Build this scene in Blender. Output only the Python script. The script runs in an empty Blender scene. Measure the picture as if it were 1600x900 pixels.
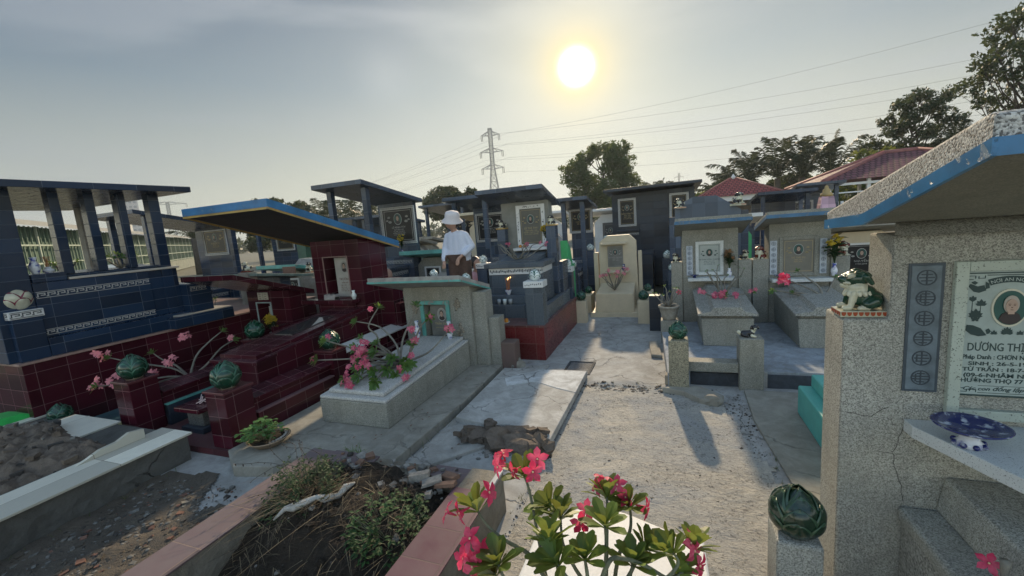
import bpy, bmesh, math, random
import numpy as np
from mathutils import Vector, Matrix
R=math.radians; S=bpy.context.scene; COL=S.collection
random.seed(7); rng=np.random.default_rng(7)
# ---------------- camera ----------------
YAW,PITCH,ROLL=R(20.8),R(8.3),R(4.43)
f0=Vector((-math.sin(YAW),math.cos(YAW),0)); r0=Vector((math.cos(YAW),math.sin(YAW),0)); u0=Vector((0,0,1))
fw=f0*math.cos(PITCH)-u0*math.sin(PITCH); up1=u0*math.cos(PITCH)+f0*math.sin(PITCH)
cr=r0*math.cos(ROLL)-up1*math.sin(ROLL); cu=r0*math.sin(ROLL)+up1*math.cos(ROLL)
cam=bpy.data.cameras.new('camera'); co=bpy.data.objects.new('camera',cam); COL.objects.link(co)
cam.sensor_width=36; cam.lens=36*655/1600; cam.clip_start=.05; cam.clip_end=6000
m=Matrix((cr,cu,-fw)).transposed().to_4x4(); m.translation=Vector((0,0,1.6)); co.matrix_world=m
S.camera=co
# ---------------- sky, sun ----------------
SUN_EL,SUN_AZ=R(26.5),R(-7.5)
def sdir(el,az): return Vector((math.sin(az)*math.cos(el),math.cos(az)*math.cos(el),math.sin(el)))
sl_dir=sdir(SUN_EL,SUN_AZ); sd=sdir(R(18.6),R(-10.5))
SKY_K,HAZE_K,SUN_K=0.06,1.02,4.9
W=bpy.data.worlds.new('World'); S.world=W; W.use_nodes=True
nt=W.node_tree; nt.nodes.clear()
def N(t,**k):
    n=nt.nodes.new(t)
    for a,b in k.items(): setattr(n,a,b)
    return n
def L(a,b): nt.links.new(a,b)
def M_(op,a,b=None,c=None):
    n=N('ShaderNodeMath',operation=op)
    for i,v in enumerate((a,b,c)):
        if v is None: continue
        if isinstance(v,(int,float)): n.inputs[i].default_value=v
        else: L(v,n.inputs[i])
    return n.outputs[0]
def mixc(fac,a,b,bt='MIX'):
    n=N('ShaderNodeMix',data_type='RGBA',blend_type=bt)
    for i,v in ((0,fac),(6,a),(7,b)):
        if isinstance(v,(int,float)): n.inputs[i].default_value=v
        elif isinstance(v,tuple): n.inputs[i].default_value=(*v,1)
        else: L(v,n.inputs[i])
    return n.outputs[2]
out=N('ShaderNodeOutputWorld'); bg=N('ShaderNodeBackground')
sky=N('ShaderNodeTexSky',sky_type='NISHITA'); sky.sun_disc=False; sky.sun_elevation=SUN_EL; sky.sun_rotation=SUN_AZ
sky.dust_density=2.5; sky.air_density=1.3; sky.ozone_density=1.5
tc=N('ShaderNodeTexCoord'); sep=N('ShaderNodeSeparateXYZ'); L(tc.outputs['Generated'],sep.inputs[0])
dp=N('ShaderNodeVectorMath',operation='DOT_PRODUCT'); L(tc.outputs['Generated'],dp.inputs[0]); dp.inputs[1].default_value=sd
ang=M_('ARCCOSINE',M_('MINIMUM',dp.outputs['Value'],.999999))
rmp=N('ShaderNodeValToRGB'); L(M_('MAXIMUM',sep.outputs[2],0),rmp.inputs[0])
e=rmp.color_ramp.elements
e[0].position=0; e[0].color=(.64,.65,.52,1); e[1].position=1; e[1].color=(.17,.23,.31,1)
for p,c in ((.12,(.47,.495,.43)),(.3,(.165,.238,.30)),(.45,(.048,.105,.195)),(.7,(.065,.135,.235))):
    q=e.new(p); q.color=(*c,1)
mp=N('ShaderNodeMapping'); L(tc.outputs['Generated'],mp.inputs[0]); mp.inputs['Scale'].default_value=(1.1,1.1,4.5); mp.inputs['Rotation'].default_value=(.25,.1,.4)
n1=N('ShaderNodeTexNoise'); L(mp.outputs[0],n1.inputs[0]); n1.inputs['Scale'].default_value=1.6; n1.inputs['Detail'].default_value=7; n1.inputs['Roughness'].default_value=.42; n1.inputs['Distortion'].default_value=.35
cl=N('ShaderNodeMapRange'); L(n1.outputs[0],cl.inputs[0]); cl.inputs[1].default_value=.46; cl.inputs[2].default_value=.64; cl.clamp=True
cl.interpolation_type='SMOOTHSTEP'
haz=mixc(M_('MULTIPLY',cl.outputs[0],.55),rmp.outputs[0],(.34,.38,.43))
sc=N('ShaderNodeVectorMath',operation='SCALE'); L(sky.outputs[0],sc.inputs[0]); sc.inputs['Scale'].default_value=SKY_K
ncl=N('ShaderNodeVectorMath',operation='MINIMUM'); L(sc.outputs[0],ncl.inputs[0]); ncl.inputs[1].default_value=(.75,.72,.62); base=mixc(.13,haz,ncl.outputs[0])
far=M_('MULTIPLY',M_('MINIMUM',M_('MULTIPLY',ang,1/2.4),1.0),1)
dark=mixc(M_('MULTIPLY',far,.7),(1,1,1),(.60,.70,.84))
base=mixc(1.0,base,dark,'MULTIPLY')
# sky brightness added high up and behind the viewer to fill shaded tomb fronts
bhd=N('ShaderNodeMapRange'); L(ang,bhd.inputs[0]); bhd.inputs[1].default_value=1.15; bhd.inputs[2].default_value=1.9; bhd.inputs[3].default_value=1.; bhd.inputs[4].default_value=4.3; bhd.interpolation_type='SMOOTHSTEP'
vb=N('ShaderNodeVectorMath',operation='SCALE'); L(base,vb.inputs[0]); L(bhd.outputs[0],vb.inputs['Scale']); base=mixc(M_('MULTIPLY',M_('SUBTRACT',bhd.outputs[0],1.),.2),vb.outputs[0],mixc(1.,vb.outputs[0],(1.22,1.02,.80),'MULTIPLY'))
def gauss(s,k): return M_('MULTIPLY',M_('EXPONENT',M_('MULTIPLY',M_('POWER',M_('DIVIDE',ang,s),2.0),-1.0)),k)
def addc(base,fac,c):
    v=N('ShaderNodeVectorMath',operation='SCALE'); v.inputs[0].default_value=c; L(fac,v.inputs['Scale'])
    a=N('ShaderNodeVectorMath',operation='ADD'); L(base,a.inputs[0]); L(v.outputs[0],a.inputs[1]); return a.outputs[0]
base=addc(base,gauss(.60,.24),(1,1.0,.84))
base=mixc(gauss(.17,.6),base,(1.05,.97,.70))
base=mixc(gauss(.066,.8),base,(1.25,.98,.45))
base=addc(base,M_('EXPONENT',M_('MULTIPLY',M_('POWER',M_('DIVIDE',ang,.0330),4.0),-1.0)),(3,2.8,2.3))
# faint sun dog to the left of the sun
sg=Vector((0,0,0)); tx,ty=(600-800)/655,-(118-450)/655
sg=(fw+cr*tx+cu*ty).normalized()
d2=N('ShaderNodeVectorMath',operation='DOT_PRODUCT'); L(tc.outputs['Generated'],d2.inputs[0]); d2.inputs[1].default_value=sg
a2=M_('ARCCOSINE',M_('MINIMUM',d2.outputs['Value'],.999999))
base=addc(base,M_('MULTIPLY',M_('EXPONENT',M_('MULTIPLY',M_('POWER',M_('DIVIDE',a2,.05),2.0),-1.0)),.07),(1,.9,.75))
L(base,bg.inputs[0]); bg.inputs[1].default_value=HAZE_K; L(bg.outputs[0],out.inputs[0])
W.cycles.sampling_method='AUTOMATIC'
sl=bpy.data.lights.new('sun','SUN'); sl.energy=SUN_K; sl.angle=R(1.6); sl.color=(1,.79,.53)
so=bpy.data.objects.new('sun',sl); COL.objects.link(so); so.rotation_euler=sl_dir.to_track_quat('Z','Y').to_euler()
S.view_settings.view_transform='Standard'; S.view_settings.look='None'; S.view_settings.exposure=.1; S.view_settings.gamma=1
S.cycles.max_bounces=5; S.cycles.diffuse_bounces=3; S.cycles.glossy_bounces=3; S.cycles.transparent_max_bounces=6
# ---------------- materials ----------------
MC={}
def newmat(name):
    global nt
    mt=bpy.data.materials.new(name); mt.use_nodes=True; nt=mt.node_tree
    b=nt.nodes['Principled BSDF']; return mt,b
def setin(b,name,v):
    i=b.inputs[name]
    if isinstance(v,(int,float)): i.default_value=v
    elif isinstance(v,tuple): i.default_value=(*v,1) if len(v)==3 else v
    else: L(v,i)
def pos(): return N('ShaderNodeNewGeometry').outputs['Position']
def noise(scale,detail=4,rough=.55,vec=None,dist=0):
    n=N('ShaderNodeTexNoise'); n.inputs['Scale'].default_value=scale; n.inputs['Detail'].default_value=detail; n.inputs['Roughness'].default_value=rough; n.inputs['Distortion'].default_value=dist
    L(vec if vec is not None else pos(),n.inputs[0]); return n.outputs[0]
def mr(v,a,b,c=0.,d=1.,smooth=False):
    n=N('ShaderNodeMapRange'); L(v,n.inputs[0]); n.inputs[1].default_value=a; n.inputs[2].default_value=b; n.inputs[3].default_value=c; n.inputs[4].default_value=d
    if smooth: n.interpolation_type='SMOOTHSTEP'
    return n.outputs[0]
def bump(b,h,dist,strength=1.,prev=None):
    n=N('ShaderNodeBump'); n.inputs['Distance'].default_value=dist; n.inputs['Strength'].default_value=strength; L(h,n.inputs['Height'])
    L(n.outputs[0],b.inputs['Normal'])
def cache(fn):
    def w(*a,**k):
        key=(fn.__name__,a,tuple(sorted(k.items())))
        if key not in MC: MC[key]=fn(*a,**k)
        return MC[key]
    return w
def mul3(c,k): return tuple(min(1,x*k) for x in c)
@cache
def plain(name,c,rough=.6,var=.25,scale=8.,metal=0.,spec=.5,bmp=.0,em=0):
    mt,b=newmat(name); n=noise(scale,5,.6)
    setin(b,'Base Color',mixc(mr(n,.3,.7),mul3(c,1-var),mul3(c,1+var))); setin(b,'Roughness',mixc(.0,(rough,)*3,(rough,)*3) if 0 else rough)
    b.inputs['Metallic'].default_value=metal; b.inputs['Specular IOR Level'].default_value=spec
    if bmp: bump(b,noise(scale*6,5,.65),bmp)
    if em: setin(b,'Emission Color',c); b.inputs['Emission Strength'].default_value=em
    return mt
@cache
def tile(name,c,w=.25,h=.2,ox=0.,oy=0.,oz=0.,grout=(.22,.22,.2),rough=.16,ms=.0022,var=.38,dirt=.35):
    mt,b=newmat(name); g=N('ShaderNodeNewGeometry'); sp=N('ShaderNodeSeparateXYZ'); L(g.outputs['Position'],sp.inputs[0])
    sn=N('ShaderNodeSeparateXYZ'); L(g.outputs['True Normal'],sn.inputs[0])
    ax=M_('GREATER_THAN',M_('ABSOLUTE',sn.outputs[0]),.6); az=M_('GREATER_THAN',M_('ABSOLUTE',sn.outputs[2]),.6)
    X=M_('ADD',sp.outputs[0],ox); Y=M_('ADD',sp.outputs[1],oy); Z=M_('ADD',sp.outputs[2],oz)
    u=M_('ADD',M_('MULTIPLY',Y,ax),M_('MULTIPLY',X,M_('SUBTRACT',1.,ax)))
    v=M_('ADD',M_('MULTIPLY',Y,az),M_('MULTIPLY',Z,M_('SUBTRACT',1.,az)))
    cx=N('ShaderNodeCombineXYZ'); L(u,cx.inputs[0]); L(v,cx.inputs[1])
    br=N('ShaderNodeTexBrick',offset=0.,squash=1.); L(cx.outputs[0],br.inputs[0])
    br.inputs['Color1'].default_value=(*mul3(c,1-var),1); br.inputs['Color2'].default_value=(*mul3(c,1+var),1); br.inputs['Mortar'].default_value=(*grout,1)
    br.inputs['Scale'].default_value=1; br.inputs['Mortar Size'].default_value=ms; br.inputs['Mortar Smooth'].default_value=.15; br.inputs['Brick Width'].default_value=w; br.inputs['Row Height'].default_value=h
    n=noise(2.3,6,.65); n2=noise(60,4,.6)
    colr=mixc(M_('MULTIPLY',mr(n,.42,.75),dirt*.35),br.outputs[0],tuple(.5*x+.10 for x in c))
    # dust settles on upward faces
    dust=M_('MULTIPLY',M_('MULTIPLY',az,mr(noise(9,5,.7),.3,.7)),dirt)
    colr=mixc(dust,colr,tuple(.45*x+.11 for x in c)); setin(b,'Base Color',colr)
    r=M_('ADD',M_('ADD',rough,M_('MULTIPLY',mr(n2,.35,.75),.12)),M_('ADD',M_('MULTIPLY',br.outputs[1],.4),M_('MULTIPLY',dust,.5)))
    setin(b,'Roughness',r); b.inputs['Specular IOR Level'].default_value=.32
    hh=M_('ADD',M_('MULTIPLY',br.outputs[1],-1.),M_('MULTIPLY',noise(4,3,.5),1.6)); bump(b,hh,.0022,.8)
    return mt
@cache
def pebble(name,c=(.30,.29,.26),scale=190.,dark=.45,light=1.4,rough=.75,stain=.35,bd=.0016):
    mt,b=newmat(name); v=N('ShaderNodeTexVoronoi'); v.inputs['Scale'].default_value=scale; v.inputs['Randomness'].default_value=1; L(pos(),v.inputs[0])
    sepc=N('ShaderNodeSeparateColor'); L(v.outputs['Color'],sepc.inputs[0]); k=sepc.outputs[0]
    rp=N('ShaderNodeValToRGB'); L(k,rp.inputs[0]); el=rp.color_ramp.elements
    el[0].color=(*mul3(c,dark),1); el[0].position=.0; el[1].color=(*mul3(c,light),1); el[1].position=1.
    for p,f in ((.22,dark*1.5),(.3,.85),(.6,1.05),(.78,1.3)): q=el.new(p); q.color=(*mul3(c,f),1)
    n=noise(3.,7,.68,dist=.4); n2=noise(1.1,4,.6)
    col=mixc(M_('MULTIPLY',mr(n,.45,.72),stain),rp.outputs[0],mul3(c,.45)); col=mixc(M_('MULTIPLY',mr(n2,.5,.75),stain*.6),col,(c[0]*1.15,c[1]*.98,c[2]*.72))
    sm_=N('ShaderNodeMapping'); L(pos(),sm_.inputs[0]); sm_.inputs['Scale'].default_value=(9,9,.9); col=mixc(M_('MULTIPLY',mr(noise(1,6,.7,vec=sm_.outputs[0]),.5,.72),stain*.8),col,mul3(c,.5))
    setin(b,'Base Color',col); setin(b,'Roughness',rough); b.inputs['Specular IOR Level'].default_value=.35
    bump(b,M_('ADD',M_('MULTIPLY',v.outputs['Distance'],-1.),M_('MULTIPLY',noise(25,5,.7),.5)),bd,.9)
    return mt
@cache
def worn(name,c,under=(.26,.25,.23),th=.60,rough=.42):
    mt,b=newmat(name); n=noise(16,7,.72,dist=.8); n2=noise(5,5,.6); n3=noise(60,4,.6)
    col=mixc(mr(n2,.3,.7),mul3(c,.70),mul3(c,1.25)); k=mr(n,th,th+.025); col=mixc(k,col,under); col=mixc(M_('MULTIPLY',mr(n3,.60,.7),.4),col,mul3(c,.4)); setin(b,'Base Color',col); setin(b,'Roughness',M_('ADD',rough,M_('MULTIPLY',k,.4))); bump(b,M_('SUBTRACT',M_('MULTIPLY',n2,.5),M_('MULTIPLY',k,.6)),.003,.8); return mt
@cache
def concrete(name,c=(.33,.33,.31),spots=.5,crack=.0,bd=.004,scale=1.,dirt=(.16,.14,.11),grit=.5):
    mt,b=newmat(name); n=noise(1.2*scale,8,.68,dist=.5); n2=noise(7*scale,8,.72,dist=.6); n3=noise(70,5,.7); n4=noise(230,3,.7)
    col=mixc(mr(n,.32,.68),mul3(c,.72),mul3(c,1.22)); col=mixc(M_('MULTIPLY',mr(n2,.42,.7),.45),col,mul3(c,1.35))
    col=mixc(M_('MULTIPLY',mr(n2,.60,.40),.30),col,dirt)
    col=mixc(M_('MULTIPLY',mr(n3,.58,.70),spots),col,mul3(c,.30)); col=mixc(M_('MULTIPLY',mr(n4,.60,.72),grit),col,mul3(c,.4))
    h=M_('ADD',M_('MULTIPLY',n2,1.2),M_('ADD',M_('MULTIPLY',n3,.35),M_('MULTIPLY',n4,.12)))
    if crack:
        dv=N('ShaderNodeVectorMath',operation='ADD'); L(pos(),dv.inputs[0]); q=N('ShaderNodeTexNoise'); q.inputs['Scale'].default_value=4; q.inputs['Detail'].default_value=6; L(pos(),q.inputs[0])
        s_=N('ShaderNodeVectorMath',operation='SCALE'); L(q.outputs['Color'],s_.inputs[0]); s_.inputs['Scale'].default_value=.38; L(s_.outputs[0],dv.inputs[1])
        v=N('ShaderNodeTexVoronoi',feature='DISTANCE_TO_EDGE'); v.inputs['Scale'].default_value=1.6; L(dv.outputs[0],v.inputs[0])
        ck=M_('MULTIPLY',mr(v.outputs['Distance'],.012,.003),mr(noise(1.7,3,.5),.42,.55)); col=mixc(M_('MULTIPLY',ck,crack),col,(.05,.045,.04)); h=M_('SUBTRACT',h,M_('MULTIPLY',ck,1.5))
    setin(b,'Base Color',col); setin(b,'Roughness',.88); b.inputs['Specular IOR Level'].default_value=.3
    bump(b,h,bd,.9); return mt
@cache
def ceramic(name,c,rough=.12,c2=None,scale=14.,th=.5):
    mt,b=newmat(name); n=noise(scale,3,.5)
    col=mixc(mr(n,th-.06,th+.06),c,c2) if c2 else mixc(mr(n,.3,.7),mul3(c,.75),mul3(c,1.25))
    setin(b,'Base Color',col); setin(b,'Roughness',rough); b.inputs['Coat Weight'].default_value=.3; b.inputs['Coat Roughness'].default_value=.12
    return mt
@cache
def leafm(name,c,trans=.25,var=.4,rough=.45,tint=(.5,.5,.1)):
    mt,b=newmat(name); oi=N('ShaderNodeObjectInfo'); n=noise(9,3,.6)
    col=mixc(mr(n,.3,.7),mul3(c,1-var),mul3(c,1+var)); setin(b,'Base Color',col); setin(b,'Roughness',rough); b.inputs['Specular IOR Level'].default_value=.35
    if trans:
        t=N('ShaderNodeBsdfTranslucent'); L(mixc(.5,col,tint),t.inputs[0]); ms=N('ShaderNodeMixShader'); ms.inputs[0].default_value=trans
        o=nt.nodes['Material Output']; L(b.outputs[0],ms.inputs[1]); L(t.outputs[0],ms.inputs[2]); L(ms.outputs[0],o.inputs[0])
    return mt
# a scratch scene in which text and fused surfaces are evaluated without re-evaluating the whole place
TS=bpy.data.scenes.new('scratch')
def evalmesh(o):
    vl=TS.view_layers[0]; vl.update(); dg=vl.depsgraph; return bpy.data.meshes.new_from_object(o.evaluated_get(dg))
# ---------------- mesh builder ----------------
class MB:
    def __init__(s): s.v=[]; s.f=[]; s.m=[]; s.sm=False
    def add(s,vs,fs,mi=0):
        o=len(s.v); s.v+= [tuple(p) for p in vs]; s.f+=[tuple(o+i for i in f) for f in fs]; s.m+=[mi]*len(fs); return s
    def box(s,x0,x1,y0,y1,z0,z1,mi=0):
        if x0>x1:x0,x1=x1,x0
        if y0>y1:y0,y1=y1,y0
        if z0>z1:z0,z1=z1,z0
        vs=[(x,y,z) for z in (z0,z1) for y in (y0,y1) for x in (x0,x1)]
        return s.add(vs,[(0,2,3,1),(4,5,7,6),(0,1,5,4),(1,3,7,5),(3,2,6,7),(2,0,4,6)],mi)
    def hexa(s,b,t,mi=0):   # four bottom points ccw, four top points
        return s.add(list(b)+list(t),[(3,2,1,0),(4,5,6,7)]+[(i,(i+1)%4,4+(i+1)%4,4+i) for i in range(4)],mi)
    def prism(s,poly,axis,a,b,mi=0):   # poly 2d in remaining axes order
        n=len(poly)
        def P(p,q):
            return {'x':(q,p[0],p[1]),'y':(p[0],q,p[1]),'z':(p[0],p[1],q)}[axis]
        return s.add([P(p,a) for p in poly]+[P(p,b) for p in poly],[tuple(range(n-1,-1,-1)),tuple(range(n,2*n))]+[(i,(i+1)%n,n+(i+1)%n,n+i) for i in range(n)],mi)
    def tube(s,pts,r,mi=0,seg=6,cap=True):
        pts=[Vector(p) for p in pts]; n=len(pts); rs=r if isinstance(r,(list,tuple)) else [r]*n; vs=[];fs=[]
        pu=None
        for i,p in enumerate(pts):
            d=(pts[min(i+1,n-1)]-pts[max(i-1,0)])
            d=d.normalized() if d.length>1e-9 else Vector((0,0,1))
            if pu is None: pu=d.orthogonal().normalized()
            pu=(pu-d*pu.dot(d)); pu=pu.normalized() if pu.length>1e-6 else d.orthogonal().normalized()
            w=d.cross(pu)
            for k in range(seg):
                a=2*math.pi*k/seg; vs.append(p+(pu*math.cos(a)+w*math.sin(a))*rs[i])
        for i in range(n-1):
            for k in range(seg):
                k2=(k+1)%seg; fs.append((i*seg+k,i*seg+k2,(i+1)*seg+k2,(i+1)*seg+k))
        if cap: fs+=[tuple(range(seg-1,-1,-1)),tuple((n-1)*seg+k for k in range(seg))]
        return s.add(vs,fs,mi)
    def lathe(s,prof,c=(0,0,0),seg=20,mi=0,sx=1,sy=1):
        vs=[];n=len(prof)
        for r,z in prof:
            for k in range(seg):
                a=2*math.pi*k/seg; vs.append((c[0]+r*math.cos(a)*sx,c[1]+r*math.sin(a)*sy,c[2]+z))
        fs=[(i*seg+k,i*seg+(k+1)%seg,(i+1)*seg+(k+1)%seg,(i+1)*seg+k) for i in range(n-1) for k in range(seg)]
        if prof[0][0]>1e-5: fs.append(tuple(range(seg-1,-1,-1)))
        if prof[-1][0]>1e-5: fs.append(tuple((n-1)*seg+k for k in range(seg)))
        return s.add(vs,fs,mi)
    def ell(s,c,r,mi=0,seg=10,rings=6):
        return s.lathe([(max(1e-6,math.sin(math.pi*i/rings))*1.0,-math.cos(math.pi*i/rings)*r[2]) for i in range(rings+1)],c,seg,mi,r[0],r[1])
def rootloc(o):
    while o.parent: o=o.parent
    return Vector(o.get('_loc',(0,0,0))) if False else LOCS.get(o.name,Vector())
LOCS={}
def props(o,label=None,cat=None,group=None,kind=None):
    if label: o['label']=label
    if cat: o['category']=cat
    if group: o['group']=group
    if kind: o['kind']=kind
    return o
def T(name,label,cat,loc=(0,0,0),group=None):
    o=bpy.data.objects.new(name,None); COL.objects.link(o); o.location=loc; o.empty_display_size=.1; LOCS[o.name]=Vector(loc)
    return props(o,label,cat,group)
def P(name,mb,mats,parent=None,smooth=False,bevel=0,loc=None,**pr):
    """links an MB as one mesh object; verts in world space, stored relative to the thing's base"""
    me=bpy.data.meshes.new(name)
    base=rootloc(parent) if parent else Vector(loc or (0,0,0))
    me.from_pydata([(p[0]-base.x,p[1]-base.y,p[2]-base.z) for p in mb.v],[],mb.f)
    if not isinstance(mats,(list,tuple)): mats=[mats]
    for k in mats: me.materials.append(k)
    if len(mats)>1: me.polygons.foreach_set('material_index',mb.m)
    me.update()
    if smooth is True: me.polygons.foreach_set('use_smooth',[True]*len(me.polygons))
    o=bpy.data.objects.new(name,me); COL.objects.link(o)
    if parent: o.parent=parent
    else: o.location=base; LOCS[o.name]=base
    if bevel:
        b=o.modifiers.new('bevel','BEVEL'); b.width=bevel; b.segments=2; b.limit_method='ANGLE'; b.angle_limit=R(40)
    props(o,**pr); return o
def fixn(me):
    bm=bmesh.new(); bm.from_mesh(me); bmesh.ops.recalc_face_normals(bm,faces=bm.faces); bm.to_mesh(me); bm.free()
def copy_thing(root,loc,rotz=0,scale=1,label=None,group=None,cat=None,mats=None):
    r=root.copy(); COL.objects.link(r); r.location=loc; r.rotation_euler=(0,0,rotz); r.scale=(scale,)*3 if not isinstance(scale,tuple) else scale
    LOCS[r.name]=Vector(loc)
    if label: r['label']=label
    if group: r['group']=group
    if cat: r['category']=cat
    def rec(a,b):
        for ch in list(a.children):
            c=ch.copy(); COL.objects.link(c); c.parent=b
            if mats and ch.name.split('.')[0] in mats: c.data=c.data.copy(); c.data.materials.clear(); [c.data.materials.append(q) for q in mats[ch.name.split('.')[0]]]
            rec(ch,c)
    rec(root,r); return r
def box(name,x0,x1,y0,y1,z0,z1,mat,parent=None,bevel=.006,**k): return P(name,MB().box(x0,x1,y0,y1,z0,z1),mat,parent,bevel=bevel,**k)
def textmb(mb,s,x,y,z,size,mi=0,align='CENTER',ext=.0008,shear=0,bold=0.,wx=1.,res=2,arc=None):
    cu_=bpy.data.curves.new('t','FONT'); cu_.body=s; cu_.size=size; cu_.extrude=ext; cu_.align_x=align; cu_.resolution_u=res; cu_.shear=shear; cu_.offset=bold*size
    o=bpy.data.objects.new('t',cu_); TS.collection.objects.link(o); me=evalmesh(o)
    vs=[]
    for v in me.vertices:
        if arc:
            a=v.co.x*wx/arc; rr=arc+v.co.y; vs.append((x+math.sin(a)*rr,y-v.co.z,z+math.cos(a)*rr-arc))
        else: vs.append((x+v.co.x*wx,y-v.co.z,z+v.co.y))
    mb.add(vs,[tuple(p.vertices) for p in me.polygons],mi)
    bpy.data.objects.remove(o); bpy.data.curves.remove(cu_); bpy.data.meshes.remove(me)
ICO={}
for k_ in (2,3):
    bm_=bmesh.new(); bmesh.ops.create_icosphere(bm_,subdivisions=k_,radius=1); bm_.verts.index_update(); ICO[k_]=(np.array([tuple(v.co) for v in bm_.verts]),np.array([[v.index for v in f.verts] for f in bm_.faces])); bm_.free()
def spheres_mesh(name,prims,mats,voxel,parent=None,loc=None,smooth_it=2,detail=None,**k):
    """prims: (p0,p1,r0,r1,mi) tapered capsules -> one voxel-fused continuous surface, coloured by nearest primitive"""
    S_=[]; VS=[]; FS=[]; nvt=0
    for p0,p1,ra,rb,mi in prims:
        p0=Vector(p0);p1=Vector(p1); L_=(p1-p0).length; n=max(2,int(L_/(min(ra,rb)*.3))+1) if L_>1e-6 else 1
        for i in range(n):
            t=i/(n-1) if n>1 else 0; c=p0.lerp(p1,t); r=ra+(rb-ra)*t
            S_.append((c,r,mi)); tv,tf=ICO[3 if r>voxel*8 else 2]
            VS.append(tv*r+np.array(c)); FS.append(tf+nvt); nvt+=len(tv)
    me=bpy.data.meshes.new('tmp'); me.from_pydata(np.concatenate(VS).tolist(),[],np.concatenate(FS).tolist()); o=bpy.data.objects.new('tmp',me); TS.collection.objects.link(o)
    md=o.modifiers.new('r','REMESH'); md.mode='VOXEL'; md.voxel_size=voxel; md.use_smooth_shade=True
    if smooth_it: sm=o.modifiers.new('s','SMOOTH'); sm.factor=.5; sm.iterations=smooth_it
    me2=evalmesh(o); me2.name=name
    bpy.data.objects.remove(o)
    nf=len(me2.polygons); ce=np.empty(nf*3); me2.polygons.foreach_get('center',ce); ce=ce.reshape(-1,3)
    best=np.full(nf,1e9); idx=np.zeros(nf,int)
    for c,r,mi in S_:
        d=np.linalg.norm(ce-np.array(c),axis=1)-r; w=d<best; best[w]=d[w]; idx[w]=mi
    if detail: idx=detail(ce,idx)
    for q in mats: me2.materials.append(q)
    me2.polygons.foreach_set('material_index',idx.astype('i')); me2.polygons.foreach_set('use_smooth',[True]*nf)
    base=rootloc(parent) if parent else Vector(loc or (0,0,0))
    me2.transform(Matrix.Translation(-base))
    ob=bpy.data.objects.new(name,me2); COL.objects.link(ob)
    if parent: ob.parent=parent
    else: ob.location=base; LOCS[ob.name]=base
    props(ob,**k); return ob
def rv(a,b): return random.uniform(a,b)
# ---------------- material instances ----------------
@cache
def gritty(name,c):
    mt,b=newmat(name); n=noise(1.6,7,.65,dist=.6); n2=noise(14,8,.75,dist=.8); n3=noise(42,5,.75); n4=noise(100,3,.6)
    st_=N('ShaderNodeMapping'); L(pos(),st_.inputs[0]); st_.inputs['Rotation'].default_value=(0,0,.7); st_.inputs['Scale'].default_value=(1,3.2,1); n5=noise(11,6,.7,vec=st_.outputs[0],dist=1.)
    col=mixc(mr(n,.35,.65),mul3(c,.80),mul3(c,1.15)); col=mixc(M_('MULTIPLY',mr(n5,.48,.62),.4),col,mul3(c,1.5)); col=mixc(M_('MULTIPLY',mr(n2,.50,.40),.35),col,mul3(c,.5))
    ng=noise(.9,5,.6,dist=.5); col=mixc(M_('MULTIPLY',mr(ng,.46,.56),.75),col,(c[0]*.80,c[0]*.82,c[0]*.82)); sm=mr(noise(2.6,6,.7,dist=1.2),.46,.54); col=mixc(M_('MULTIPLY',mr(n3,.545,.62),M_('ADD',.2,M_('MULTIPLY',sm,.65))),col,mul3(c,.22)); col=mixc(M_('MULTIPLY',sm,.22),col,(c[0]*.62,c[0]*.62,c[0]*.60)); col=mixc(M_('MULTIPLY',mr(n4,.60,.66),.7),col,mul3(c,.25)); col=mixc(M_('MULTIPLY',mr(n4,.38,.33),.4),col,mul3(c,1.35))
    setin(b,'Base Color',col); setin(b,'Roughness',.95); b.inputs['Specular IOR Level'].default_value=.2
    bump(b,M_('ADD',M_('ADD',n2,M_('MULTIPLY',n5,.8)),M_('MULTIPLY',n3,.5)),.016,.9); return mt
@cache
def speckle(name,c,k=.25,sc=260.,amt=.63,rough=.45):
    mt,b=newmat(name); n=noise(sc,2,.5); n2=noise(2.5,6,.65); n3=noise(sc*.35,3,.6)
    col=mixc(mr(n2,.35,.7),mul3(c,.85),mul3(c,1.08)); col=mixc(mr(n,amt,amt+.03),col,mul3(c,k)); col=mixc(mr(n3,.66,.69),col,mul3(c,.35)); setin(b,'Base Color',col); setin(b,'Roughness',rough); bump(b,n3,.0006); return mt
BLUE=tile('blue_tile',(.0095,.027,.062),.36,.125,oz=.04,grout=(.09,.12,.16),dirt=.2)
BLUE2=tile('slate_blue_tile',(.045,.066,.10),.22,.20,grout=(.12,.15,.18),rough=.2)
GREYT=tile('grey_tile',(.080,.100,.120),.25,.40,grout=(.16,.18,.20),rough=.25)
DARKT=tile('dark_tile',(.020,.030,.045),.30,.16,grout=(.05,.06,.075),rough=.28)
MAROON=tile('maroon_tile',(.050,.0055,.013),.22,.155,grout=(.17,.09,.095),oy=.06,rough=.13,dirt=.16)
MAROON2=tile('worn_maroon_tile',(.17,.035,.045),.2,.2,grout=(.25,.2,.18),rough=.35,dirt=.5)
MAROONF=tile('maroon_floor_tile',(.085,.018,.025),.2,.2,grout=(.14,.10,.10),rough=.3,dirt=.5)
TEALF=tile('teal_floor_tile',(.04,.11,.13),.24,.24,grout=(.12,.16,.16),rough=.3,dirt=.4)
PEB_N=pebble('coarse_pebble_near',(.365,.365,.325),300,stain=.55,dark=.42,light=1.4,bd=.0016)
PEB_G=pebble('green_grey_pebble',(.27,.27,.235),200,stain=.5,dark=.6,light=1.3)
PEB_L=pebble('light_pebble',(.46,.46,.44),210,dark=.6,light=1.2,stain=.25)
PEB_R=pebble('roof_pebble',(.42,.41,.38),230,dark=.25,light=1.5,stain=.35,bd=.0018)
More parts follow.
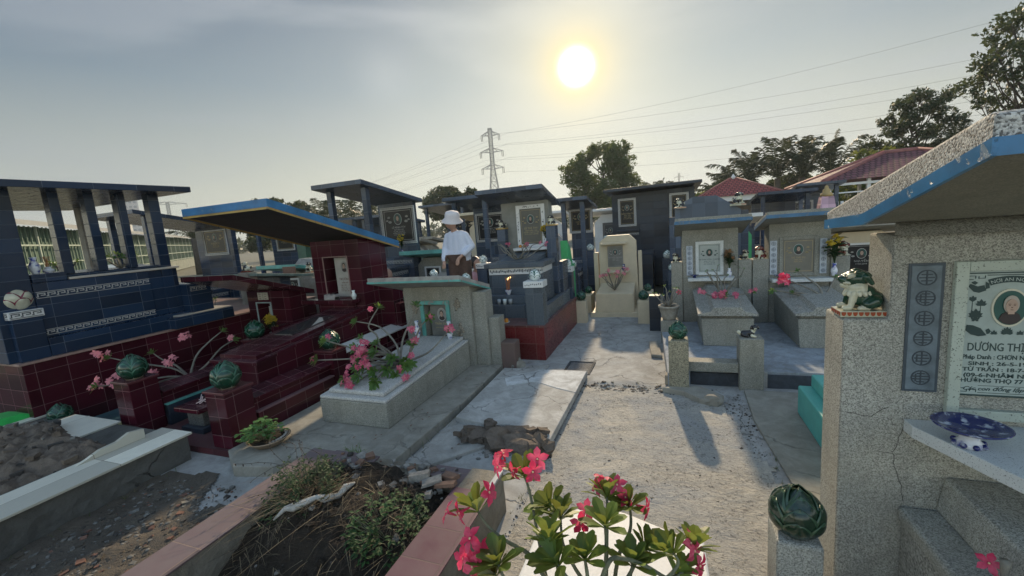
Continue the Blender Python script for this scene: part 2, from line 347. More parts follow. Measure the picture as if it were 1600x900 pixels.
CON=concrete('old_concrete',(.37,.365,.34),spots=.35,crack=.7,grit=.3)
CONB=concrete('bluish_cement',(.37,.375,.365),spots=.2,crack=.5,grit=.3)
CONR=gritty('rough_gritty_cement',(.47,.445,.39))
COND=concrete('damp_dark_cement',(.06,.065,.07),spots=.3,dirt=(.03,.03,.03))
CONS=concrete('slab_cement',(.44,.44,.42),spots=.25,crack=.45,grit=.2)
CONP=concrete('plain_grey_cement',(.30,.29,.25),spots=.2,crack=.35,grit=.25)
CREAM=plain('cream_paint',(.56,.48,.34),.6,.08)
WHITE=plain('white_marble',(.66,.67,.66),.35,.06,spec=.5)
WTERR=speckle('white_terrazzo',(.62,.65,.64))
WGRAN=plain('white_granite',(.70,.70,.68),.5,.06,scale=60,bmp=.0015)
BLACK=plain('black_granite',(.012,.014,.017),.28,.2,spec=.25)
GREYST=plain('grey_stone',(.12,.12,.11),.3,.15)
INKW=plain('white_ink',(.40,.40,.38),.6,.05); INKG=plain('gold_ink',(.42,.34,.18),.5,.1); INKD=plain('dark_green_ink',(.018,.045,.045),.5,.1)
TEALP=worn('turquoise_paint',(.11,.36,.32),th=.585); BLUEP=worn('blue_paint',(.03,.17,.37),(.16,.22,.27),.62); YELP=worn('ochre_paint',(.42,.27,.07),(.2,.17,.12),.6)
SOIL=concrete('dark_soil',(.034,.027,.020),spots=.5,bd=.03,scale=2.2,dirt=(.02,.015,.01)); DIRT=concrete('brown_dirt',(.125,.108,.088),spots=.9,bd=.03,scale=2.5)
ROCK=concrete('broken_masonry',(.185,.15,.12),spots=.4,bd=.02,scale=2.4,dirt=(.07,.06,.05))
GRNC=ceramic('green_glaze',(.006,.045,.025),.26); GRND=ceramic('dark_green_glaze',(.010,.048,.026),.24); GRNR=ceramic('green_glaze_edge_highlight',(.030,.115,.070),.28); OLVR=ceramic('olive_glaze_edge_highlight',(.030,.070,.035),.28); CRMC=ceramic('cream_glaze',(.50,.49,.37),.15); WHTC=ceramic('white_glaze',(.62,.68,.66),.12)  # lighter edge glazes paint in the highlights along the lotus petal rims
REDC=ceramic('brick_red_glaze',(.35,.07,.03),.2); DKG=ceramic('deep_green_rim',(.02,.10,.07),.2); PLUM=ceramic('plum_glaze',(.17,.015,.04),.2); BLKC=ceramic('black_glaze',(.008,.009,.012),.15); BRNC=ceramic('brown_red_glaze',(.12,.018,.012),.15)
COBALT=ceramic('cobalt_on_white',(.008,.015,.12),.1,(.50,.54,.62),40.,.60); COBW=ceramic('white_with_cobalt',(.66,.68,.72),.12,(.03,.05,.30),22.,.58)
GREENP=plain('bright_green_paint',(.05,.42,.16),.45,.15)
LEAF=leafm('rose_leaf',(.075,.16,.045),.3,tint=(.4,.55,.08)); LEAFY=leafm('young_leaf',(.105,.165,.035),.3,.55,tint=(.5,.5,.1)); LEAFD=leafm('weed_leaf',(.022,.052,.018),.12,.5,.6,(.2,.35,.05)); BARK=plain('grey_bark',(.19,.18,.15),.7,.3,20,bmp=.004); STEMG=plain('green_stem',(.16,.17,.105),.75,.45,28,bmp=.004)

@cache
def petalm(name,c,c2):
    mt,b=newmat(name); n=noise(55,4,.65); n2=noise(18,3,.6); col=mixc(mr(n2,.40,.62),c,c2); col=mixc(M_('MULTIPLY',mr(n,.5,.7),.5),col,mul3(c,.55)); setin(b,'Base Color',col); setin(b,'Roughness',.5)
    t=N('ShaderNodeBsdfTranslucent'); L(col,t.inputs[0]); ms=N('ShaderNodeMixShader'); ms.inputs[0].default_value=.45; L(b.outputs[0],ms.inputs[1]); L(t.outputs[0],ms.inputs[2]); L(ms.outputs[0],nt.nodes['Material Output'].inputs[0]); return mt
HOT=petalm('hot_pink_petal',(.76,.035,.12),(.88,.16,.27)); PALE=leafm('pale_pink_petal',(.66,.24,.28),.3,.3,.5,(.9,.4,.4)); YELF=leafm('yellow_petal',(.62,.45,.04),.3,.25,.5,(.9,.7,.1)); THROAT=plain('flower_throat',(.75,.5,.3),.6,.1)
PINK=petalm('pink_petal',(.62,.09,.19),(.80,.26,.34))
STRAW=leafm('dry_straw',(.19,.155,.10),.15,.5,.7,(.5,.4,.2)); TWIG=plain('dark_twig',(.045,.032,.022),.8,.3)
SKIN=plain('skin',(.42,.25,.18),.5,.08); HAIR=plain('black_hair',(.012,.01,.009),.4,.2); SHIRT=plain('white_eyelet_shirt',(.62,.66,.76),.8,.08,90,bmp=.004); PANTS=plain('brown_trousers',(.105,.062,.046),.85,.18,25,bmp=.008); HATM=plain('white_bucket_hat',(.66,.62,.62),.8,.08,80,bmp=.002); PSH=plain('pink_shirt',(.55,.32,.36),.8,.1)
# ---------------- ceramic lotus bud ----------------
def petal(mb,r,h,az,u0,u1,W_,o0,o1,mi,rim):
    """pointed petal hugging an egg: u is height fraction, W_ half width (radians), o0/o1 stand-off at root and tip"""
    def E(u): return math.sin(math.pi*min(1,max(0,.13+.80*u)))**.62*(1 if u<.6 else 1-.55*((u-.6)/.45)**2)
    V=[];nu=10;nv=10
    for i in range(nu+1):
        t=i/nu; w=W_*(1-t**2.4)**.72*(.80+.2*min(1,t*4)) if t<1 else 0; u=u0+(u1-u0)*t
        for j in range(nv+1):
            s=j/nv*2-1; edge=abs(s)**5
            rr=r*(E(u)+o0+(o1-o0)*t*t+.035*edge*(1 if t<.97 else 0)+.07*(1-s*s)*math.sin(math.pi*t)-.055*s*s*(1-t*.3)+.03*t)
            V.append((rr*math.cos(az+s*w),rr*math.sin(az+s*w),h*u+h*.012*edge))
    o=len(mb.v); mb.v+=V
    for i in range(nu):
        for j in range(nv): a=o+i*(nv+1)+j; mb.f.append((a,a+1,a+nv+2,a+nv+1)); mb.m.append(rim if (j in(0,nv-1) or i>=nu-1) else mi)
def lotus_mb(r=.067,h=.148,mi=0,rim=1,base=2):
    mb=MB(); mb.lathe([(1e-6,0),(r*.60,0),(r*.68,.005),(r*.66,.012),(r*.5,.014)],(0,0,0),24,base)
    mb.lathe([(r*.45,.012),(r*.80,h*.2),(r*.86,h*.42),(r*.70,h*.66),(r*.36,h*.88),(1e-6,h*.96)],(0,0,0),24,mi)
    for k_,(u0,u1,n,W_,o0,o1) in enumerate(((.50,1.03,3,1.25,-.10,.00),(.34,.93,4,1.02,-.03,.05),(.17,.76,5,.84,.03,.10),(.03,.50,6,.70,.08,.13))):
        for k in range(n): petal(mb,r,h,2*math.pi*(k+.5*(k_%2))/n+.35,u0,u1,W_,o0,o1,mi,rim)
    return mb
LOT={}
def lotus(kind,loc,label,sc=1.,rz=0.,group=None):
    sc=sc*1.08
    mats={'green':[GRNC,GRNR,CRMC],'white':[WHTC,DKG,WHTC],'plum':[CRMC,PLUM,CRMC],'dark':[ceramic('deep_olive_glaze',(.010,.030,.015),.24),OLVR,CONP]}[kind]
    if kind not in LOT:
        o=P('lotus_bud_finial',lotus_mb(),mats,None,smooth=True,label=label,cat='ornament'); LOT[kind]=o; o.location=loc; o.rotation_euler=(0,0,rz); o.scale=(sc,)*3; props(o,label,'ornament',group)
        s=o.modifiers.new('solid','SOLIDIFY'); s.thickness=.003
        return o
    return copy_thing(LOT[kind],loc,rz,sc,label,group,'ornament')
# ---------------- vases, pots ----------------
def vase(loc,label,h=.14,r=.045,mat=None,flowers=None,fm=None,n=10,fh=.12,bush=True):
    t=T('flower_vase' if flowers else 'ceramic_vase',label,'vase',loc)
    x,y,z=loc; m=MB().lathe([(r*.6,0),(r*.62,.01*h/.14),(r,h*.35),(r*.95,h*.5),(r*.45,h*.8),(r*.7,h),(r*.62,h),(r*.38,h*.8),(r*.2,h*.6)],loc,20)
    P('vase_body',m,mat or COBW,t,smooth=True)
    if flowers: bouquet(t,(x,y,z+h),fh,r*1.9,fm or [LEAF,YELF],n,name=flowers)
    return t
def flower5(mb,c,d,r,mi,mth,curl=.3):
    """five-petalled trumpet flower facing direction d"""
    d=Vector(d).normalized(); u=d.orthogonal().normalized(); w=d.cross(u); c=Vector(c); a0=rv(0,6.28)
    for k in range(5):
        a=a0+2*math.pi*k/5; e_=(u*math.cos(a)+w*math.sin(a)); s_=d.cross(e_)
        p=[c+e_*r*.10-s_*r*.09,c+e_*r*.10+s_*r*.09,c+e_*r*.5+s_*r*.33+d*r*.20,c+e_*r*.80+s_*r*.34+d*r*.14,c+e_*r*1.22+d*r*(.06-curl*rv(0,.9)),c+e_*r*.80-s_*r*.36+d*r*.10,c+e_*r*.5-s_*r*.33+d*r*.14,c+e_*r*.52+d*r*.05]
        o=len(mb.v); mb.v+=[tuple(q) for q in p]; F=[(0,1,7),(1,2,7),(2,3,7),(3,4,7),(4,5,7),(5,6,7),(6,0,7)]
        mb.f+=[tuple(o+i for i in f) for f in F]; mb.m+=[mi]*7
    mb.tube([c-d*r*1.0,c-d*r*.3,c+d*r*.05],[r*.07,r*.15,r*.2],mi,5); mb.ell(c+d*r*.03,(r*.13,r*.13,r*.13),mth,6,4)
def leafshape(mb,base,d,L_,wd,mi=0,up=(0,0,1),droop=.25,seg=4):
    base=Vector(base); d=Vector(d).normalized(); s_=d.cross(Vector(up)); s_=s_.normalized() if s_.length>1e-3 else d.orthogonal().normalized(); nrm=s_.cross(d).normalized()
    prof=[.12,.45,.88,1.08,.42] if seg==4 else [.12,.95,.05]
    n=len(prof); vs=[]
    for i in range(n):
        t=i/(n-1); c=base+d*L_*t-Vector((0,0,1))*droop*L_*t*t
        vs+= [c-s_*wd*prof[i]*.5+nrm*wd*.13*prof[i],c,c+s_*wd*prof[i]*.5+nrm*wd*.13*prof[i]]
    o=len(mb.v); mb.v+=[tuple(q) for q in vs]
    for i in range(n-1):
        a=o+i*3; mb.f+=[(a,a+1,a+4,a+3),(a+1,a+2,a+5,a+4)]; mb.m+=[mi,mi]
def rosette(mb,c,d,n,L_,mi=0,spread=.9,w=.34):
    d=Vector(d).normalized(); u=d.orthogonal().normalized(); q=d.cross(u)
    for k in range(n):
        a=k*2.4+rv(-.2,.2); s=spread*(.35+.65*(1-k/n)); e_=(d*(1-s*.75)+(u*math.cos(a)+q*math.sin(a))*s)
        leafshape(mb,Vector(c)-d*L_*.12*(1-k/n),e_,L_*rv(.7,1.05),L_*w,mi,up=d,droop=.18)
def bouquet(t,c,h,r,mats,n=10,name='flower_bunch'):
    st=MB(); fl=MB(); c=Vector(c)
    for k in range(n):
        a=rv(0,6.28); q=rv(.1,1)*r; p=c+Vector((math.cos(a)*q,math.sin(a)*q,h*rv(.55,1)))
        st.tube([c-Vector((0,0,.02)),c.lerp(p,.5)+Vector((0,0,h*.08)),p],.0022,0,4)
        for j in range(4): leafshape(st,c.lerp(p,rv(.3,.95)),(rv(-1,1),rv(-1,1),rv(0,.8)),h*.3,h*.12,0)
        for j in range(3): flower5(fl,p+Vector((rv(-1,1),rv(-1,1),rv(-.5,1)))*r*.22,(rv(-1,1),rv(-1,.3),rv(.2,1)),r*.30,0,0)
    P('stems',st,mats[0],t); P(name,fl,mats[1],t)
# ---------------- desert rose ----------------
def desert_rose(loc,label,size,branches,flw=None,flm=PINK,pot=None,seed=1,leafL=.06,lw=.3,thick=.012,nleaf=8,fr=.028,barkm=None,leafmt=None,trunk=None):
    """branches: list of point lists (world), each ending in a leaf rosette; flw: list of (point, dir, count)"""
    st=random.getstate(); random.seed(seed)
    t=T('desert_rose',label,'plant',loc); b=MB(); l=MB(); FL=[]
    for br in branches:
        pts=[Vector(p) for p in br]; n=len(pts); dn=[]
        for i in range(n-1):
            for q in range(4):
                tt=q/4; p0=pts[max(i-1,0)];p1=pts[i];p2=pts[i+1];p3=pts[min(i+2,n-1)]
                dn.append(.5*((2*p1)+(p2-p0)*tt+(2*p0-5*p1+4*p2-p3)*tt*tt+(3*p1-p0-3*p2+p3)*tt**3))
        dn.append(pts[-1]); k=len(dn); b.tube(dn,[thick*(1-.6*i/(k-1)) for i in range(k)],0,7)
        d=(dn[-1]-dn[-3]).normalized(); rosette(l,dn[-1],d+Vector((0,0,.3)),nleaf,leafL,0,w=lw)
    for p,d,c in (flw or []):
        for k in range(c):
            sp=fr*1.15*(c**.5)*.55; q=Vector(p)+Vector((rv(-sp,sp),rv(-sp,sp),rv(-sp,sp))); dd=Vector(d)+Vector((rv(-.6,.6),rv(-.6,.6),rv(-.4,.5)))
            f=MB(); flower5(f,q,dd,fr*rv(.85,1.1),0,1); FL.append(f)
    if trunk: b.lathe(trunk[1],trunk[0],12)
    P('branches',b,barkm or BARK,t,smooth=True); lo=P('leaves',l,leafmt or LEAF,t)
    for f in FL: P('flower',f,[flm,THROAT],t,smooth=True)
    random.setstate(st); return t
def auto_rose(loc,label,h=.35,w=.3,n=7,fl=6,flm=PINK,seed=1,leafL=.05,pot=True,fr=.022,nleaf=7,thick=.010,mound=True):
    st=random.getstate(); random.seed(seed); L0=Vector(loc); br=[];fw_=[]
    for k in range(n):
        a=6.283*k/n+rv(-.4,.4); q=w*rv(.5,1); z=h*rv(.6,1)
        tip=L0+Vector((math.cos(a)*q,math.sin(a)*q,z)); m1=L0+Vector((math.cos(a)*q*.45,math.sin(a)*q*.45,z*rv(.3,.45))); m2=L0.lerp(tip,.75)+Vector((rv(-1,1),rv(-1,1),rv(-1,1)))*w*.12
        br.append([L0,m1,m2,tip]); 
        if k<fl: fw_.append((tip+Vector((rv(-.5,.5)*w*.2,rv(-.5,.5)*w*.2,.012)),(rv(-.5,.5),-.6,.5),random.choice((1,2,3))))
    random.setstate(st)
    return desert_rose(loc,label,1,br,fw_,flm,seed=seed,leafL=leafL,fr=fr,nleaf=nleaf,thick=thick)
# ---------------- guardian lion ----------------
def lion(loc,label,h=.18,rz=0.,mats=(GRND,CRMC,REDC,BLKC),voxel=None,base=True,group=None,detail=True,flip=1):
    """seated guardian lion facing -X; 0 glaze, 1 pale, 2 base, 3 dark"""
    s=h/.18; x,y,z=loc; t=T('guardian_lion_figurine',label,'figurine',loc,group)
    c,sn=math.cos(rz),math.sin(rz)
    def q(a,b,d): a*=s;b*=s;d*=s; return (x+a*c-b*sn,y+a*sn+b*c,z+d)
    bz=.026 if base else 0
    G_,C_=0,1
    pr=[]
    def cap(a,b,ra,rb,mi): pr.append((q(a[0],a[1],a[2]+bz),q(b[0],b[1],b[2]+bz),ra*s,rb*s,mi))
    cap((.036,0,.036),(-.004,0,.044),.038,.038,G_)      # haunch and trunk
    cap((.020,0,.060),(-.006,0,.072),.032,.034,G_)
    cap((-.008,0,.070),(-.014,0,.084),.037,.036,C_)     # pale ruff
    for k in range(11):                                  # scalloped curls of the ruff
        a_=-2.4+.48*k; cap((-.010+.036*-math.cos(a_),.037*math.sin(a_),.066),(-.010+.040*-math.cos(a_),.041*math.sin(a_),.058),.0085,.0065,C_)
    cap((-.040,0,.070),(-.052,0,.058),.014,.008,C_)     # beard
    cap((-.010,0,.118),(-.026,0,.118),.034,.033,G_)     # skull
    cap((-.048,0,.112),(-.060,0,.116),.020,.015,G_)     # muzzle
    cap((-.068,0,.122),(-.066,0,.122),.008,.008,G_)     # nose
    cap((-.044,0,.094),(-.058,0,.094),.015,.011,C_)     # jaw
    for sy in(-1,1):
        cap((-.036,.022*sy,.134),(-.046,.020*sy,.130),.0105,.0095,C_)   # eye ridge
        cap((-.056,.010*sy,.106),(-.046,.022*sy,.104),.007,.006,C_)      # lip
        cap((.006,.030*sy,.128),(.024,.033*sy,.104),.014,.008,G_)        # drooping ear
        cap((-.030,.024*sy,.055),(-.040,.028*sy,.012),.014,.010,C_ if sy<0 else G_); cap((-.044,.028*sy,.008),(-.060,.029*sy,.007),.012,.010,C_)
        cap((.034,.028*sy,.032),(.012,.036*sy,.022),.027,.020,G_); cap((.010,.040*sy,.009),(-.012,.041*sy,.008),.012,.010,C_)
        for k in range(3): cap((-.020+.016*k,.024*sy,.147-.004*k),(-.012+.016*k,.026*sy,.144-.006*k),.008,.006,G_)
    cap((.066,.0,.030),(.082,0,.062),.012,.016,C_); cap((.082,0,.062),(.074,0,.080),.014,.008,G_)
    cap((-.020,0,.152),(.012,0,.140),.009,.008,G_)
    spheres_mesh('lion_body',pr,list(mats[:2]),(voxel or .0030)*s if voxel is None else voxel,t,smooth_it=2)
    e_=MB()
    for sy in(-1,1): e_.ell(q(-.0535,.0235*sy,.1285+bz),(.0042*s,)*3,0,8,5)
    P('eyes',e_,BLKC,t,smooth=True)
    if base:
        b=MB(); p=[q(-.078,-.05,0),q(.090,-.05,0),q(.090,.05,0),q(-.078,.05,0)]; b.hexa(p,[(a[0],a[1],a[2]+.024*s) for a in p],0)
        P('base_plate',b,mats[1],t,bevel=.002)
        d=MB()
        for k in range(9):
            for yy,sg_ in((-.0515,-1),): 
                a=-.068+.0185*k; d.prism([(x_*s*.0075,z_*s*.0075) for x_,z_ in ((-1,1),(1,1),(.95,0),(.6,-.8),(0,-1.1),(-.6,-.8),(-.95,0))],'y',0,.001*s,0)
                nv=14
                for i in range(len(d.v)-nv,len(d.v)): vx,vy,vz=d.v[i]; d.v[i]=q((vx/s)+a,yy+(vy/s),(vz/s)+.013)
        for k in range(5):
            a=-.040+.020*k; d.prism([(x_*s*.008,z_*s*.0075) for x_,z_ in ((-1,1),(1,1),(.95,0),(.6,-.8),(0,-1.1),(-.6,-.8),(-.95,0))],'y',0,.001*s,0)
            for i in range(len(d.v)-14,len(d.v)): vx,vy,vz=d.v[i]; d.v[i]=q(-.0795+(vy/s),(vx/s)+a,(vz/s)+.013)
        if h>.12: P('petal_border',d,mats[2],t)
    return t
def pup(loc,label,h=.09,rz=0.,mats=(BLKC,CRMC),group=None):
    """lying dog figurine, head towards +X and turned to the viewer"""
    s=h/.09; x,y,z=loc; t=T('dog_figurine',label,'figurine',loc,group); c,sn=math.cos(rz),math.sin(rz)
    def q(a,b,d): a*=s;b*=s;d*=s; return (x+a*c-b*sn,y+a*sn+b*c,z+d)
    pr=[]
    def cap(a,b,ra,rb,mi): pr.append((q(*a),q(*b),ra*s,rb*s,mi))
    cap((-.035,0,.022),(.015,0,.026),.022,.021,0); cap((.020,0,.032),(.030,-.004,.048),.018,.014,1)
    cap((.034,-.006,.066),(.034,-.008,.066),.020,.020,0); cap((.034,-.022,.060),(.034,-.028,.058),.010,.008,1)
    for sy in(-1,1):
        cap((.034+.017*sy,-.004,.074),(.034+.024*sy,-.006,.058),.008,.006,0)
        cap((.014,-.018+.036*(sy>0),.010),(.034,-.030+.05*(sy>0),.007),.010,.008,1)
        cap((-.030,.018*sy,.014),(-.012,.028*sy,.008),.014,.008,0)
    cap((-.055,0,.020),(-.066,0,.036),.009,.012,1)
    spheres_mesh('dog_body',pr,list(mats),.0026*s,t,smooth_it=1)
    e_=MB()
    for sy in(-1,1): e_.ell(q(.034+.008*sy,-.0275,.070),(.0035*s,)*3,0,6,4)
    e_.ell(q(.034,-.0365,.060),(.004*s,)*3,0,6,4); P('eyes_and_nose',e_,BLKC,t,smooth=True)
    return t
# ---------------- meander frieze and plaques ----------------
def meander(mb,axis,u0,u1,fix,z0,h,mi=0,th=.003):
    """Greek-key strip as raised bars. axis 'y': runs along Y on the face x=fix (towards +X); 'x': along X on face y=fix (towards -Y)"""
    n=max(1,round((u1-u0)/(h*1.15))); w=(u1-u0)/n; b=h*.13
    def bar(a0,a1,c0,c1):
        if axis=='y': mb.box(fix,fix+th,a0,a1,c0,c1,mi)
        else: mb.box(a0,a1,fix-th,fix,c0,c1,mi)
    bar(u0,u1,z0,z0+b*.7); bar(u0,u1,z0+h-b*.7,z0+h)
    lo,hi=z0+h*.2,z0+h*.8
    for k in range(n):
        a=u0+k*w
        bar(a+.08*w,a+.08*w+b,lo+b,hi-b); bar(a+.08*w,a+.88*w,hi-b,hi); bar(a+.88*w-b,a+.88*w,lo+b*2.2,hi-b); bar(a+.42*w,a+.88*w,lo+b*1.4,lo+b*2.4)
        bar(a+.08*w-.16*w+.04*w,a+.08*w+b,lo,lo+b)
def plaque(par,x0,x1,z0,z1,y,fr=.05,stone=BLACK,frame=WHITE,ink=INKG,lines=(),portrait=True,key=False,depth=.02,scroll=False,photo_c=None,recess=0.,bottomfr=True):
    """stone tablet facing -Y on a wall whose face is at y"""
    yf=y-depth; f=MB(); hb=MB()
    for a,b,c,d in ((x0,x0+fr,z0,z1),(x1-fr,x1,z0,z1),(x0+fr,x1-fr,z1-fr,z1),(x0+fr,x1-fr,z0,z0+fr)): f.box(a,b,yf,y+.005,c,d)
    fo=P('plaque_frame',f,frame,par,bevel=.003)
    if key:
        k=MB(); kh=fr*.62; o_=(fr-kh)/2
        meander(k,'x',x0,x1,yf-.0005,z1-fr+o_,kh); meander(k,'x',x0,x1,yf-.0005,z0+o_,kh)
        m=MB(); meander(m,'x',z0+fr,z1-fr,yf-.0005,0,kh)
        for xx in (x0+o_,x1-fr+o_): k.add([(xx+v[2],v[1],v[0]) for v in m.v],m.f)
        P('key_pattern',k,DARKINK,fo)
    so_=P('plaque_stone',MB().box(x0+fr,x1-fr,y-.006+recess,y+.004+recess,z0+fr,z1-fr),stone,par)
    W_=x1-x0-2*fr; H_=z1-z0-2*fr; cx=(x0+x1)/2; ys=y-.007+recess
    k=MB(); b_=W_*.012
    for a,b,c,d in ((x0+fr+W_*.05,x1-fr-W_*.05,z0+fr+H_*.04,0),(x0+fr+W_*.05,x1-fr-W_*.05,z1-fr-H_*.04-b_,0)): k.box(a,b,ys,ys+.002,c,c+b_)
    for a in (x0+fr+W_*.05,x1-fr-W_*.05-b_): k.box(a,a+b_,ys,ys+.002,z0+fr+H_*.04,z1-fr-H_*.04)
    # lotus sprays beside the portrait
    pz=z1-fr-H_*.30; pr_=min(W_*.15,H_*.13)
    for sg_ in(-1,1):
        for q,(ux,uz,sc_) in enumerate(((.30,.03,1),(.27,-.12,1.2),(.36,-.06,.8))):
            for a in (-.9,-.45,0,.45,.9):
                c0=Vector((cx+sg_*ux*W_,ys,pz+uz*H_)); d=Vector((math.sin(a),0,math.cos(a))); L_=W_*.07*sc_; s_=Vector((d.z,0,-d.x))*L_*.22
                p=[c0,c0+d*L_*.5+s_,c0+d*L_,c0+d*L_*.5-s_]; k.add([(v.x,ys,v.z) for v in p]+[(v.x,ys+.002,v.z) for v in p],[(0,3,2,1),(0,1,5,4),(1,2,6,5),(2,3,7,6),(3,0,4,7)])
    nl=len(lines); zt=z1-fr-H_*.50
    for i,(s,sz) in enumerate(lines):
        textmb(k,s,cx,ys,zt-sz*H_,sz*H_,0,ext=.0006,res=1); zt-=sz*H_*1.12
    P('inscription',k,ink,so_)
    if portrait: portrait_oval(so_,cx,ys,pz,pr_,pr_*1.25)
def portrait_oval(par,cx,y,cz,rx,rz,ring=None,bgm=None,old=False):
    def disc(ax,az,y0,dx=0,dz=0,n=28):
        return [(cx+dx+ax*math.cos(2*math.pi*k/n),y0,cz+dz+az*math.sin(2*math.pi*k/n)) for k in range(n)]
    def add(mb,ps,th=.002):
        n=len(ps); mb.add(ps+[(p[0],p[1]+th,p[2]) for p in ps],[tuple(range(n))]+[(i,n+i,n+(i+1)%n,(i+1)%n) for i in range(n)])
    m=MB(); add(m,disc(rx*1.12,rz*1.12,y-.004),.005); po=P('portrait_oval',m,ring or INKW,par)
    m=MB(); add(m,disc(rx,rz,y-.006)); P('portrait_backdrop',m,bgm or PBG,po)
    m=MB(); ps=[(cx+rx*.86*u,y-.008,cz+rz*v) for u,v in ((-.80,-.66),(-.62,-.36),(-.25,-.20),(.25,-.20),(.62,-.36),(.80,-.66),(.45,-.88),(0,-.97),(-.45,-.88))]; add(m,ps); P('portrait_clothes',m,PCL,po)
    m=MB(); add(m,disc(rx*.48,rz*.52,y-.010,0,rz*.22)); P('portrait_hair',m,PGH if old else HAIR,po)
    m=MB(); add(m,disc(rx*.36,rz*.42,y-.012,0,rz*.12)); add(m,[(cx+a,y-.0115,cz+b) for a,b in ((-rx*.16,-rz*.2),(rx*.16,-rz*.2),(rx*.2,-rz*.34),(-rx*.2,-rz*.34))]); P('portrait_face',m,PSK,po)
    m=MB()
    for sg_ in(-1,1): add(m,disc(rx*.055,rz*.022,y-.0135,sg_*rx*.15,rz*.18,8),.001); add(m,disc(rx*.09,rz*.014,y-.0135,sg_*rx*.15,rz*.25,8),.001)
    add(m,disc(rx*.10,rz*.018,y-.0135,0,-rz*.08,8),.001); add(m,disc(rx*.05,rz*.03,y-.0135,0,rz*.05,8),.001); P('portrait_features',m,PFT,po)
PBG=plain('portrait_green',(.02,.09,.08),.4,.1); PCL=plain('portrait_cloth',(.04,.03,.03),.6,.1); PSK=plain('portrait_skin',(.45,.32,.25),.5,.12); PGH=plain('portrait_grey_hair',(.42,.38,.33),.6,.15); PFT=plain('portrait_dark',(.14,.08,.06),.6,.1); DARKINK=plain('pattern_dark',(.03,.04,.05),.5,.1)
# ---------------- generic canopy mausoleum (slab roof sloping down to the back) ----------------
def slab_roof(par,x0,x1,yf,yb,zf,zb,th,mat,name='roof',bevel=.004,trim=None,trimh=.03,trim2=None):
    m=MB(); m.hexa([(x0,yf,zf-th),(x1,yf,zf-th),(x1,yb,zb-th),(x0,yb,zb-th)],[(x0,yf,zf),(x1,yf,zf),(x1,yb,zb),(x0,yb,zb)])
    r_=P(name,m,mat,par,bevel=bevel)
    if trim:
        g=.006
        for nm,mt,o0,o1 in (('painted_fascia',trim,0,trimh),('painted_edge_line',trim2,-.022,-.002)):
            if mt is None: continue
            a0,a1=o0,o1; q=MB()
            def strip(pa,pb,dx,dy):
                (xa,ya,za),(xb,yb_,zb_)=pa,pb
                q.hexa([(xa,ya,za-th+a0),(xb,yb_,zb_-th+a0),(xb+dx,yb_+dy,zb_-th+a0),(xa+dx,ya+dy,za-th+a0)],[(xa,ya,za-th+a1),(xb,yb_,zb_-th+a1),(xb+dx,yb_+dy,zb_-th+a1),(xa+dx,ya+dy,za-th+a1)])
            strip((x0-g,yf,zf),(x1+g,yf,zf),0,-g); strip((x0,yf,zf),(x0,yb,zb),-g,0); strip((x1,yf,zf),(x1,yb,zb),g,0)
            fixn(P(nm,q,mt,r_).data)
    return r_
def mausoleum(label,x0,x1,yf,yb,zf,zb,z0=0.,tm=BLUE2,pl=None,ink=INKG,cols=True,boxh=.55,lines=(),name='canopy_tomb',grp=None,wall=True,key=True,frame=None,stone=None,cw=.09,friezes=True,ov=.1,plz=None):
    t=T(name,label,'tomb',((x0+x1)/2,(yf+yb)/2,z0),grp)
    slab_roof(t,x0,x1,yf,yb,zf,zb,.07,tm)
    a0,a1=x0+ov,x1-ov; wy=yb-ov-.08
    def zr(y): return zf+(zb-zf)*(y-yf)/(yb-yf)-.07
    if cols:
        for xx in (a0,a1-cw):
            P('column',MB().hexa([(xx,yf+ov+.1,z0),(xx+cw,yf+ov+.1,z0),(xx+cw,yf+ov+.1+cw,z0),(xx,yf+ov+.1+cw,z0)],[(xx,yf+ov+.1,zr(yf+ov+.1)),(xx+cw,yf+ov+.1,zr(yf+ov+.1)),(xx+cw,yf+ov+.1+cw,zr(yf+ov+.1+cw)),(xx,yf+ov+.1+cw,zr(yf+ov+.1+cw))]),tm,t,bevel=.004)
    if wall:
        m=MB(); m.hexa([(a0,wy,z0),(a1,wy,z0),(a1,wy+.1,z0),(a0,wy+.1,z0)],[(a0,wy,zr(wy)),(a1,wy,zr(wy)),(a1,wy+.1,zr(wy+.1)),(a0,wy+.1,zr(wy+.1))]); P('headstone',m,tm,t)
    gx0,gx1=a0+cw+.04,a1-cw-.04
    box('grave_box',gx0,gx1,yf+.05,wy-.16,z0,z0+boxh,tm,t); box('grave_lid',gx0-.03,gx1+.03,yf+.02,wy-.161,z0+boxh+.0005,z0+boxh+.05,tm,t)
    box('altar_shelf',a0+.01,a1-.01,wy-.159,wy-.001,z0,z0+boxh+.18,tm,t)
    if friezes:
        k=MB(); meander(k,'x',a0+.03,a1-.03,wy-.16,z0+boxh+.08,.06); meander(k,'x',gx0,gx1,yf+.049,z0+boxh-.1,.06)
        meander(k,'y',yf+.06,wy-.18,gx1,z0+boxh-.1,.06); P('key_frieze',k,INKW,t)
    if pl:
        plaque(t,pl[0],pl[1],pl[2],pl[3],wy,.045 if pl[1]-pl[0]>.45 else .03,stone or BLACK,frame or WHITE,ink,lines,key=key)
    return t
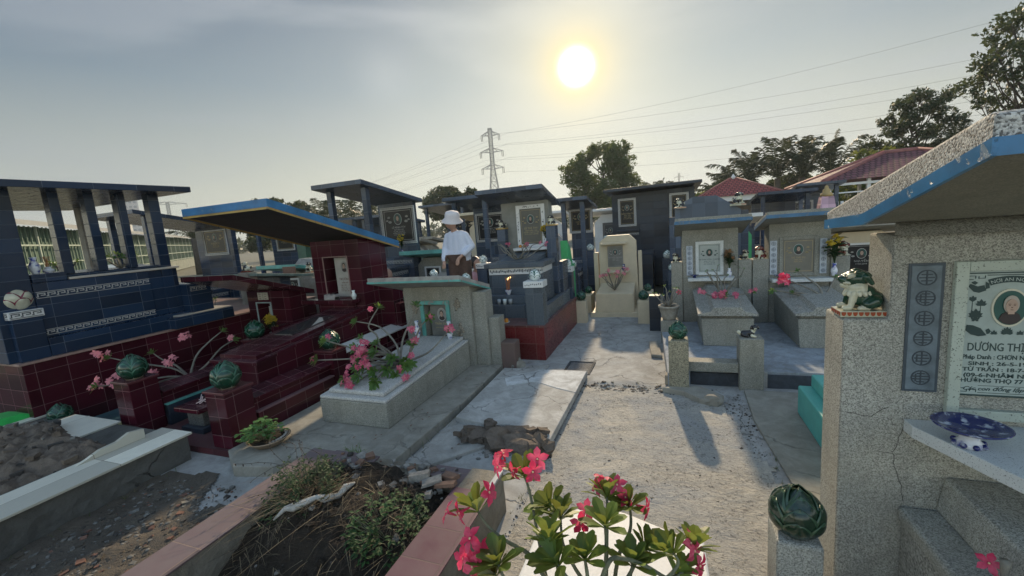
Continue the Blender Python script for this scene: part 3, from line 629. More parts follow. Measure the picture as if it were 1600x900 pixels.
# ================= SETTING =================
from mathutils import noise as MN
def nz(x,y,s=1.,z=0.): return MN.noise(Vector((x*s,y*s,z)))
def sheet(name,x0,x1,y0,y1,step,hf,mat,skirt=None,**k):
    nx=max(2,int((x1-x0)/step)+1); ny=max(2,int((y1-y0)/step)+1); m=MB()
    for j in range(ny):
        for i in range(nx):
            x=x0+(x1-x0)*i/(nx-1); y=y0+(y1-y0)*j/(ny-1); m.v.append((x,y,hf(x,y)))
    for j in range(ny-1):
        for i in range(nx-1): a=j*nx+i; m.f.append((a,a+1,a+nx+1,a+nx)); m.m.append(0)
    if skirt is not None:
        rim=[i for i in range(nx)]+[j*nx+nx-1 for j in range(1,ny)]+[(ny-1)*nx+i for i in range(nx-2,-1,-1)]+[j*nx for j in range(ny-2,0,-1)]
        o=len(m.v); n=len(rim); m.v+=[(m.v[i][0],m.v[i][1],skirt) for i in rim]
        for q in range(n): m.f.append((rim[q],o+q,o+(q+1)%n,rim[(q+1)%n])); m.m.append(0)
    return P(name,m,mat,None,smooth=skirt is None,**k)
GFAR=concrete('far_ground',(.20,.20,.16),spots=.2,scale=.3)
P('ground',MB().add([(-3000,-3000,-.06),(3000,-3000,-.06),(3000,3000,-.06),(-3000,3000,-.06)],[(0,1,2,3)]),GFAR,kind='structure')
def pav(x,y):
    z=.006*nz(x,y,3)+.003*nz(x,y,11)
    if -.92<x<.62 and y<4.05:   # rougher, slightly sunk centre
        e=min(1,max(0,min((x+.92)/.15,(.62-x)/.15,(4.05+.12*nz(x,0,4)-y)/.12))); z+=e*(-.022+.007*nz(x,y,9)+.004*nz(x,y,26))
    if x<-2.3 and y<2.2: e=min(1,(-2.3-x)/.1)*min(1,max(0,(1.75+.25*nz(x,y,3)-y)/.2)); z+=e*(-.02+.025*nz(x,y,6)+.012*nz(x,y,18))
    return z
sheet('cement_pavement',-4.2,3.2,-1.2,9.,.045,pav,CONB,kind='structure')
m=MB()
# gritty unpaved patch in the middle aisle and dirt strip between the two near graves: irregular sheets
def patch(name,poly,step,zf,mat,edge=.0,**k):
    xs=[p[0] for p in poly]; ys=[p[1] for p in poly]; nx=int((max(xs)-min(xs))/step)+2; ny=int((max(ys)-min(ys))/step)+2; m=MB(); idx={}
    def inside(x,y):
        c=False;n=len(poly)
        for i in range(n):
            (xa,ya),(xb,yb)=poly[i],poly[(i+1)%n]
            if (ya>y)!=(yb>y) and x<(xb-xa)*(y-ya)/(yb-ya)+xa: c=not c
        return c
    for j in range(ny):
        for i in range(nx):
            x=min(xs)+i*step; y=min(ys)+j*step
            if inside(x+.08*nz(x,y,5),y+.08*nz(x,y,5,3)):
                q=[]
                for a,b in ((i,j),(i+1,j),(i+1,j+1),(i,j+1)):
                    if (a,b) not in idx:
                        X=min(xs)+a*step;Y=min(ys)+b*step; idx[(a,b)]=len(m.v); m.v.append((X,Y,zf(X,Y)))
                    q.append(idx[(a,b)])
                m.f.append(tuple(q)); m.m.append(0)
    return P(name,m,mat,None,smooth=True,**k)
patch('gritty_path',[(-.84,3.95),(.0,4.0),(.36,3.72),(.5,3.0),(.6,2.4),(.45,1.0),(-.85,.4)],.03,lambda x,y:pav(x,y)+.006,CONR,kind='structure')
patch('dirt_strip',[(-3.5,1.75),(-3.1,1.85),(-2.85,1.55),(-2.3,1.6),(-2.3,-1),(-3.62,-1),(-3.62,1.6)],.03,lambda x,y:pav(x,y)+.008,DIRT,kind='structure')
# raised cement ledge round the pebble-dash grave
def ledge(x,y): return .075+.004*nz(x,y,6)+.002*nz(x,y,20)
led=MB(); poly=[(-3.19,2.02),(-2.92,1.86),(-2.62,1.93),(-2.5,2.12),(-1.80,2.2),(-1.76,3.2),(-1.80,5.2),(-3.19,5.2)]
led.prism(poly,'z',-.05,.078,0); P('cement_ledge',led,CONP,None,bevel=.008,kind='structure')
led=MB(); led.prism([(-1.745,2.1),(-1.3,2.6),(-1.30,4.4),(-1.745,4.3)],'z',-.03,.022,0); P('cement_strip',led,CON,None,bevel=.006,kind='structure')
led=MB(); led.prism([(.60,4.0),(.58,3.4),(.64,2.6),(.62,1.95),(3.0,1.95),(3.0,4.0)],'z',-.03,.02,0); P('side_slab_pavement',led,CONP,None,bevel=.005,kind='structure')
# cracked thin slab resting on rubble
sl=T('broken_cement_slab','large pale cracked cement slab lying flat in the middle aisle','slab',(-1.25,3.4,0))
q=MB(); q.prism([(-1.72,4.1),(-1.69,2.9),(-1.36,2.82),(-1.2,2.86),(-.98,2.78),(-.825,2.70),(-.81,4.13)],'z',.012,.075,0); P('slab',q,CONS,sl,bevel=.006)
q=MB(); q.prism([(-1.30,4.08),(-.815,4.10),(-.815,3.55),(-1.0,3.62),(-1.25,3.75),(-1.5,3.6),(-1.6,3.8)],'z',.0755,.079,0); P('pale_patch',q,concrete('pale_skim',(.60,.62,.62),spots=.15,crack=.7,grit=.2),sl)
# soot-lined sunken basin
bs=T('ash_basin','small sunken rectangular basin full of grey ash beside the pale slab','basin',(-.96,4.4,0))
q=MB(); 
for a,b,c,d in ((-1.10,-1.075,4.19,4.60),(-.825,-.80,4.19,4.60),(-1.075,-.825,4.19,4.215),(-1.075,-.825,4.575,4.60)): q.box(a,b,c,d,-.04,.012)
P('basin_rim',q,COND,bs,bevel=.003); P('ash',MB().box(-1.075,-.825,4.215,4.575,-.05,.004),concrete('ash',(.22,.22,.22),spots=1.,bd=.03,scale=4),bs)
# ---------- stones and rubble ----------
def rock_mb(mb,c,r,mi=0,fl=.6,seed=None,rough=.35):
    bm=bmesh.new(); bmesh.ops.create_icosphere(bm,subdivisions=2 if max(r)>.03 else 1,radius=1); s=rv(0,99)
    vs=[]
    for v in bm.verts:
        k=1+rough*MN.noise(v.co*1.3+Vector((s,s,s)))+rough*.5*MN.noise(v.co*3.1+Vector((s,0,s)))
        vs.append((c[0]+v.co.x*r[0]*k,c[1]+v.co.y*r[1]*k,c[2]+max(-.7,v.co.z)*r[2]*k))
    mb.add(vs,[tuple(x.index for x in f.verts) for f in bm.faces],mi); bm.free()
def chunk(mb,c,sx,sy,sz,rz=0,tilt=0,mi=0,j=.18):
    co_,si=math.cos(rz),math.sin(rz); vs=[]
    for z in (-1,1):
        for y in(-1,1):
            for x in(-1,1):
                a=x*sx*(1+rv(-j,j));b=y*sy*(1+rv(-j,j));d=z*sz*(1+rv(-j,j))+x*sx*tilt; vs.append((c[0]+a*co_-b*si,c[1]+a*si+b*co_,c[2]+d))
    mb.add(vs,[(0,2,3,1),(4,5,7,6),(0,1,5,4),(1,3,7,5),(3,2,6,7),(2,0,4,6)],mi)
def stones(name,area,n,smin,smax,mats,zf,label_kind='stuff',flat=.5,loc=None):
    m=MB()
    for k in range(n):
        x,y=area(); s=smin+(smax-smin)*random.random()**3
        if random.random()<.5: chunk(m,(x,y,zf(x,y)+s*.2),s*rv(.6,1.3),s*rv(.6,1.2),s*flat*rv(.5,1.1),rv(0,3.1),rv(-.3,.3),random.randrange(len(mats)),.3)
        else: rock_mb(m,(x,y,zf(x,y)+s*.15),(s*rv(.7,1.3),s*rv(.7,1.2),s*flat),random.randrange(len(mats)))
    return P(name,m,mats,None,kind='stuff')
random.seed(11)
GREYR=plain('grey_grit',(.16,.155,.14),.9,.4,40); PALER=plain('pale_grit',(.30,.285,.26),.9,.3,40); BRICK=plain('brick_bits',(.17,.09,.065),.9,.3,40); DARKR=plain('dark_grit',(.05,.045,.04),.9,.4,40)
def a1():
    while True:
        x=rv(-.85,.56); y=rv(.7,3.95)
        if random.random()<.25 or abs(x+.1)>.42 or y>3.6 or y<2.0: return x,y
stones('path_grit',a1,2600,.002,.009,[GREYR,PALER,DARKR],pav,flat=.7)
def a2(): return rv(-3.45,-2.4),rv(.2,1.75)
stones('dirt_rubble',a2,2600,.002,.017,[GREYR,DIRT,DARKR,DIRT,GREYR,BRICK,DIRT,GREYR],lambda x,y:pav(x,y)+.006)
def a3(): return (random.gauss(-.5,.35),random.gauss(3.93,.035)) 
stones('charred_edge_grit',a3,900,.004,.016,[DARKR,GREYR,DARKR],pav)
def a5():
    while True:
        x,y=rv(-.85,.58),rv(1.0,3.9); e=min(x+.85,.58-x,3.95-y)
        if random.random()<math.exp(-max(0,e)/.10): return x,y
stones('path_edge_grit',a5,1500,.002,.008,[DARKR,GREYR,DARKR,PALER],pav,flat=.8)
LITL=plain('dry_leaf_brown',(.16,.07,.035),.8,.4,20)
m=MB(); random.seed(61)
for k in range(60):
    x,y=rv(-2.6,-1.4),rv(2.1,5.0); z=.085 if x<-1.75 else .028
    leafshape(m,(x,y,z),(rv(-1,1),rv(-1,1),.15),rv(.015,.035),.014,0,seg=2)
P('leaf_litter',m,LITL,None,kind='stuff')
def a4(): return rv(-1.75,-.8),random.gauss(2.62,.07)
# big masonry lump at the near end of the pale slab
m=MB(); random.seed(5)
for x,y,s in ((-1.22,2.66,(.13,.09,.10)),(-1.02,2.64,(.14,.08,.09)),(-.88,2.66,(.10,.09,.085)),(-1.42,2.70,(.13,.10,.06)),(-1.10,2.74,(.16,.08,.075))): rock_mb(m,(x,y,.04),s,0,rough=.7)
for k in range(26): chunk(m,(rv(-1.55,-.85),rv(2.58,2.86),rv(.05,.10)),rv(.015,.045),rv(.015,.04),rv(.01,.025),rv(0,3),rv(-.4,.4))
P('masonry_lump',m,ROCK,None,label='jagged lump of broken masonry propping the near end of the pale slab',cat='rubble')
stones('slab_end_rubble',a4,240,.006,.028,[GREYR,PALER,DARKR],pav)
m=MB(); rock_mb(m,(-1.66,4.30,.06),(.10,.09,.09),rough=.6); P('stone',m,CONP,None,label='rough grey stone at the corner of the red tiled platform',cat='stone')
m=MB(); rock_mb(m,(-1.88,4.25,.09),(.09,.07,.07),rough=.6); P('stone',m,concrete('reddish stone',(.30,.20,.16),bd=.01),None,label='reddish broken stone behind the pebble-dash grave ledge',cat='stone')
m=MB(); m.box(-2.10,-1.62,4.20,4.38,.02,.33); P('brick_block',m,concrete('worn_red_block',(.15,.10,.09),bd=.008),None,bevel=.012,label='worn red-brown masonry block in front of the red tiled platform',cat='block')
m=MB(); m.prism([(-.06,4.04),(.13,3.98),(.15,4.12),(-.05,4.14)],'z',.0,.10); o=P('doorstep_stone',m,concrete('beige_stone',(.36,.32,.25),bd=.008,spots=.2),None,bevel=.012,label='beige flat stone at the foot of the lotus post',cat='stone')
m=MB(); m.prism([(-.21,4.86),(-.09,4.84),(-.15,5.44),(-.26,5.42)],'z',.0,.035); P('kerb_piece',m,CONP,None,bevel=.01,label='narrow flat kerb piece lying in the aisle beside the flower pot',cat='block')
m=MB(); random.seed(8)
m.prism([(.02,3.96),(.25,3.98),(.42,3.80),(.36,3.66),(.22,3.70),(.1,3.84),(-.08,3.9)],'z',-.02,.035); rock_mb(m,(.33,3.72,.02),(.09,.06,.045),rough=.6)
P('broken_kerb',m,CONP,None,bevel=.006,label='jagged broken kerb stone in front of the blackened platform',cat='rubble')
# ---------- far left: red tiled platform under the blue canopy tomb ----------
rp=T('tiled_platform','long maroon tiled platform wall carrying the blue columned tomb','platform',(-7.4,3.4,0))
box('platform_body',-9.6,-5.42,1.84,5.2,-.02,.705,MAROON,rp,bevel=.004)
box('platform_coping',-9.6,-5.40,1.82,5.2,.706,.728,plain('coping_stone',(.30,.20,.17),.35,.25,12),rp,bevel=.003)
# ---------- blue columned canopy tomb ----------
b=T('canopy_tomb','deep blue tiled tomb with a row of columns under a flat slab roof','tomb',(-6.5,2.6,.73))
box('base_step',-7.9,-5.44,2.06,3.42,.729,.90,BLUE,b); box('base_step_end',-6.4,-5.30,3.05,3.75,.7291,.86,BLUE,b)
box('step_top_slab',-6.35,-5.32,3.12,3.74,.861,.875,plain('pale_marble',(.50,.46,.40),.3,.1),b)
box('grave_box',-7.7,-5.5,2.06,3.0,.901,1.42,BLUE,b)
box('ledge_top',-7.66,-5.49,2.32,3.32,1.421,1.445,plain('pale_marble',(.50,.46,.40),.3,.1),b)
box('planter_block',-6.6,-5.492,2.065,2.31,1.4211,1.50,BLUE,b); box('planter_wall',-7.6,-5.58,2.33,3.2,1.446,1.475,BLUE,b)
box('rear_block',-7.7,-5.52,3.001,3.30,.901,1.42,BLUE,b); box('rear_step',-7.6,-5.36,3.301,3.55,.8751,1.22,BLUE,b)
k=MB(); meander(k,'y',2.07,2.99,-5.5,1.275,.062); meander(k,'y',2.08,2.99,-5.5,.925,.055); meander(k,'y',3.31,3.5,-5.36,1.13,.055); P('key_frieze',k,INKW,b)
def col(x0,x1,y0,y1,z0,z1,mat=BLUE,par=b): return P('column',MB().box(x0,x1,y0,y1,z0,z1),mat,par,bevel=.004)
col(-5.95,-5.5,1.80,2.055,.729,2.262)
for yy in (2.33,2.60,2.87): col(-5.66,-5.56,yy-.005,yy+.075,1.4761,2.275)
col(-5.60,-5.50,3.13,3.24,.9011,2.28); 
col(-7.38,-7.26,3.31,3.45,.9011,2.29,concrete('column_render',(.30,.29,.26),spots=.1))
slab_roof(b,-7.7,-5.2,1.30,3.42,2.31,2.345,.062,BLUE)
lp=T('lotus_post','blue tiled post with a white key-pattern cap at the platform corner','post',(-5.6,1.9,.73)); box('post_shaft',-5.70,-5.44,1.855,2.055,.729,1.12,BLUE,lp,bevel=.004); c_=box('post_cap',-5.715,-5.43,1.84,2.07,1.121,1.19,WHITE,lp,bevel=.003)
k=MB(); meander(k,'y',1.85,2.06,-5.43,1.128,.055); meander(k,'x',-5.71,-5.44,1.84,1.128,.055); P('key_pattern',k,DARKINK,c_)
lotus('plum',(-5.575,1.955,1.19),'cream lotus finial with plum red petal rims on the blue corner post',1.45,.3)
vase((-5.57,2.13,1.50),'tall white vase with blue sprigs on the blue ledge beside the thick column',.16,.042)
v=vase((-5.62,2.24,1.50),'small squat white and blue pot holding incense sticks on the blue ledge',.06,.045)
s=MB()
for k in range(9): s.tube([(-5.62+rv(-.012,.012),2.24+rv(-.012,.012),1.54),(-5.62+rv(-.03,.03),2.24+rv(-.03,.03),1.66)],.0022,0,4)
P('incense_sticks',s,plain('incense_red',(.35,.13,.05),.8,.2),v)
auto_rose((-5.66,2.83,1.475),'leafy desert rose growing behind the blue ledge near the last column',.17,.14,7,0,seed=4,leafL=.06,nleaf=9); 
auto_rose((-5.85,2.45,1.475),'low sparse desert rose between the thick and second blue columns',.13,.13,5,0,seed=9,leafL=.05)
auto_rose((-6.0,3.95,.73),'small spindly desert rose on the platform behind the blue tomb steps',.22,.12,4,0,seed=14,leafL=.05)
lotus('green',(-5.29,1.96,.135),'green lotus finial on a low white-edged plinth at the platform corner',1.1,.9,'green lotus finials of the maroon plot')
lpn=T('low_plinth','low grey plinth with a white marble edge under a green lotus','plinth',(-5.3,1.96,0)); box('plinth_body',-5.40,-5.20,1.84,2.10,.0,.13,CONP,lpn); box('marble_edge',-5.1999,-5.18,1.83,2.11,.085,.135,WHITE,lpn)
# ---------- maroon plot: floors, posts, two tombs ----------
mp=T('plot_floor','maroon and teal tiled floor of the sunken grave plot','floor',(-4.2,3.2,0)); mp['kind']='structure'
box('teal_tiles',-5.4,-4.42,1.9,5.2,-.01,.048,TEALF,mp,bevel=0); box('yellow_tile_strip',-4.93,-4.80,1.9,3.4,.0481,.052,plain('yellow_tile',(.35,.33,.13),.3,.2),mp,bevel=0)
box('maroon_tiles',-4.42,-3.12,2.04,5.2,-.01,.05,MAROONF,mp,bevel=0)
for nm,(x0,x1,y0,y1,z1),lb,ll in (('A',(-3.42,-3.2,2.07,2.30,.515),'maroon tiled post at the near right corner of the maroon plot','large green lotus finial on the near right maroon post'),('B',(-4.52,-4.3,2.03,2.25,.545),'maroon tiled post at the near left corner of the maroon plot','large green lotus finial on the near left maroon post'),('C',(-3.42,-3.2,3.18,3.38,.50),'maroon tiled post halfway along the right side of the maroon plot','large green lotus finial on the maroon post halfway along the plot'),('D',(-4.62,-4.42,3.30,3.5,.55),'maroon tiled post beside the small maroon tomb','green lotus finial between the two maroon tombs'),('E',(-3.42,-3.2,4.62,4.84,.60),'maroon tiled post at the far right corner behind the pebble-dash tomb','green lotus finial on the far right maroon post')):
    t=T('tiled_post',lb,'post',((x0+x1)/2,(y0+y1)/2,.05)); box('post_shaft',x0,x1,y0,y1,.0501,z1-.02,MAROON,t,bevel=.004); box('post_cap',x0-.012,x1+.012,y0-.012,y1+.012,z1-.0199,z1,plain('maroon_cap',(.10,.03,.035),.25,.2),t,bevel=.004)
    lotus('green',((x0+x1)/2,(y0+y1)/2,z1),ll,{'A':1.32,'B':1.30,'C':1.25,'D':1.3,'E':1.3}[nm],ord(nm)*.7,'green lotus finials of the maroon plot')
for x0,x1,y0,y1,lb,nm in ((-3.37,-3.25,2.32,3.17,'low maroon tiled wall between the near right and middle posts','a'),(-4.45,-4.33,2.27,3.28,'low maroon tiled wall along the left side of the maroon grave','b'),(-3.37,-3.25,3.39,4.60,'low maroon tiled wall with a white marble top behind the middle post','c')):
    t=T('low_wall',lb,'wall',((x0+x1)/2,(y0+y1)/2,.05)); h=.38 if nm!='c' else .44
    box('wall_core',x0,x1,y0,y1,.0501,h-.03,MAROON,t,bevel=.004)
    q=MB(); q.hexa([(x0-.03,y0,h-.029),(x1+.035,y0,h-.029),(x1+.035,y1,h-.029),(x0-.03,y1,h-.029)],[(x0-.03,y0,h+.03),(x1+.035,y0,h-.01),(x1+.035,y1,h-.01),(x0-.03,y1,h+.03)]); P('coping',q,WHITE if nm=='c' else MAROON,t,bevel=.004)
    box('lower_ledge',x1+.0,x1+.05,y0,y1,.0502,.24,MAROON if nm!='b' else DARKT,t,bevel=.004)
    box('ledge_edge',x1-.0+.051 if 0 else x1,x1+.055,y0,y1,.2401,.252,TEALP if nm=='b' else plain('ledge_cap',(.20,.12,.13),.3,.2),t,bevel=.002)
# main maroon tomb
t=T('shrine_tomb','maroon tiled tomb under a big slanting roof with blue and yellow edge','tomb',(-3.95,3.9,.05))
q=MB(); q.hexa([(-4.07,2.59,.0501),(-3.5,2.59,.0501),(-3.5,4.14,.0501),(-4.07,4.14,.0501)],[(-4.07,2.59,.545),(-3.5,2.59,.545),(-3.5,4.14,.70),(-4.07,4.14,.70)]); P('grave_box',q,MAROON,t,bevel=.003)
for i,(e_,a0,a1,mt) in enumerate(((-.02,.0003,.03,MAROON),(.045,.0303,.065,MAROON))):
    q=MB(); X0,X1,Y0,Y1=-4.07+e_,-3.5-e_,2.59+e_,4.13; zz=lambda y:.545+(y-2.59)*.1
    q.hexa([(X0,Y0,zz(Y0)+a0),(X1,Y0,zz(Y0)+a0),(X1,Y1,zz(Y1)+a0),(X0,Y1,zz(Y1)+a0)],[(X0,Y0,zz(Y0)+a1),(X1,Y0,zz(Y0)+a1),(X1,Y1,zz(Y1)+a1),(X0,Y1,zz(Y1)+a1)]); P('grave_lid',q,mt,t,bevel=.003)
q=MB(); zz=lambda y:.545+(y-2.59)*.1+.066; q.hexa([(-3.92,3.15,zz(3.15)),(-3.66,3.15,zz(3.15)),(-3.66,3.75,zz(3.75)),(-3.92,3.75,zz(3.75))],[(-3.92,3.15,zz(3.15)+.006),(-3.66,3.15,zz(3.15)+.006),(-3.66,3.75,zz(3.75)+.006),(-3.92,3.75,zz(3.75)+.006)]); P('polished_plate',q,plain('mirror_granite',(.05,.05,.05),.04,.2,spec=.8),t)
# head block with a niche
hx0,hx1,hy0,hy1=-4.28,-3.53,4.15,4.66; nx0,nx1,nz0,nz1=-4.10,-3.73,.88,1.39
q=MB(); q.box(hx0,nx0,hy0,hy1,.0502,1.60); q.box(nx1,hx1,hy0,hy1,.0502,1.60); q.box(nx0,nx1,hy0,hy1,.0502,nz0); q.box(nx0,nx1,hy0,hy1,nz1,1.60); q.box(nx0,nx1,hy0+.22,hy1,nz0,nz1); P('headstone',q,MAROON,t)
q=MB(); f_=.012
for a,b_,c,d in ((nx0-f_,nx0,nz0,nz1),(nx1,nx1+f_,nz0,nz1),(nx0-f_,nx1+f_,nz1,nz1+f_)): q.box(a,b_,hy0-.008,hy0+.001,c,d)
P('niche_trim',q,plain('pinkish_trim',(.30,.20,.18),.4,.1),t)
pq=MB(); pq.box(-4.02,-3.76,hy0+.10,hy0+.125,nz0,1.375); so_=P('marble_tablet',pq,plain('grey_marble',(.44,.43,.40),.4,.15),t)
k=MB(); z_=1.13
for s,sz in (('TRƯƠNG',.042),('VĂN BÀ',.030),('SINH NĂM 1932',.020),('MẤT NGÀY 12.8',.020),('HƯỞNG THỌ 65 T',.018),('CON CHÁU LẬP MỘ',.018)): textmb(k,s,-3.89,hy0+.099,z_-sz,sz,res=1); z_-=sz*1.3
P('inscription',k,PFT,so_); portrait_oval(so_,-3.87,hy0+.099,1.26,.05,.068,bgm=plain('portrait_grey',(.30,.30,.28),.5,.1))
box('offering_shelf',-4.42,-3.60,4.0,4.149,.82,.87,MAROON,t); box('shelf_support',-4.2,-3.66,4.08,4.1491,.62,.819,MAROON,t)
box('side_wing',-3.529,-3.31,4.42,4.64,.0503,1.06,MAROON,t); box('side_wing_step',-3.309,-3.24,4.44,4.62,.0504,.74,MAROON,t); box('side_wing',-4.50,-4.281,4.42,4.64,.0503,1.06,MAROON,t)
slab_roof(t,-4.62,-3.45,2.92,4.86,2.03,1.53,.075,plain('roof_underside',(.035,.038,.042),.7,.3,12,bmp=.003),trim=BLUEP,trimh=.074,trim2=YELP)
vase((-3.62,4.07,.87),'white curvy vase at the right end of the maroon offering shelf',.11,.032,WHTC)
q=MB(); 
for k in range(5): q.box(-4.06+.034*k,-4.03+.034*k,4.04,4.12,.871,.921+(.014 if k%2==0 else 0))
q.box(-4.06,-3.894,4.035,4.125,.8705,.905); P('incense_holder',q,plain('grey_carved_stone',(.35,.33,.32),.6,.2),None,bevel=.004,label='grey carved stone incense box on the maroon offering shelf',cat='incense holder')
# small maroon tomb
t=T('shrine_tomb','small low maroon tomb with a maroon slab roof and dark niche','tomb',(-4.85,3.9,.05))
sx0,sx1,sy0,sy1=-5.26,-4.52,3.93,4.2; a0,a1,c0,c1=-5.10,-4.86,.36,.86
q=MB(); q.box(sx0,a0,sy0,sy1,.0505,1.02); q.box(a1,sx1,sy0,sy1,.0505,1.02); q.box(a0,a1,sy0,sy1,.0505,c0); q.box(a0,a1,sy0,sy1,c1,1.02); q.box(a0,a1,sy0+.16,sy1,c0,c1); P('headstone',q,MAROON,t)
q=MB()
for a,b_,c,d in ((a0-.014,a0,c0,c1),(a1,a1+.014,c0,c1),(a0-.014,a1+.014,c1,c1+.014)): q.box(a,b_,sy0-.01,sy0+.001,c,d)
P('niche_trim',q,plain('pale_aqua_trim',(.35,.45,.46),.5,.1),t)
so_=P('marble_tablet',MB().box(-5.0,-4.87,sy0+.08,sy0+.10,c0,.80),plain('grey_marble',(.44,.43,.40),.4,.15),t); k=MB(); z_=.62
for s,sz in (('NGUYỄN',.022),('THỊ BA',.02),('1941',.02),('2003',.02)): textmb(k,s,-4.935,sy0+.079,z_-sz,sz,res=1); z_-=.034
P('inscription',k,PFT,so_)
q=MB(); 
for i in (0,1): q.box(-5.06+.095*i,-4.975+.095*i,sy0-.006,sy0,.905,1.0)
sg2=P('name_tile',q,plain('cream_tile',(.5,.48,.40),.3,.1),t); 
for i in (0,1):
    k=MB()
    for j in range(3): textmb(k,('Phúc','Lộc','Thọ')[j],-5.018+.095*i,sy0-.007,.975-.03*j,.022,res=1)
    P('name_characters',k,PFT,sg2)
slab_roof(t,-5.32,-4.45,3.20,4.28,1.315,.98,.06,MAROON)
box('grave_box',-5.12,-4.68,2.9,3.9,.0506,.30,MAROON,t); box('side_block',-4.66,-4.53,3.72,3.92,.0507,.60,MAROON,t)
vase((-4.83,3.87,.05),'grey vase of yellow flowers in front of the small maroon niche',.44,.05,plain('grey_vase',(.30,.30,.29),.4,.2),'yellow_flowers',[LEAFD,YELF],12,.22)
desert_rose((-4.72,2.75,.3),'pink desert rose sprawling between the two maroon walls',1,
 [[(-4.72,2.75,.30),(-4.85,2.68,.42),(-5.0,2.45,.55),(-5.12,2.32,.64)],[(-4.72,2.75,.30),(-4.8,2.6,.36),(-4.95,2.35,.38),(-5.05,2.15,.42)],[(-4.72,2.75,.30),(-4.72,2.85,.5),(-4.70,3.0,.62),(-4.66,3.12,.70)],[(-4.72,2.75,.3),(-4.6,2.85,.4),(-4.52,2.98,.55),(-4.5,3.12,.6)],[(-4.72,2.75,.3),(-4.75,2.6,.34),(-4.7,2.45,.36),(-4.65,2.35,.34)],[(-4.72,2.75,.3),(-4.9,2.75,.42),(-5.02,2.7,.5),(-5.08,2.66,.58)]],
 [((-5.15,2.30,.66),(.4,-.6,.5),7),((-5.12,2.16,.44),(.4,-.6,.5),6),((-4.90,2.22,.46),(.3,-.6,.5),6),((-4.85,2.85,.72),(.3,-.6,.5),6),((-4.72,2.45,.47),(.3,-.6,.5),4),((-4.62,2.55,.55),(.3,-.6,.5),5),((-4.5,3.1,.66),(.3,-.5,.5),3)],PALE,seed=3,leafL=.075,nleaf=12,fr=.030,thick=.012)
q=T('incense_stand','small dark maroon tiled stand holding pale joss papers beside the near post','stand',(-3.9,2.35,.05)); box('stand_base',-4.02,-3.74,2.20,2.46,.0508,.10,DARKT,q); box('stand_body',-3.98,-3.78,2.24,2.42,.101,.24,pebble('dark_pebble',(.12,.12,.11),150),q); box('stand_top',-4.04,-3.72,2.18,2.48,.241,.28,MAROON,q)
m=MB(); random.seed(3)
for k in range(7): m.tube([(-3.86+rv(-.06,.06),2.32+rv(-.05,.05),.29),(-3.86+rv(-.09,.09),2.32+rv(-.07,.07),.33)],.004,0,4)
P('joss_sticks',m,plain('pale_paper',(.6,.5,.5),.7,.1),q)
# ---------- pebble-dash grave with turquoise frame ----------
t=T('roofed_tomb','grey pebble-dash tomb with turquoise niche frame and slanted slab roof','tomb',(-2.45,3.6,.078))
q=MB(); q.hexa([(-2.80,2.58,.0785),(-2.12,2.58,.0785),(-2.12,4.08,.0785),(-2.80,4.08,.0785)],[(-2.80,2.58,.285),(-2.12,2.58,.285),(-2.12,4.08,.36),(-2.80,4.08,.36)]); P('grave_box',q,PEB_G,t,bevel=.008)
zz=lambda y:.285+(y-2.58)*.05
for e_,a0,a1 in ((.0,.0005,.03),(.055,.0305,.068)):
    X0,X1,Y0,Y1=-2.80+e_,-2.12-e_,2.58+e_,4.079; q=MB(); q.hexa([(X0,Y0,zz(Y0)+a0),(X1,Y0,zz(Y0)+a0),(X1,Y1,zz(Y1)+a0),(X0,Y1,zz(Y1)+a0)],[(X0,Y0,zz(Y0)+a1),(X1,Y0,zz(Y0)+a1),(X1,Y1,zz(Y1)+a1),(X0,Y1,zz(Y1)+a1)]); P('grave_lid',q,PEB_L,t,bevel=.012)
h0,h1,g0,g1=-2.92,-2.06,4.10,4.34; n0,n1,k0,k1=-2.66,-2.37,.40,.79
q=MB(); q.box(h0,n0,g0,g1,.0786,.99); q.box(n1,h1,g0,g1,.0786,.99); q.box(n0,n1,g0,g1,.0786,k0); q.box(n0,n1,g0,g1,k1,.99); q.box(n0,n1,g0+.12,g1,k0,k1); P('headstone',q,PEB_G,t)
q=MB()
for a,b_,c,d in ((n0-.045,n0,k0,k1+.045),(n1,n1+.045,k0,k1+.045),(n0,n1,k1,k1+.045)): q.box(a,b_,g0-.022,g0+.002,c,d)
P('niche_frame',q,TEALP,t,bevel=.004)
so_=P('stone_tablet',MB().box(-2.62,-2.39,g0+.06,g0+.08,k0,.77),plain('grey_tablet',(.16,.16,.145),.5,.2),t); portrait_oval(so_,-2.47,g0+.058,.66,.052,.07,bgm=plain('portrait_grey',(.30,.30,.28),.5,.1)); k=MB(); textmb(k,'TRẦN THỊ',-2.49,g0+.058,.54,.035,res=1); textmb(k,'SINH 1918 - MẤT 1996',-2.49,g0+.058,.50,.015,res=1); P('inscription',k,INKG,so_)
for xx,z0_,sc_ in ((-2.79,.70,1),(-2.22,.74,1),(-2.79,.44,1.25),(-2.22,.44,1.25)):   # carved relief sprays
    q=MB(); random.seed(int(xx*-100+z0_*77))
    for k in range(16): a=rv(0,6.28); r_=rv(.01,.055)*sc_; q.ell((xx+math.cos(a)*r_*.7,g0-.004,z0_+.05+math.sin(a)*r_*1.2),(rv(.010,.02),.012,rv(.012,.026)),0,8,5)
    q.tube([(xx-.03,g0-.005,z0_-.02),(xx+.02,g0-.008,z0_+.05),(xx-.01,g0-.005,z0_+.12)],.007,0,5); P('carved_relief',q,pebble('relief_stone',(.27,.24,.19),120),t,smooth=True)
box('side_pilaster',-2.059,-1.90,4.14,4.34,.0787,.92,PEB_G,t); box('side_buttress',-1.899,-1.78,4.18,4.36,.0788,.62,PEB_G,t)
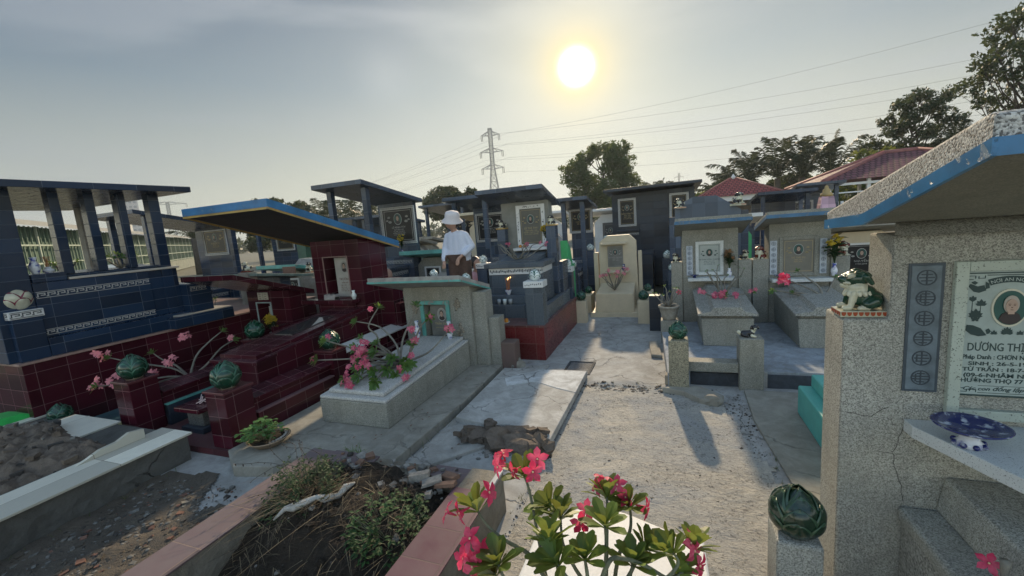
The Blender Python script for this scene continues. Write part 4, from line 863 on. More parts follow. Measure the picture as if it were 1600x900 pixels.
slab_roof(t,-3.10,-1.97,3.72,4.46,1.16,.955,.062,plain('weathered_grey_roof',(.30,.29,.27),.8,.3,10,bmp=.004),trim=TEALP,trimh=.02)
vase((-2.72,4.00,.42),'tall patterned vase left of the turquoise niche',.20,.036); vase((-2.29,3.98,.42),'slim white patterned vase right of the turquoise niche',.20,.036)
def W3(x,y,Yd):  # pixel of the photo -> world at distance plane Y=Yd (used only to write these numbers down)
    d=fw*655+cr*(x-800)-cu*(y-450); return Vector((0,0,1.6))+d*(Yd/d.y)
root=(-2.45,3.25,.38)
desert_rose(root,'sprawling desert rose with masses of pink flowers on the pebble-dash grave',1,
 [[root,(-2.62,3.12,.47),(-2.80,3.05,.58),(-3.02,2.95,.68)],[root,(-2.6,3.2,.55),(-2.68,3.25,.66),(-2.72,3.2,.76),(-2.66,3.3,.92)],[root,(-2.50,3.15,.5),(-2.7,2.95,.52),(-2.95,2.75,.56)],[root,(-2.35,3.3,.48),(-2.3,3.35,.62),(-2.22,3.35,.74),(-2.1,3.3,.82)],[root,(-2.25,3.3,.44),(-2.1,3.3,.52),(-1.98,3.4,.66)],[root,(-2.4,3.1,.42),(-2.35,2.85,.44),(-2.3,2.7,.42)],[root,(-2.5,3.3,.55),(-2.75,3.4,.70),(-2.95,3.3,.78)],[root,(-2.3,3.15,.42),(-2.2,3.0,.5),(-2.12,2.9,.5)],[root,(-2.55,3.05,.42),(-2.62,2.9,.42),(-2.66,2.75,.40)],[root,(-2.45,3.35,.6),(-2.35,3.4,.8),(-2.3,3.4,.92)],[root,(-2.52,3.1,.42),(-2.56,2.98,.50),(-2.58,2.92,.56)],[root,(-2.45,3.05,.44),(-2.48,2.9,.50),(-2.5,2.82,.50)],[root,(-2.4,3.05,.40),(-2.4,2.95,.40),(-2.42,2.88,.38)],[root,(-2.5,3.1,.40),(-2.55,2.85,.38),(-2.57,2.75,.36)],[root,(-2.3,3.2,.48),(-2.24,3.15,.56),(-2.22,3.14,.60)],[root,(-2.35,3.15,.38),(-2.3,3.0,.38),(-2.28,2.95,.38)],[root,(-2.55,3.2,.5),(-2.7,3.1,.56),(-2.74,3.02,.60)]]+[[root,tuple(root[i]+(c[i]-root[i])*.5+(0,0,.03)[i] for i in range(3)),c] for c in ((-2.5,2.98,.58),(-2.6,2.86,.48),(-2.42,2.84,.46),(-2.34,2.92,.44),(-2.56,3.1,.62),(-2.38,3.06,.5),(-2.28,3.1,.46),(-2.68,2.96,.50),(-2.5,2.74,.44),(-2.2,3.05,.46),(-2.75,3.12,.66))],
 [((-2.62,2.95,.62),(0,-1,.4),9),((-2.70,2.90,.55),(0,-1,.4),6),((-2.48,2.78,.52),(.2,-1,.4),7),((-2.55,2.84,.60),(.2,-1,.4),6),((-2.60,2.70,.40),(0,-1,.3),6),((-2.66,2.76,.46),(0,-1,.3),5),((-2.52,2.66,.36),(.2,-1,.3),4),((-2.95,2.72,.58),(-.2,-1,.4),2),((-2.70,3.22,.95),(0,-1,.4),2),((-2.98,2.95,.71),(0,-1,.3),2),((-2.08,3.28,.85),(.2,-1,.3),2),((-1.96,3.38,.69),(.2,-1,.3),4),((-2.22,3.18,.62),(.2,-1,.3),3),((-2.20,3.1,.52),(.2,-1,.2),3),((-2.16,2.92,.40),(.2,-1,.2),3),((-2.25,2.98,.44),(.2,-1,.2),3),((-2.3,3.28,.70),(.2,-1,.2),3),((-2.4,2.9,.32),(.1,-1,.2),2)],PINK,seed=6,leafL=.080,nleaf=14,fr=.029,thick=.013)
# ---------- grey tomb on its red tiled platform ----------
pt=T('tiled_platform','red-brown tiled platform edged with worn tiles beside the middle aisle','platform',(-1.9,5.5,0))
box('platform_body',-2.55,-1.39,4.61,6.50,-.02,.40,tile('redbrown_tile',(.15,.022,.022),.25,.2,grout=(.22,.13,.11),rough=.25,dirt=.5),pt,bevel=.004); box('platform_top',-2.56,-1.38,4.60,6.50,.401,.425,tile('top_tile',(.14,.05,.045),.16,.16,grout=(.3,.25,.22),rough=.35,dirt=.9),pt,bevel=.003)
t=T('pillared_tomb','grey tiled tomb with floral white-framed tablet and flat sloping roof','tomb',(-1.95,5.8,.425))
box('grave_box',-2.30,-1.54,5.2,5.95,.4255,.97,GREYT,t,bevel=.004); c_=box('marble_band',-2.29,-1.55,5.19,5.96,.9705,1.06,WHITE,t); box('grave_lid',-2.34,-1.50,5.15,5.97,1.0605,1.125,GREYT,t)
q=MB(); q.hexa([(-2.2,5.3,1.1255),(-1.64,5.3,1.1255),(-1.64,5.96,1.1255),(-2.2,5.96,1.1255)],[(-2.2,5.3,1.14),(-1.64,5.3,1.14),(-1.64,5.96,1.22),(-2.2,5.96,1.22)]); P('grave_mound',q,GREYT,t)
q=MB(); random.seed(2)
for k in range(34): a=-2.27+.022*k; q.box(a,a+.012,5.187,5.19,1.0+rv(-.01,.01),1.02+rv(0,.02))
P('sprig_pattern',q,DARKINK,c_)
box('altar_step',-2.36,-1.66,4.98,5.19,.4256,.60,GREYT,t); box('altar_step',-2.32,-1.70,5.05,5.1905,.601,.71,GREYT,t)
box('side_wall',-1.50,-1.42,4.83,6.2,.4257,.60,GREYT,t); box('side_wall_back',-1.52,-1.44,5.9,6.25,.6005,1.05,BLUE2,t)
hw=6.0; box('headstone',-2.36,-1.62,hw,hw+.2,.4258,1.96,plain('beige_render',(.22,.225,.20),.6,.15,9),t)
plaque(t,-2.12,-1.68,1.27,1.90,hw,.055,plain('grey_green_stone',(.075,.08,.07),.3,.15),WHITE,INKG,[('LÊ THỊ THU',.078),('SINH NĂM: 1940',.05),('HƯỞNG THỌ 71 TUỔI',.045),('CON CHÁU LẬP MỘ',.045)])
q=MB(); random.seed(12)
for x,z_,hz in ((-2.093,1.585,.22),(-1.707,1.585,.22)):
    for k in range(18): q.ell((x+rv(-.012,.012),hw-.0205,z_+rv(-1,1)*hz),(rv(.003,.008),.002,rv(.004,.010)),0,6,4)
for k in range(16): q.ell((rv(-2.05,-1.75),hw-.0205,1.873+rv(-.012,.012)),(rv(.004,.010),.002,rv(.003,.008)),0,6,4)
P('frame_sprigs',q,DARKINK,t)
box('offering_shelf',-2.15,-1.60,5.82,5.999,1.24,1.28,WHITE,t)
slab_roof(t,-2.52,-1.54,5.45,6.35,2.13,1.93,.06,BLUE2)
t=T('tiled_post','square blue-grey pillar left of the white-framed tablet with a lion on top','post',(-2.32,5.9,.425)); box('post_shaft',-2.40,-2.27,5.86,5.99,.4259,1.57,BLUE2,t); box('post_cap',-2.41,-2.26,5.85,5.995,1.571,1.59,YELP,t)
t=T('tiled_post','square blue-grey pillar right of the white-framed tablet with a lion on top','post',(-1.53,5.9,.425)); box('post_shaft',-1.61,-1.47,5.74,5.89,.606,1.57,BLUE2,t); box('post_cap',-1.62,-1.46,5.73,5.895,1.571,1.59,YELP,t)
lion((-2.335,5.92,1.59),'dark glazed guardian lion on the left pillar of the grey tomb',.145,.5,(BLKC,CRMC,REDC,BLKC),group=None,base=False)
lion((-1.54,5.81,1.59),'dark glazed guardian lion on the right pillar of the grey tomb',.15,.9,(BLKC,CRMC,REDC,BLKC),base=False)
def mpost(x0,x1,y0,y1,z0,z1,lb,ll,mat=GREYT,kind='white',sc=.8,cap=.075,grp=None):
    t=T('lotus_post',lb,'post',((x0+x1)/2,(y0+y1)/2,z0)); box('post_shaft',x0,x1,y0,y1,z0,z1-cap,mat,t,bevel=.003); c_=box('post_cap',x0-.012,x1+.012,y0-.012,y1+.012,z1-cap+.0005,z1,WHITE,t,bevel=.003)
    k=MB(); random.seed(int(abs(x0*100)))
    for i in range(9): k.ell((x0+(x1-x0)*(i+.5)/9,y0-.0125,z1-cap*.5+rv(-.012,.012)),(.006,.002,.009),0,6,4)
    P('sprig_pattern',k,DARKINK,c_); lotus(kind,((x0+x1)/2,(y0+y1)/2,z1),ll,sc,x0*3,grp)
mpost(-1.60,-1.385,4.63,4.80,.4251,.95,'dark grey post with white cap at the near corner of the red-brown platform','white lotus finial with dark green rims on the near corner grey post',sc=.86)
mpost(-1.55,-1.40,6.30,6.46,.4252,.92,'short blue post at the far right corner of the red-brown platform','white lotus finial on the far corner post beside the green headboard',BLUE2,sc=.78)
mpost(-2.66,-2.50,5.6,5.76,.3,1.10,'blue post with key-pattern cap behind the standing woman','pale green lotus finial on the blue post right of the standing woman',BLUE2,sc=.76)
# offerings
def plate(loc,label,r,items,mats,name):
    t=T('offering_plate',label,'plate',loc); P('plate_dish',MB().lathe([(r*.5,0),(r*.9,.006),(r,.013),(r*.93,.013),(r*.5,.006)],loc,22),WHTC,t,smooth=True)
    for k in range(items):
        a=k*2.1; q=MB(); s=r*.34; q.ell((loc[0]+math.cos(a)*r*.42,loc[1]+math.sin(a)*r*.42,loc[2]+s*.8+(.02 if k==0 else 0)),(s,s,s*.85),0,12,8); P(name,q,mats,t,smooth=True)
    return t
plate((-2.13,4.74,.425),'white plate piled with pale cakes on the red-brown platform',.085,5,plain('pale_cake',(.5,.42,.40),.6,.2),'cake'); plate((-1.93,4.73,.425),'white plate with orange fruit on the red-brown platform',.07,4,plain('orange_peel',(.60,.24,.03),.45,.15),'orange')
q=T('incense_bowl','small white and blue bowl of burning incense on the top altar step','incense bowl',(-2.0,5.12,.71)); P('bowl',MB().lathe([(.022,0),(.025,.005),(.045,.06),(.047,.065),(.04,.065),(.02,.03)],(-2.0,5.12,.71),18),COBW,q,smooth=True)
m=MB(); random.seed(5); e_=MB()
for k in range(11):
    a=Vector((-2.0+rv(-.02,.02),5.12+rv(-.02,.02),.76)); d_=a+Vector((rv(-.04,.04),rv(-.03,.03),rv(.12,.2))); m.tube([a,d_],.0025,0,4)
    if k<3: e_.ell(d_,(.008,.006,.014),0,6,4)
P('incense_sticks',m,plain('orange_sticks',(.45,.16,.05),.8,.2),q); P('flames',e_,plain('flame',(1.,.55,.2),.5,.05,em=3.),q,smooth=True)
for k,(x,lb,mt) in enumerate(((-2.10,'clear glass tumbler left of the white cup','g'),(-2.02,'white china cup between two glass tumblers on the lower altar step','w'),(-1.94,'clear glass tumbler right of the white cup','g'))):
    P('cup' if mt=='w' else 'glass_tumbler',MB().lathe([(.02,0),(.028,.07),(.026,.07),(.018,.006)],(x,5.015,.6),16),WHTC if mt=='w' else plain('glass_grey',(.28,.31,.32),.05,.1,spec=.9),None,smooth=True,label=lb,cat='cup',loc=(x,5.015,.6)) if 1 else 0
vase((-1.66,5.9,1.28),'white vase with bright yellow flowers on the grey tomb shelf',.12,.035,COBW,'yellow_flowers',[LEAFD,YELF],14,.19)
P('orange_fruit',MB().ell((-1.99,5.9,1.305),(.028,.028,.026),0,12,8).ell((-2.06,5.9,1.303),(.026,.026,.024),0,12,8),plain('orange_peel',(.60,.24,.03),.45,.15),None,smooth=True,label='pair of orange fruits touching on the white marble shelf',cat='fruit')
auto_rose((-1.95,5.45,1.13),'bare wide-branching desert rose with few pink blooms on the grey tomb lid',.26,.42,13,6,seed=21,leafL=.02,nleaf=2,fr=.026)
# ---------- cream tomb ----------
t=T('plain_tomb','cream painted tomb with stepped headstone and plain box grave','tomb',(-.85,7.2,0))
box('plinth',-1.24,-.47,6.88,7.65,-.01,.075,CREAM,t); q=MB(); q.hexa([(-1.155,6.93,.0755),(-.545,6.93,.0755),(-.56,7.58,.0755),(-1.14,7.58,.0755)],[(-1.15,6.93,.385),(-.545,6.93,.385),(-.56,7.58,.47),(-1.14,7.58,.47)]); P('grave_box',q,CREAM,t,bevel=.008)
q=MB(); q.prism([(-1.19,.0),(-.50,.0),(-.53,1.20),(-.64,1.31),(-1.02,1.31),(-1.16,1.20)],'y',7.6,7.75); P('headstone',q,CREAM,t,bevel=.006); q=MB(); q.box(-1.27,-1.19,7.62,7.74,0,1.02); q.box(-.50,-.44,7.62,7.74,0,1.02); P('side_wing',q,CREAM,t,bevel=.006)
box('canopy_ledge',-1.12,-.68,7.49,7.599,1.155,1.19,CREAM,t); plaque(t,-1.03,-.74,.74,1.14,7.6,.012,plain('grey_tablet',(.16,.16,.145),.5,.2),CREAM,INKW,[('NGUYỄN THỊ BẢY',.075),('SINH: 1935',.06),('MẤT: 2008',.06)])
box('offering_shelf',-1.07,-.66,7.46,7.599,.655,.685,CREAM,t); box('side_post_low',-1.42,-1.28,7.2,7.6,0,.32,CREAM,t); box('side_post_low',-.43,-.26,7.2,7.6,0,.34,CREAM,t)
for x0,x1,lb,ll in ((-1.405,-1.235,'cream painted post left of the cream tomb','green lotus finial on the left cream post'),(-.455,-.285,'cream painted post right of the cream tomb','green lotus finial on the right cream post')):
    box('gate_post',x0,x1,6.46,6.62,-.01,.355,CREAM,None,label=lb,cat='post'); lotus('green',((x0+x1)/2,6.54,.355),ll,.95,x0,'green lotus finials of the cream tomb')
lotus('green',(-1.35,7.4,.32),'small green lotus finial behind the left cream post',.8,1,'green lotus finials of the cream tomb'); lotus('green',(-.345,7.4,.34),'small green lotus finial behind the right cream post',.8,2,'green lotus finials of the cream tomb')
auto_rose((-.86,7.12,.42),'pink flowering desert rose growing from the cream grave lid',.36,.28,12,12,PALE,seed=31,leafL=.03,nleaf=3,fr=.030)
vase((-.74,7.53,.685),'small blue and white vase on the cream tomb shelf',.12,.035,COBALT)
# dark bin-like post, potted plant
P('dark_post',MB().box(-.27,-.12,6.05,6.2,-.01,.50),DARKT,None,bevel=.004,label='black glossy tiled post between the cream tomb and the potted plant',cat='post')
pd=T('stone_pedestal','squat pebble-dash pedestal at the corner of the bluish platform','pedestal',(-.01,5.55,.15)); box('pedestal_block',-.11,.10,5.45,5.66,-.01,.29,PEB_G,pd)
pp=T('flower_pot','weathered round cement flower pot on a pebble-dash pedestal','pot',(-.01,5.55,.29)); P('pot_body',MB().lathe([(.075,0),(.085,.02),(.11,.11),(.118,.15),(.13,.155),(.13,.18),(.112,.18),(.105,.15)],(-.01,5.55,.29),26),concrete('pot_cement',(.34,.32,.27),spots=.4,scale=4),pp,smooth=True); P('pot_soil',MB().lathe([(1e-5,.155),(.106,.155)],(-.01,5.55,.29),20),SOIL,pp)
auto_rose((-.01,5.55,.45),'potted desert rose with yellowish leaves and one red bloom',.27,.19,9,1,HOT,seed=41,leafL=.035,nleaf=5,fr=.03)
# green headboard
t=T('painted_headboard','bright green stepped headboard behind the far corner post','headboard',(-1.6,7.3,.1)); q=MB(); q.prism([(7.0,.05),(7.5,.05),(7.5,.86),(7.35,.86),(7.22,1.16),(7.0,1.3)],'x',-1.72,-1.60); P('panel',q,GREENP,t,bevel=.005)
# ---------- T3: canopy tomb left of woman ----------
mausoleum('blue-grey canopy tomb with yellow flowers left of the standing woman',-5.28,-4.30,5.3,6.95,2.48,2.25,0.3,BLUE2,(-5.13,-4.38,1.44,2.13),INKW,lines=[('LÊ MINH TÚY',.085),('SINH NĂM: 1945',.05),('TẠ THẾ: 12-3-2009',.05),('HƯỞNG THỌ 65 TUỔI',.045),('CON CHÁU LẬP MỘ',.045)],boxh=.7)
vase((-4.66,6.66,1.21),'blue vase of yellow flowers in front of the key-framed tablet',.13,.035,COBALT,'yellow_flowers',[LEAFD,YELF],14,.26)
# T4
mausoleum('slate canopy tomb directly behind the standing woman',-4.30,-3.32,7.7,9.1,2.28,2.12,0.2,BLUE2,(-4.16,-3.44,1.30,1.95),INKW,lines=[('NGUYỄN ĐỨC THỨC',.075),('SINH NĂM: 1938',.05),('MẤT NGÀY 4-5-2012',.05),('CON CHÁU LẬP MỘ',.05)],boxh=.6)
mausoleum('narrow slate canopy tomb between the grey tomb and the cream tomb',-2.16,-1.48,8.4,9.7,2.09,1.92,0.,BLUE2,(-2.10,-1.58,1.34,1.88),INKG,lines=[('PHẠM VĂN HAI',.07),('SINH NĂM: 1950',.05),('MẤT NĂM: 2010',.05)],boxh=.6)
# T7 big dark double tomb
t=T('double_tomb','very large black tiled double tomb with two framed tablets','tomb',(-.35,10.6,0))
q=MB(); q.hexa([(-1.22,10.2,0),(.56,10.2,0),(.56,11.4,0),(-1.22,11.4,0)],[(-1.22,10.2,2.14),(.56,10.2,2.17),(.56,11.4,2.14),(-1.22,11.4,2.1)]); P('headstone',q,DARKT,t)
q=MB(); q.hexa([(-1.34,9.7,2.19),(.68,9.7,2.21),(.68,11.5,2.15),(-1.34,11.5,2.13)],[(-1.34,9.7,2.25),(.68,9.7,2.27),(.68,11.5,2.21),(-1.34,11.5,2.19)]); P('roof',q,DARKT,t,bevel=.004)
plaque(t,-1.08,-.68,1.40,2.04,10.2,.045,BLACK,WHITE,INKG,[('TRẦN VĂN TƯ',.08),('SINH: 1930',.06),('MẤT: 2005',.06),('CON CHÁU LẬP',.05)],key=True); plaque(t,.04,.44,1.46,2.06,10.2,.045,BLACK,WHITE,INKG,[('LÊ THỊ NĂM',.08),('SINH: 1934',.06),('MẤT: 2011',.06)],key=True)
box('offering_shelf',-1.12,-.62,10.0,10.199,1.28,1.32,DARKT,t); box('offering_shelf',0.,.5,10.0,10.199,1.34,1.38,DARKT,t); box('grave_box',-1.15,-.3,8.9,10.0,-.01,.85,DARKT,t); box('grave_box',-.1,.6,8.9,10.0,-.01,.75,DARKT,t)
k=MB(); meander(k,'x',-1.12,-.62,10.0,1.20,.05); P('key_frieze',k,INKW,t)
for x,y,lb in ((-.02,8.3,'left of two white lotus finials on stacked blue posts by the wing wall'),(.07,7.8,'right and lower of two white lotus finials by the wing wall')):
    P('dark_post',MB().box(x-.09,x+.09,y-.09,y+.09,-.01,.80 if y>8 else .62),BLUE2,None,bevel=.004,label='blue post under the '+lb.split(' of')[0]+' white lotus near the wing wall',cat='post'); lotus('white',(x,y,.80 if y>8 else .62),lb,.98,x)
for x,y,z,lb in ((-1.62,9.3,.95,'small white lotus finial beside the narrow slate tomb'),(-1.77,8.1,.72,'pale lotus finial on a post before the narrow slate tomb'),(-1.3,9.6,1.1,'distant white lotus finial left of the cream headstone')):
    P('blue_post',MB().box(x-.08,x+.08,y-.08,y+.08,-.01,z),BLUE2,None,bevel=.003,label='blue post under the '+lb.replace(' finial',''),cat='post'); lotus('white',(x,y,z),lb,.95,x)
for sx,y,z,lb in ((-3.12,5.15,.98,'dark-rimmed white lotus finial left of the standing woman'),(-3.3,6.1,1.08,'light green lotus finial further back, left of the woman'),(-2.42,4.75,.95,'white lotus finial peeking over the grey slab roof before the woman')):
    P('low_pillar',MB().box(sx-.1,sx+.1,y-.1,y+.1,.0,z),BLUE2,None,bevel=.003,label='low blue pillar carrying the '+lb,cat='post'); lotus('white',(sx,y,z),lb,.72,sx)
# dark slanted grave covers around the woman
for i,(x0,x1,y0,y1,z0,z1,lb) in enumerate(((-2.95,-2.42,4.75,5.35,.45,.62,'lower black polished grave cover right of the woman'),(-3.9,-3.1,5.6,6.9,.62,.9,'long grave cover with pale marble edge left of the woman'))):
    t=T('grave_cover',lb,'grave',((x0+x1)/2,(y0+y1)/2,.0)); box('base_block',x0,x1,y0,y1,0,z0,BLUE2 if i else DARKT,t); q=MB(); q.hexa([(x0-.03,y0-.03,z0+.0005),(x1+.03,y0-.03,z0+.0005),(x1+.03,y1,z1-.06),(x0-.03,y1,z1-.06)],[(x0-.03,y0-.03,z0+.05),(x1+.03,y0-.03,z0+.05),(x1+.03,y1,z1),(x0-.03,y1,z1)]); P('cover_slab',q,plain('pale_marble',(.50,.46,.40),.3,.1) if i else BLACK,t,bevel=.004)
# ---------- woman and companions ----------
def person(loc,label,prims,mats,hat=None,name='person'):
    t=T(name,label,'person',loc); spheres_mesh('body',prims,mats,.009,t,smooth_it=3); return t
bx,by,bz=-2.85,5.45,.28
P('standing_block',MB().box(-3.1,-2.45,5.4,6.4,0,bz),DARKT,None,bevel=.004,label='dark tiled block the standing woman stands on',cat='block')
def q3(a,b,c): return (bx+a*.86,by+b,bz+c)
pr=[]
def cp(a,b,ra,rb,mi): pr.append((q3(*a),q3(*b),ra,rb,mi))
# legs (2 trousers), torso (1 shirt), skin 0, hair 3
for sx in(-1,1):
    cp((.085*sx+.0,.0,.86),(.095*sx,-.01,.50),.105,.092,2); cp((.095*sx,-.01,.50),(.10*sx,.01,.10),.092,.085,2); cp((.10*sx,.0,.04),(.10*sx,-.10,.03),.04,.032,3)
cp((-.05,0,.90),(.05,0,.90),.115,.115,2); cp((-.075,.0,.93),(-.085,-.02,1.25),.112,.078,1); cp((.075,.0,.93),(.085,-.02,1.25),.112,.078,1); cp((0,0,.93),(0,-.02,1.25),.118,.085,1); cp((-.12,-.02,1.0),(.12,-.02,1.0),.095,.095,1)
cp((-.02,-.03,1.30),(-.03,-.06,1.36),.045,.042,0)
cp((-.045,-.085,1.425),(-.04,-.08,1.455),.078,.085,0); cp((-.02,-.03,1.44),(-.02,-.03,1.47),.085,.085,3); cp((-.10,-.14,1.42),(-.105,-.145,1.425),.018,.015,0)
# arms: right arm (viewer left) hanging down and forward, other arm bent to hip
cp((-.165,-.02,1.25),(-.225,-.04,1.08),.056,.050,1); cp((-.225,-.04,1.08),(-.20,-.14,.93),.050,.044,1); cp((-.20,-.14,.92),(-.185,-.18,.86),.022,.026,0)
cp((.15,-.01,1.25),(.25,-.0,1.09),.058,.052,1); cp((.25,0,1.09),(.17,-.12,1.00),.052,.046,1); cp((.17,-.13,.99),(.10,-.17,.94),.026,.024,0); cp((.10,-.17,.94),(.07,-.18,.90),.026,.026,0)
for h0 in ((-.185,-.18,.86),(.07,-.18,.90)):
    for j in range(4): cp((h0[0]-.024+.016*j,h0[1]-.008,h0[2]-.01),(h0[0]-.028+.018*j,h0[1]-.018,h0[2]-.065+.008*abs(j-1.5)),.010,.008,0)
    cp((h0[0]+.028,h0[1]-.01,h0[2]+.005),(h0[0]+.040,h0[1]-.025,h0[2]-.035),.011,.009,0)
wm=T('person','standing woman in white shirt, brown trousers and white bucket hat looking down','person',(bx,by,bz)); 
def hemcut(ce,idx):
    z=ce[:,2]-bz; x=np.abs(ce[:,0]-bx); idx=idx.copy(); idx[(idx==2)&(z>.985)]=1; idx[(idx==1)&(x<.145)&(z<.985)]=2; return idx
spheres_mesh('body',pr,[SKIN,SHIRT,PANTS,HAIR],.008,wm,smooth_it=12,detail=hemcut)
hm=MB(); hc=Vector(q3(-.030,-.055,1.505)); prof=[(.155,-.048),(.152,-.042),(.108,.0),(.106,.05),(.092,.085),(.05,.10),(1e-5,.102)]
hm.lathe(prof,(0,0,0),28); tl=Matrix.Rotation(R(12),4,'Y')@Matrix.Rotation(R(14),4,'X'); hm.v=[tuple(hc+tl@Vector(v)) for v in hm.v]; ho=P('bucket_hat',hm,HATM,wm,smooth=True); ho.modifiers.new('s','SOLIDIFY').thickness=.004
def squat(loc,rz,label,shirt,hide=None):
    L_=Vector(loc); c,s=math.cos(rz),math.sin(rz)
    def w(a,b,d): return (L_.x+a*c-b*s,L_.y+a*s+b*c,L_.z+d)
    pr=[]
    def cp(a,b,ra,rb,mi): pr.append((w(*a),w(*b),ra,rb,mi))
    cp((0,.05,.22),(0,-.02,.42),.13,.12,1); cp((-.05,-.05,.52),(.05,-.05,.52),.11,.11,1); cp((0,-.08,.62),(0,-.10,.66),.045,.045,0); cp((0,-.13,.74),(0,-.12,.77),.085,.09,0); cp((0,-.09,.78),(0,-.08,.80),.09,.09,3)
    for sx in(-1,1):
        cp((.08*sx,.02,.20),(.15*sx,-.28,.38),.085,.065,0 if shirt==2 else 2); cp((.15*sx,-.28,.38),(.12*sx,-.16,.06),.058,.04,0); cp((.12*sx,-.14,.03),(.12*sx,-.30,.03),.04,.034,3 if sx<0 else 3)
        cp((.15*sx,-.05,.54),(.22*sx,-.2,.38),.05,.04,1); cp((.22*sx,-.2,.38),(.10*sx,-.36,.42),.038,.03,0); cp((.10*sx,-.36,.42),(.06*sx,-.40,.41),.028,.024,0)
        for j in range(4): cp((.06*sx,-.40+.0*j,.425-.014*j),(.02*sx,-.435,.42-.016*j),.009,.007,0)
        cp((.07*sx,-.38,.44),(.04*sx,-.40,.46),.010,.008,0)
    t=T('person',label,'person',loc); spheres_mesh('body',pr,[SKIN,PSH,plain('short_trousers',(.3,.22,.2),.8,.1),HAIR if shirt!=2 else WHTC],.010,t,smooth_it=2); return t
squat((-3.10,6.3,.28),R(90),'crouching person in a pink top half hidden behind the standing woman',1)
squat((-4.50,5.75,.22),R(90),'crouching person in pink with white shoes mostly hidden behind the maroon tomb',2)
# ---------- raised platform with two pebble-dash tombs ----------
pf=T('grave_platform','bluish cement platform with soot-blackened front edge','platform',(1.2,5.2,0)); pf_top=concrete('bluish_platform',(.30,.34,.38),spots=.3,crack=.3,scale=1.6)
q=MB(); q.prism([(-.03,3.98),(.14,4.0),(.17,4.12),(3.4,4.20),(3.4,6.8),(-.16,6.8)],'z',-.03,.145); P('platform_top',q,pf_top,pf,bevel=.006)
q=MB(); q.prism([(.17,4.10),(3.4,4.18),(3.4,4.199),(.17,4.119)],'z',-.02,.12); P('blackened_front',q,concrete('sooty_front',(.055,.065,.08),spots=.2,dirt=(.03,.03,.03),scale=2.5),pf)
q=MB(); q.prism([(.60,4.10),(.80,4.10),(.78,4.13),(.62,4.13)],'z',-.02,.15); P('cement_smear',q,CONB,pf)
def roofed_tomb(label,bx0,bx1,wx0,wx1,Y,gx,pl,chim,extra=None,boxw=(.32,.83),gy=4.9,boxh=(.17,.53),roof=None,lines=(),stone=None,frame=None,ink=None):
    t=T('roofed_tomb',label,'tomb',((bx0+bx1)/2,Y,.145))
    q=MB(); q.box(bx0,bx1,Y,Y+.28,.1455,1.40); P('headstone',q,PEB_G,t,bevel=.008); q=MB(); q.box(wx0,bx0-.001,Y-.02,Y+.18,.1456,.96); P('side_wing',q,PEB_G,t,bevel=.008); q=MB(); q.box(bx1+.001,wx1,Y-.02,Y+.18,.1456,.96); P('side_wing',q,PEB_G,t,bevel=.008)
    x0,x1=boxw; q=MB(); q.hexa([(x0+.02,gy,.1457),(x1-.02,gy,.1457),(x1-.02,Y-.02,.1457),(x0+.02,Y-.02,.1457)],[(x0,gy,boxh[1]-.08),(x1,gy,boxh[1]-.08),(x1,Y-.02,boxh[1]+.02),(x0,Y-.02,boxh[1]+.02)]); P('grave_box',q,PEB_G,t,bevel=.006)
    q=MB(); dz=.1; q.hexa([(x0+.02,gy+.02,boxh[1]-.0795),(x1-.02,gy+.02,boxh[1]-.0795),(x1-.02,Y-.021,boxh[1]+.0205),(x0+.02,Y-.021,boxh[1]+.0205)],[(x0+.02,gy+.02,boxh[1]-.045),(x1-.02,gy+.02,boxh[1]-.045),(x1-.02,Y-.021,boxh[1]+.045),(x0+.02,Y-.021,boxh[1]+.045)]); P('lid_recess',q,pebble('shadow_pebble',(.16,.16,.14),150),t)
    q=MB(); za,zb=boxh[1]-.0445,boxh[1]+.0455; xm=(x0+x1)/2
    q.prism([(x0-.035,0),(x1+.035,0),(x1+.035,.022),(xm+.16,.052),(xm+.13,.095),(xm-.13,.095),(xm-.16,.052),(x0-.035,.022)],'y',gy-.03,Y-.022); q.v=[(a,b_,c+za+(zb-za)*(b_-gy)/(Y-gy)) for a,b_,c in q.v]; P('grave_lid',q,pebble('lid_pebble',(.30,.30,.27),150),t,bevel=.004)
    rx0,rx1,ry0,ry1,rz0,rz1=roof; slab_roof(t,rx0,rx1,ry0,ry1,rz0,rz1,.075,PEB_G,trim=worn('faded_blue',(.06,.16,.28),(.2,.21,.2),.58,.6),trimh=.04)
    ps=MB(); ps.box(pl[0]-.10,pl[1]+.12,Y-.16,Y-.0005,pl[2]-.06,pl[2]-.02); P('offering_shelf',ps,WTERR,t,bevel=.004)
    plaque(t,*pl,Y,.038,stone or plain('pale_blue_granite',(.36,.40,.38),.4,.1),frame or WTERR,ink or INKD,lines)
    for cx0,cx1,z0_,z1_ in chim:
        st_=P('couplet_strip',MB().box(cx0,cx1,Y-.012,Y,z0_,z1_),plain('pale_blue_marble',(.45,.50,.56),.4,.15),t,bevel=.003); longevity(st_,cx0,cx1,z0_,z1_,Y-.013)
    return t
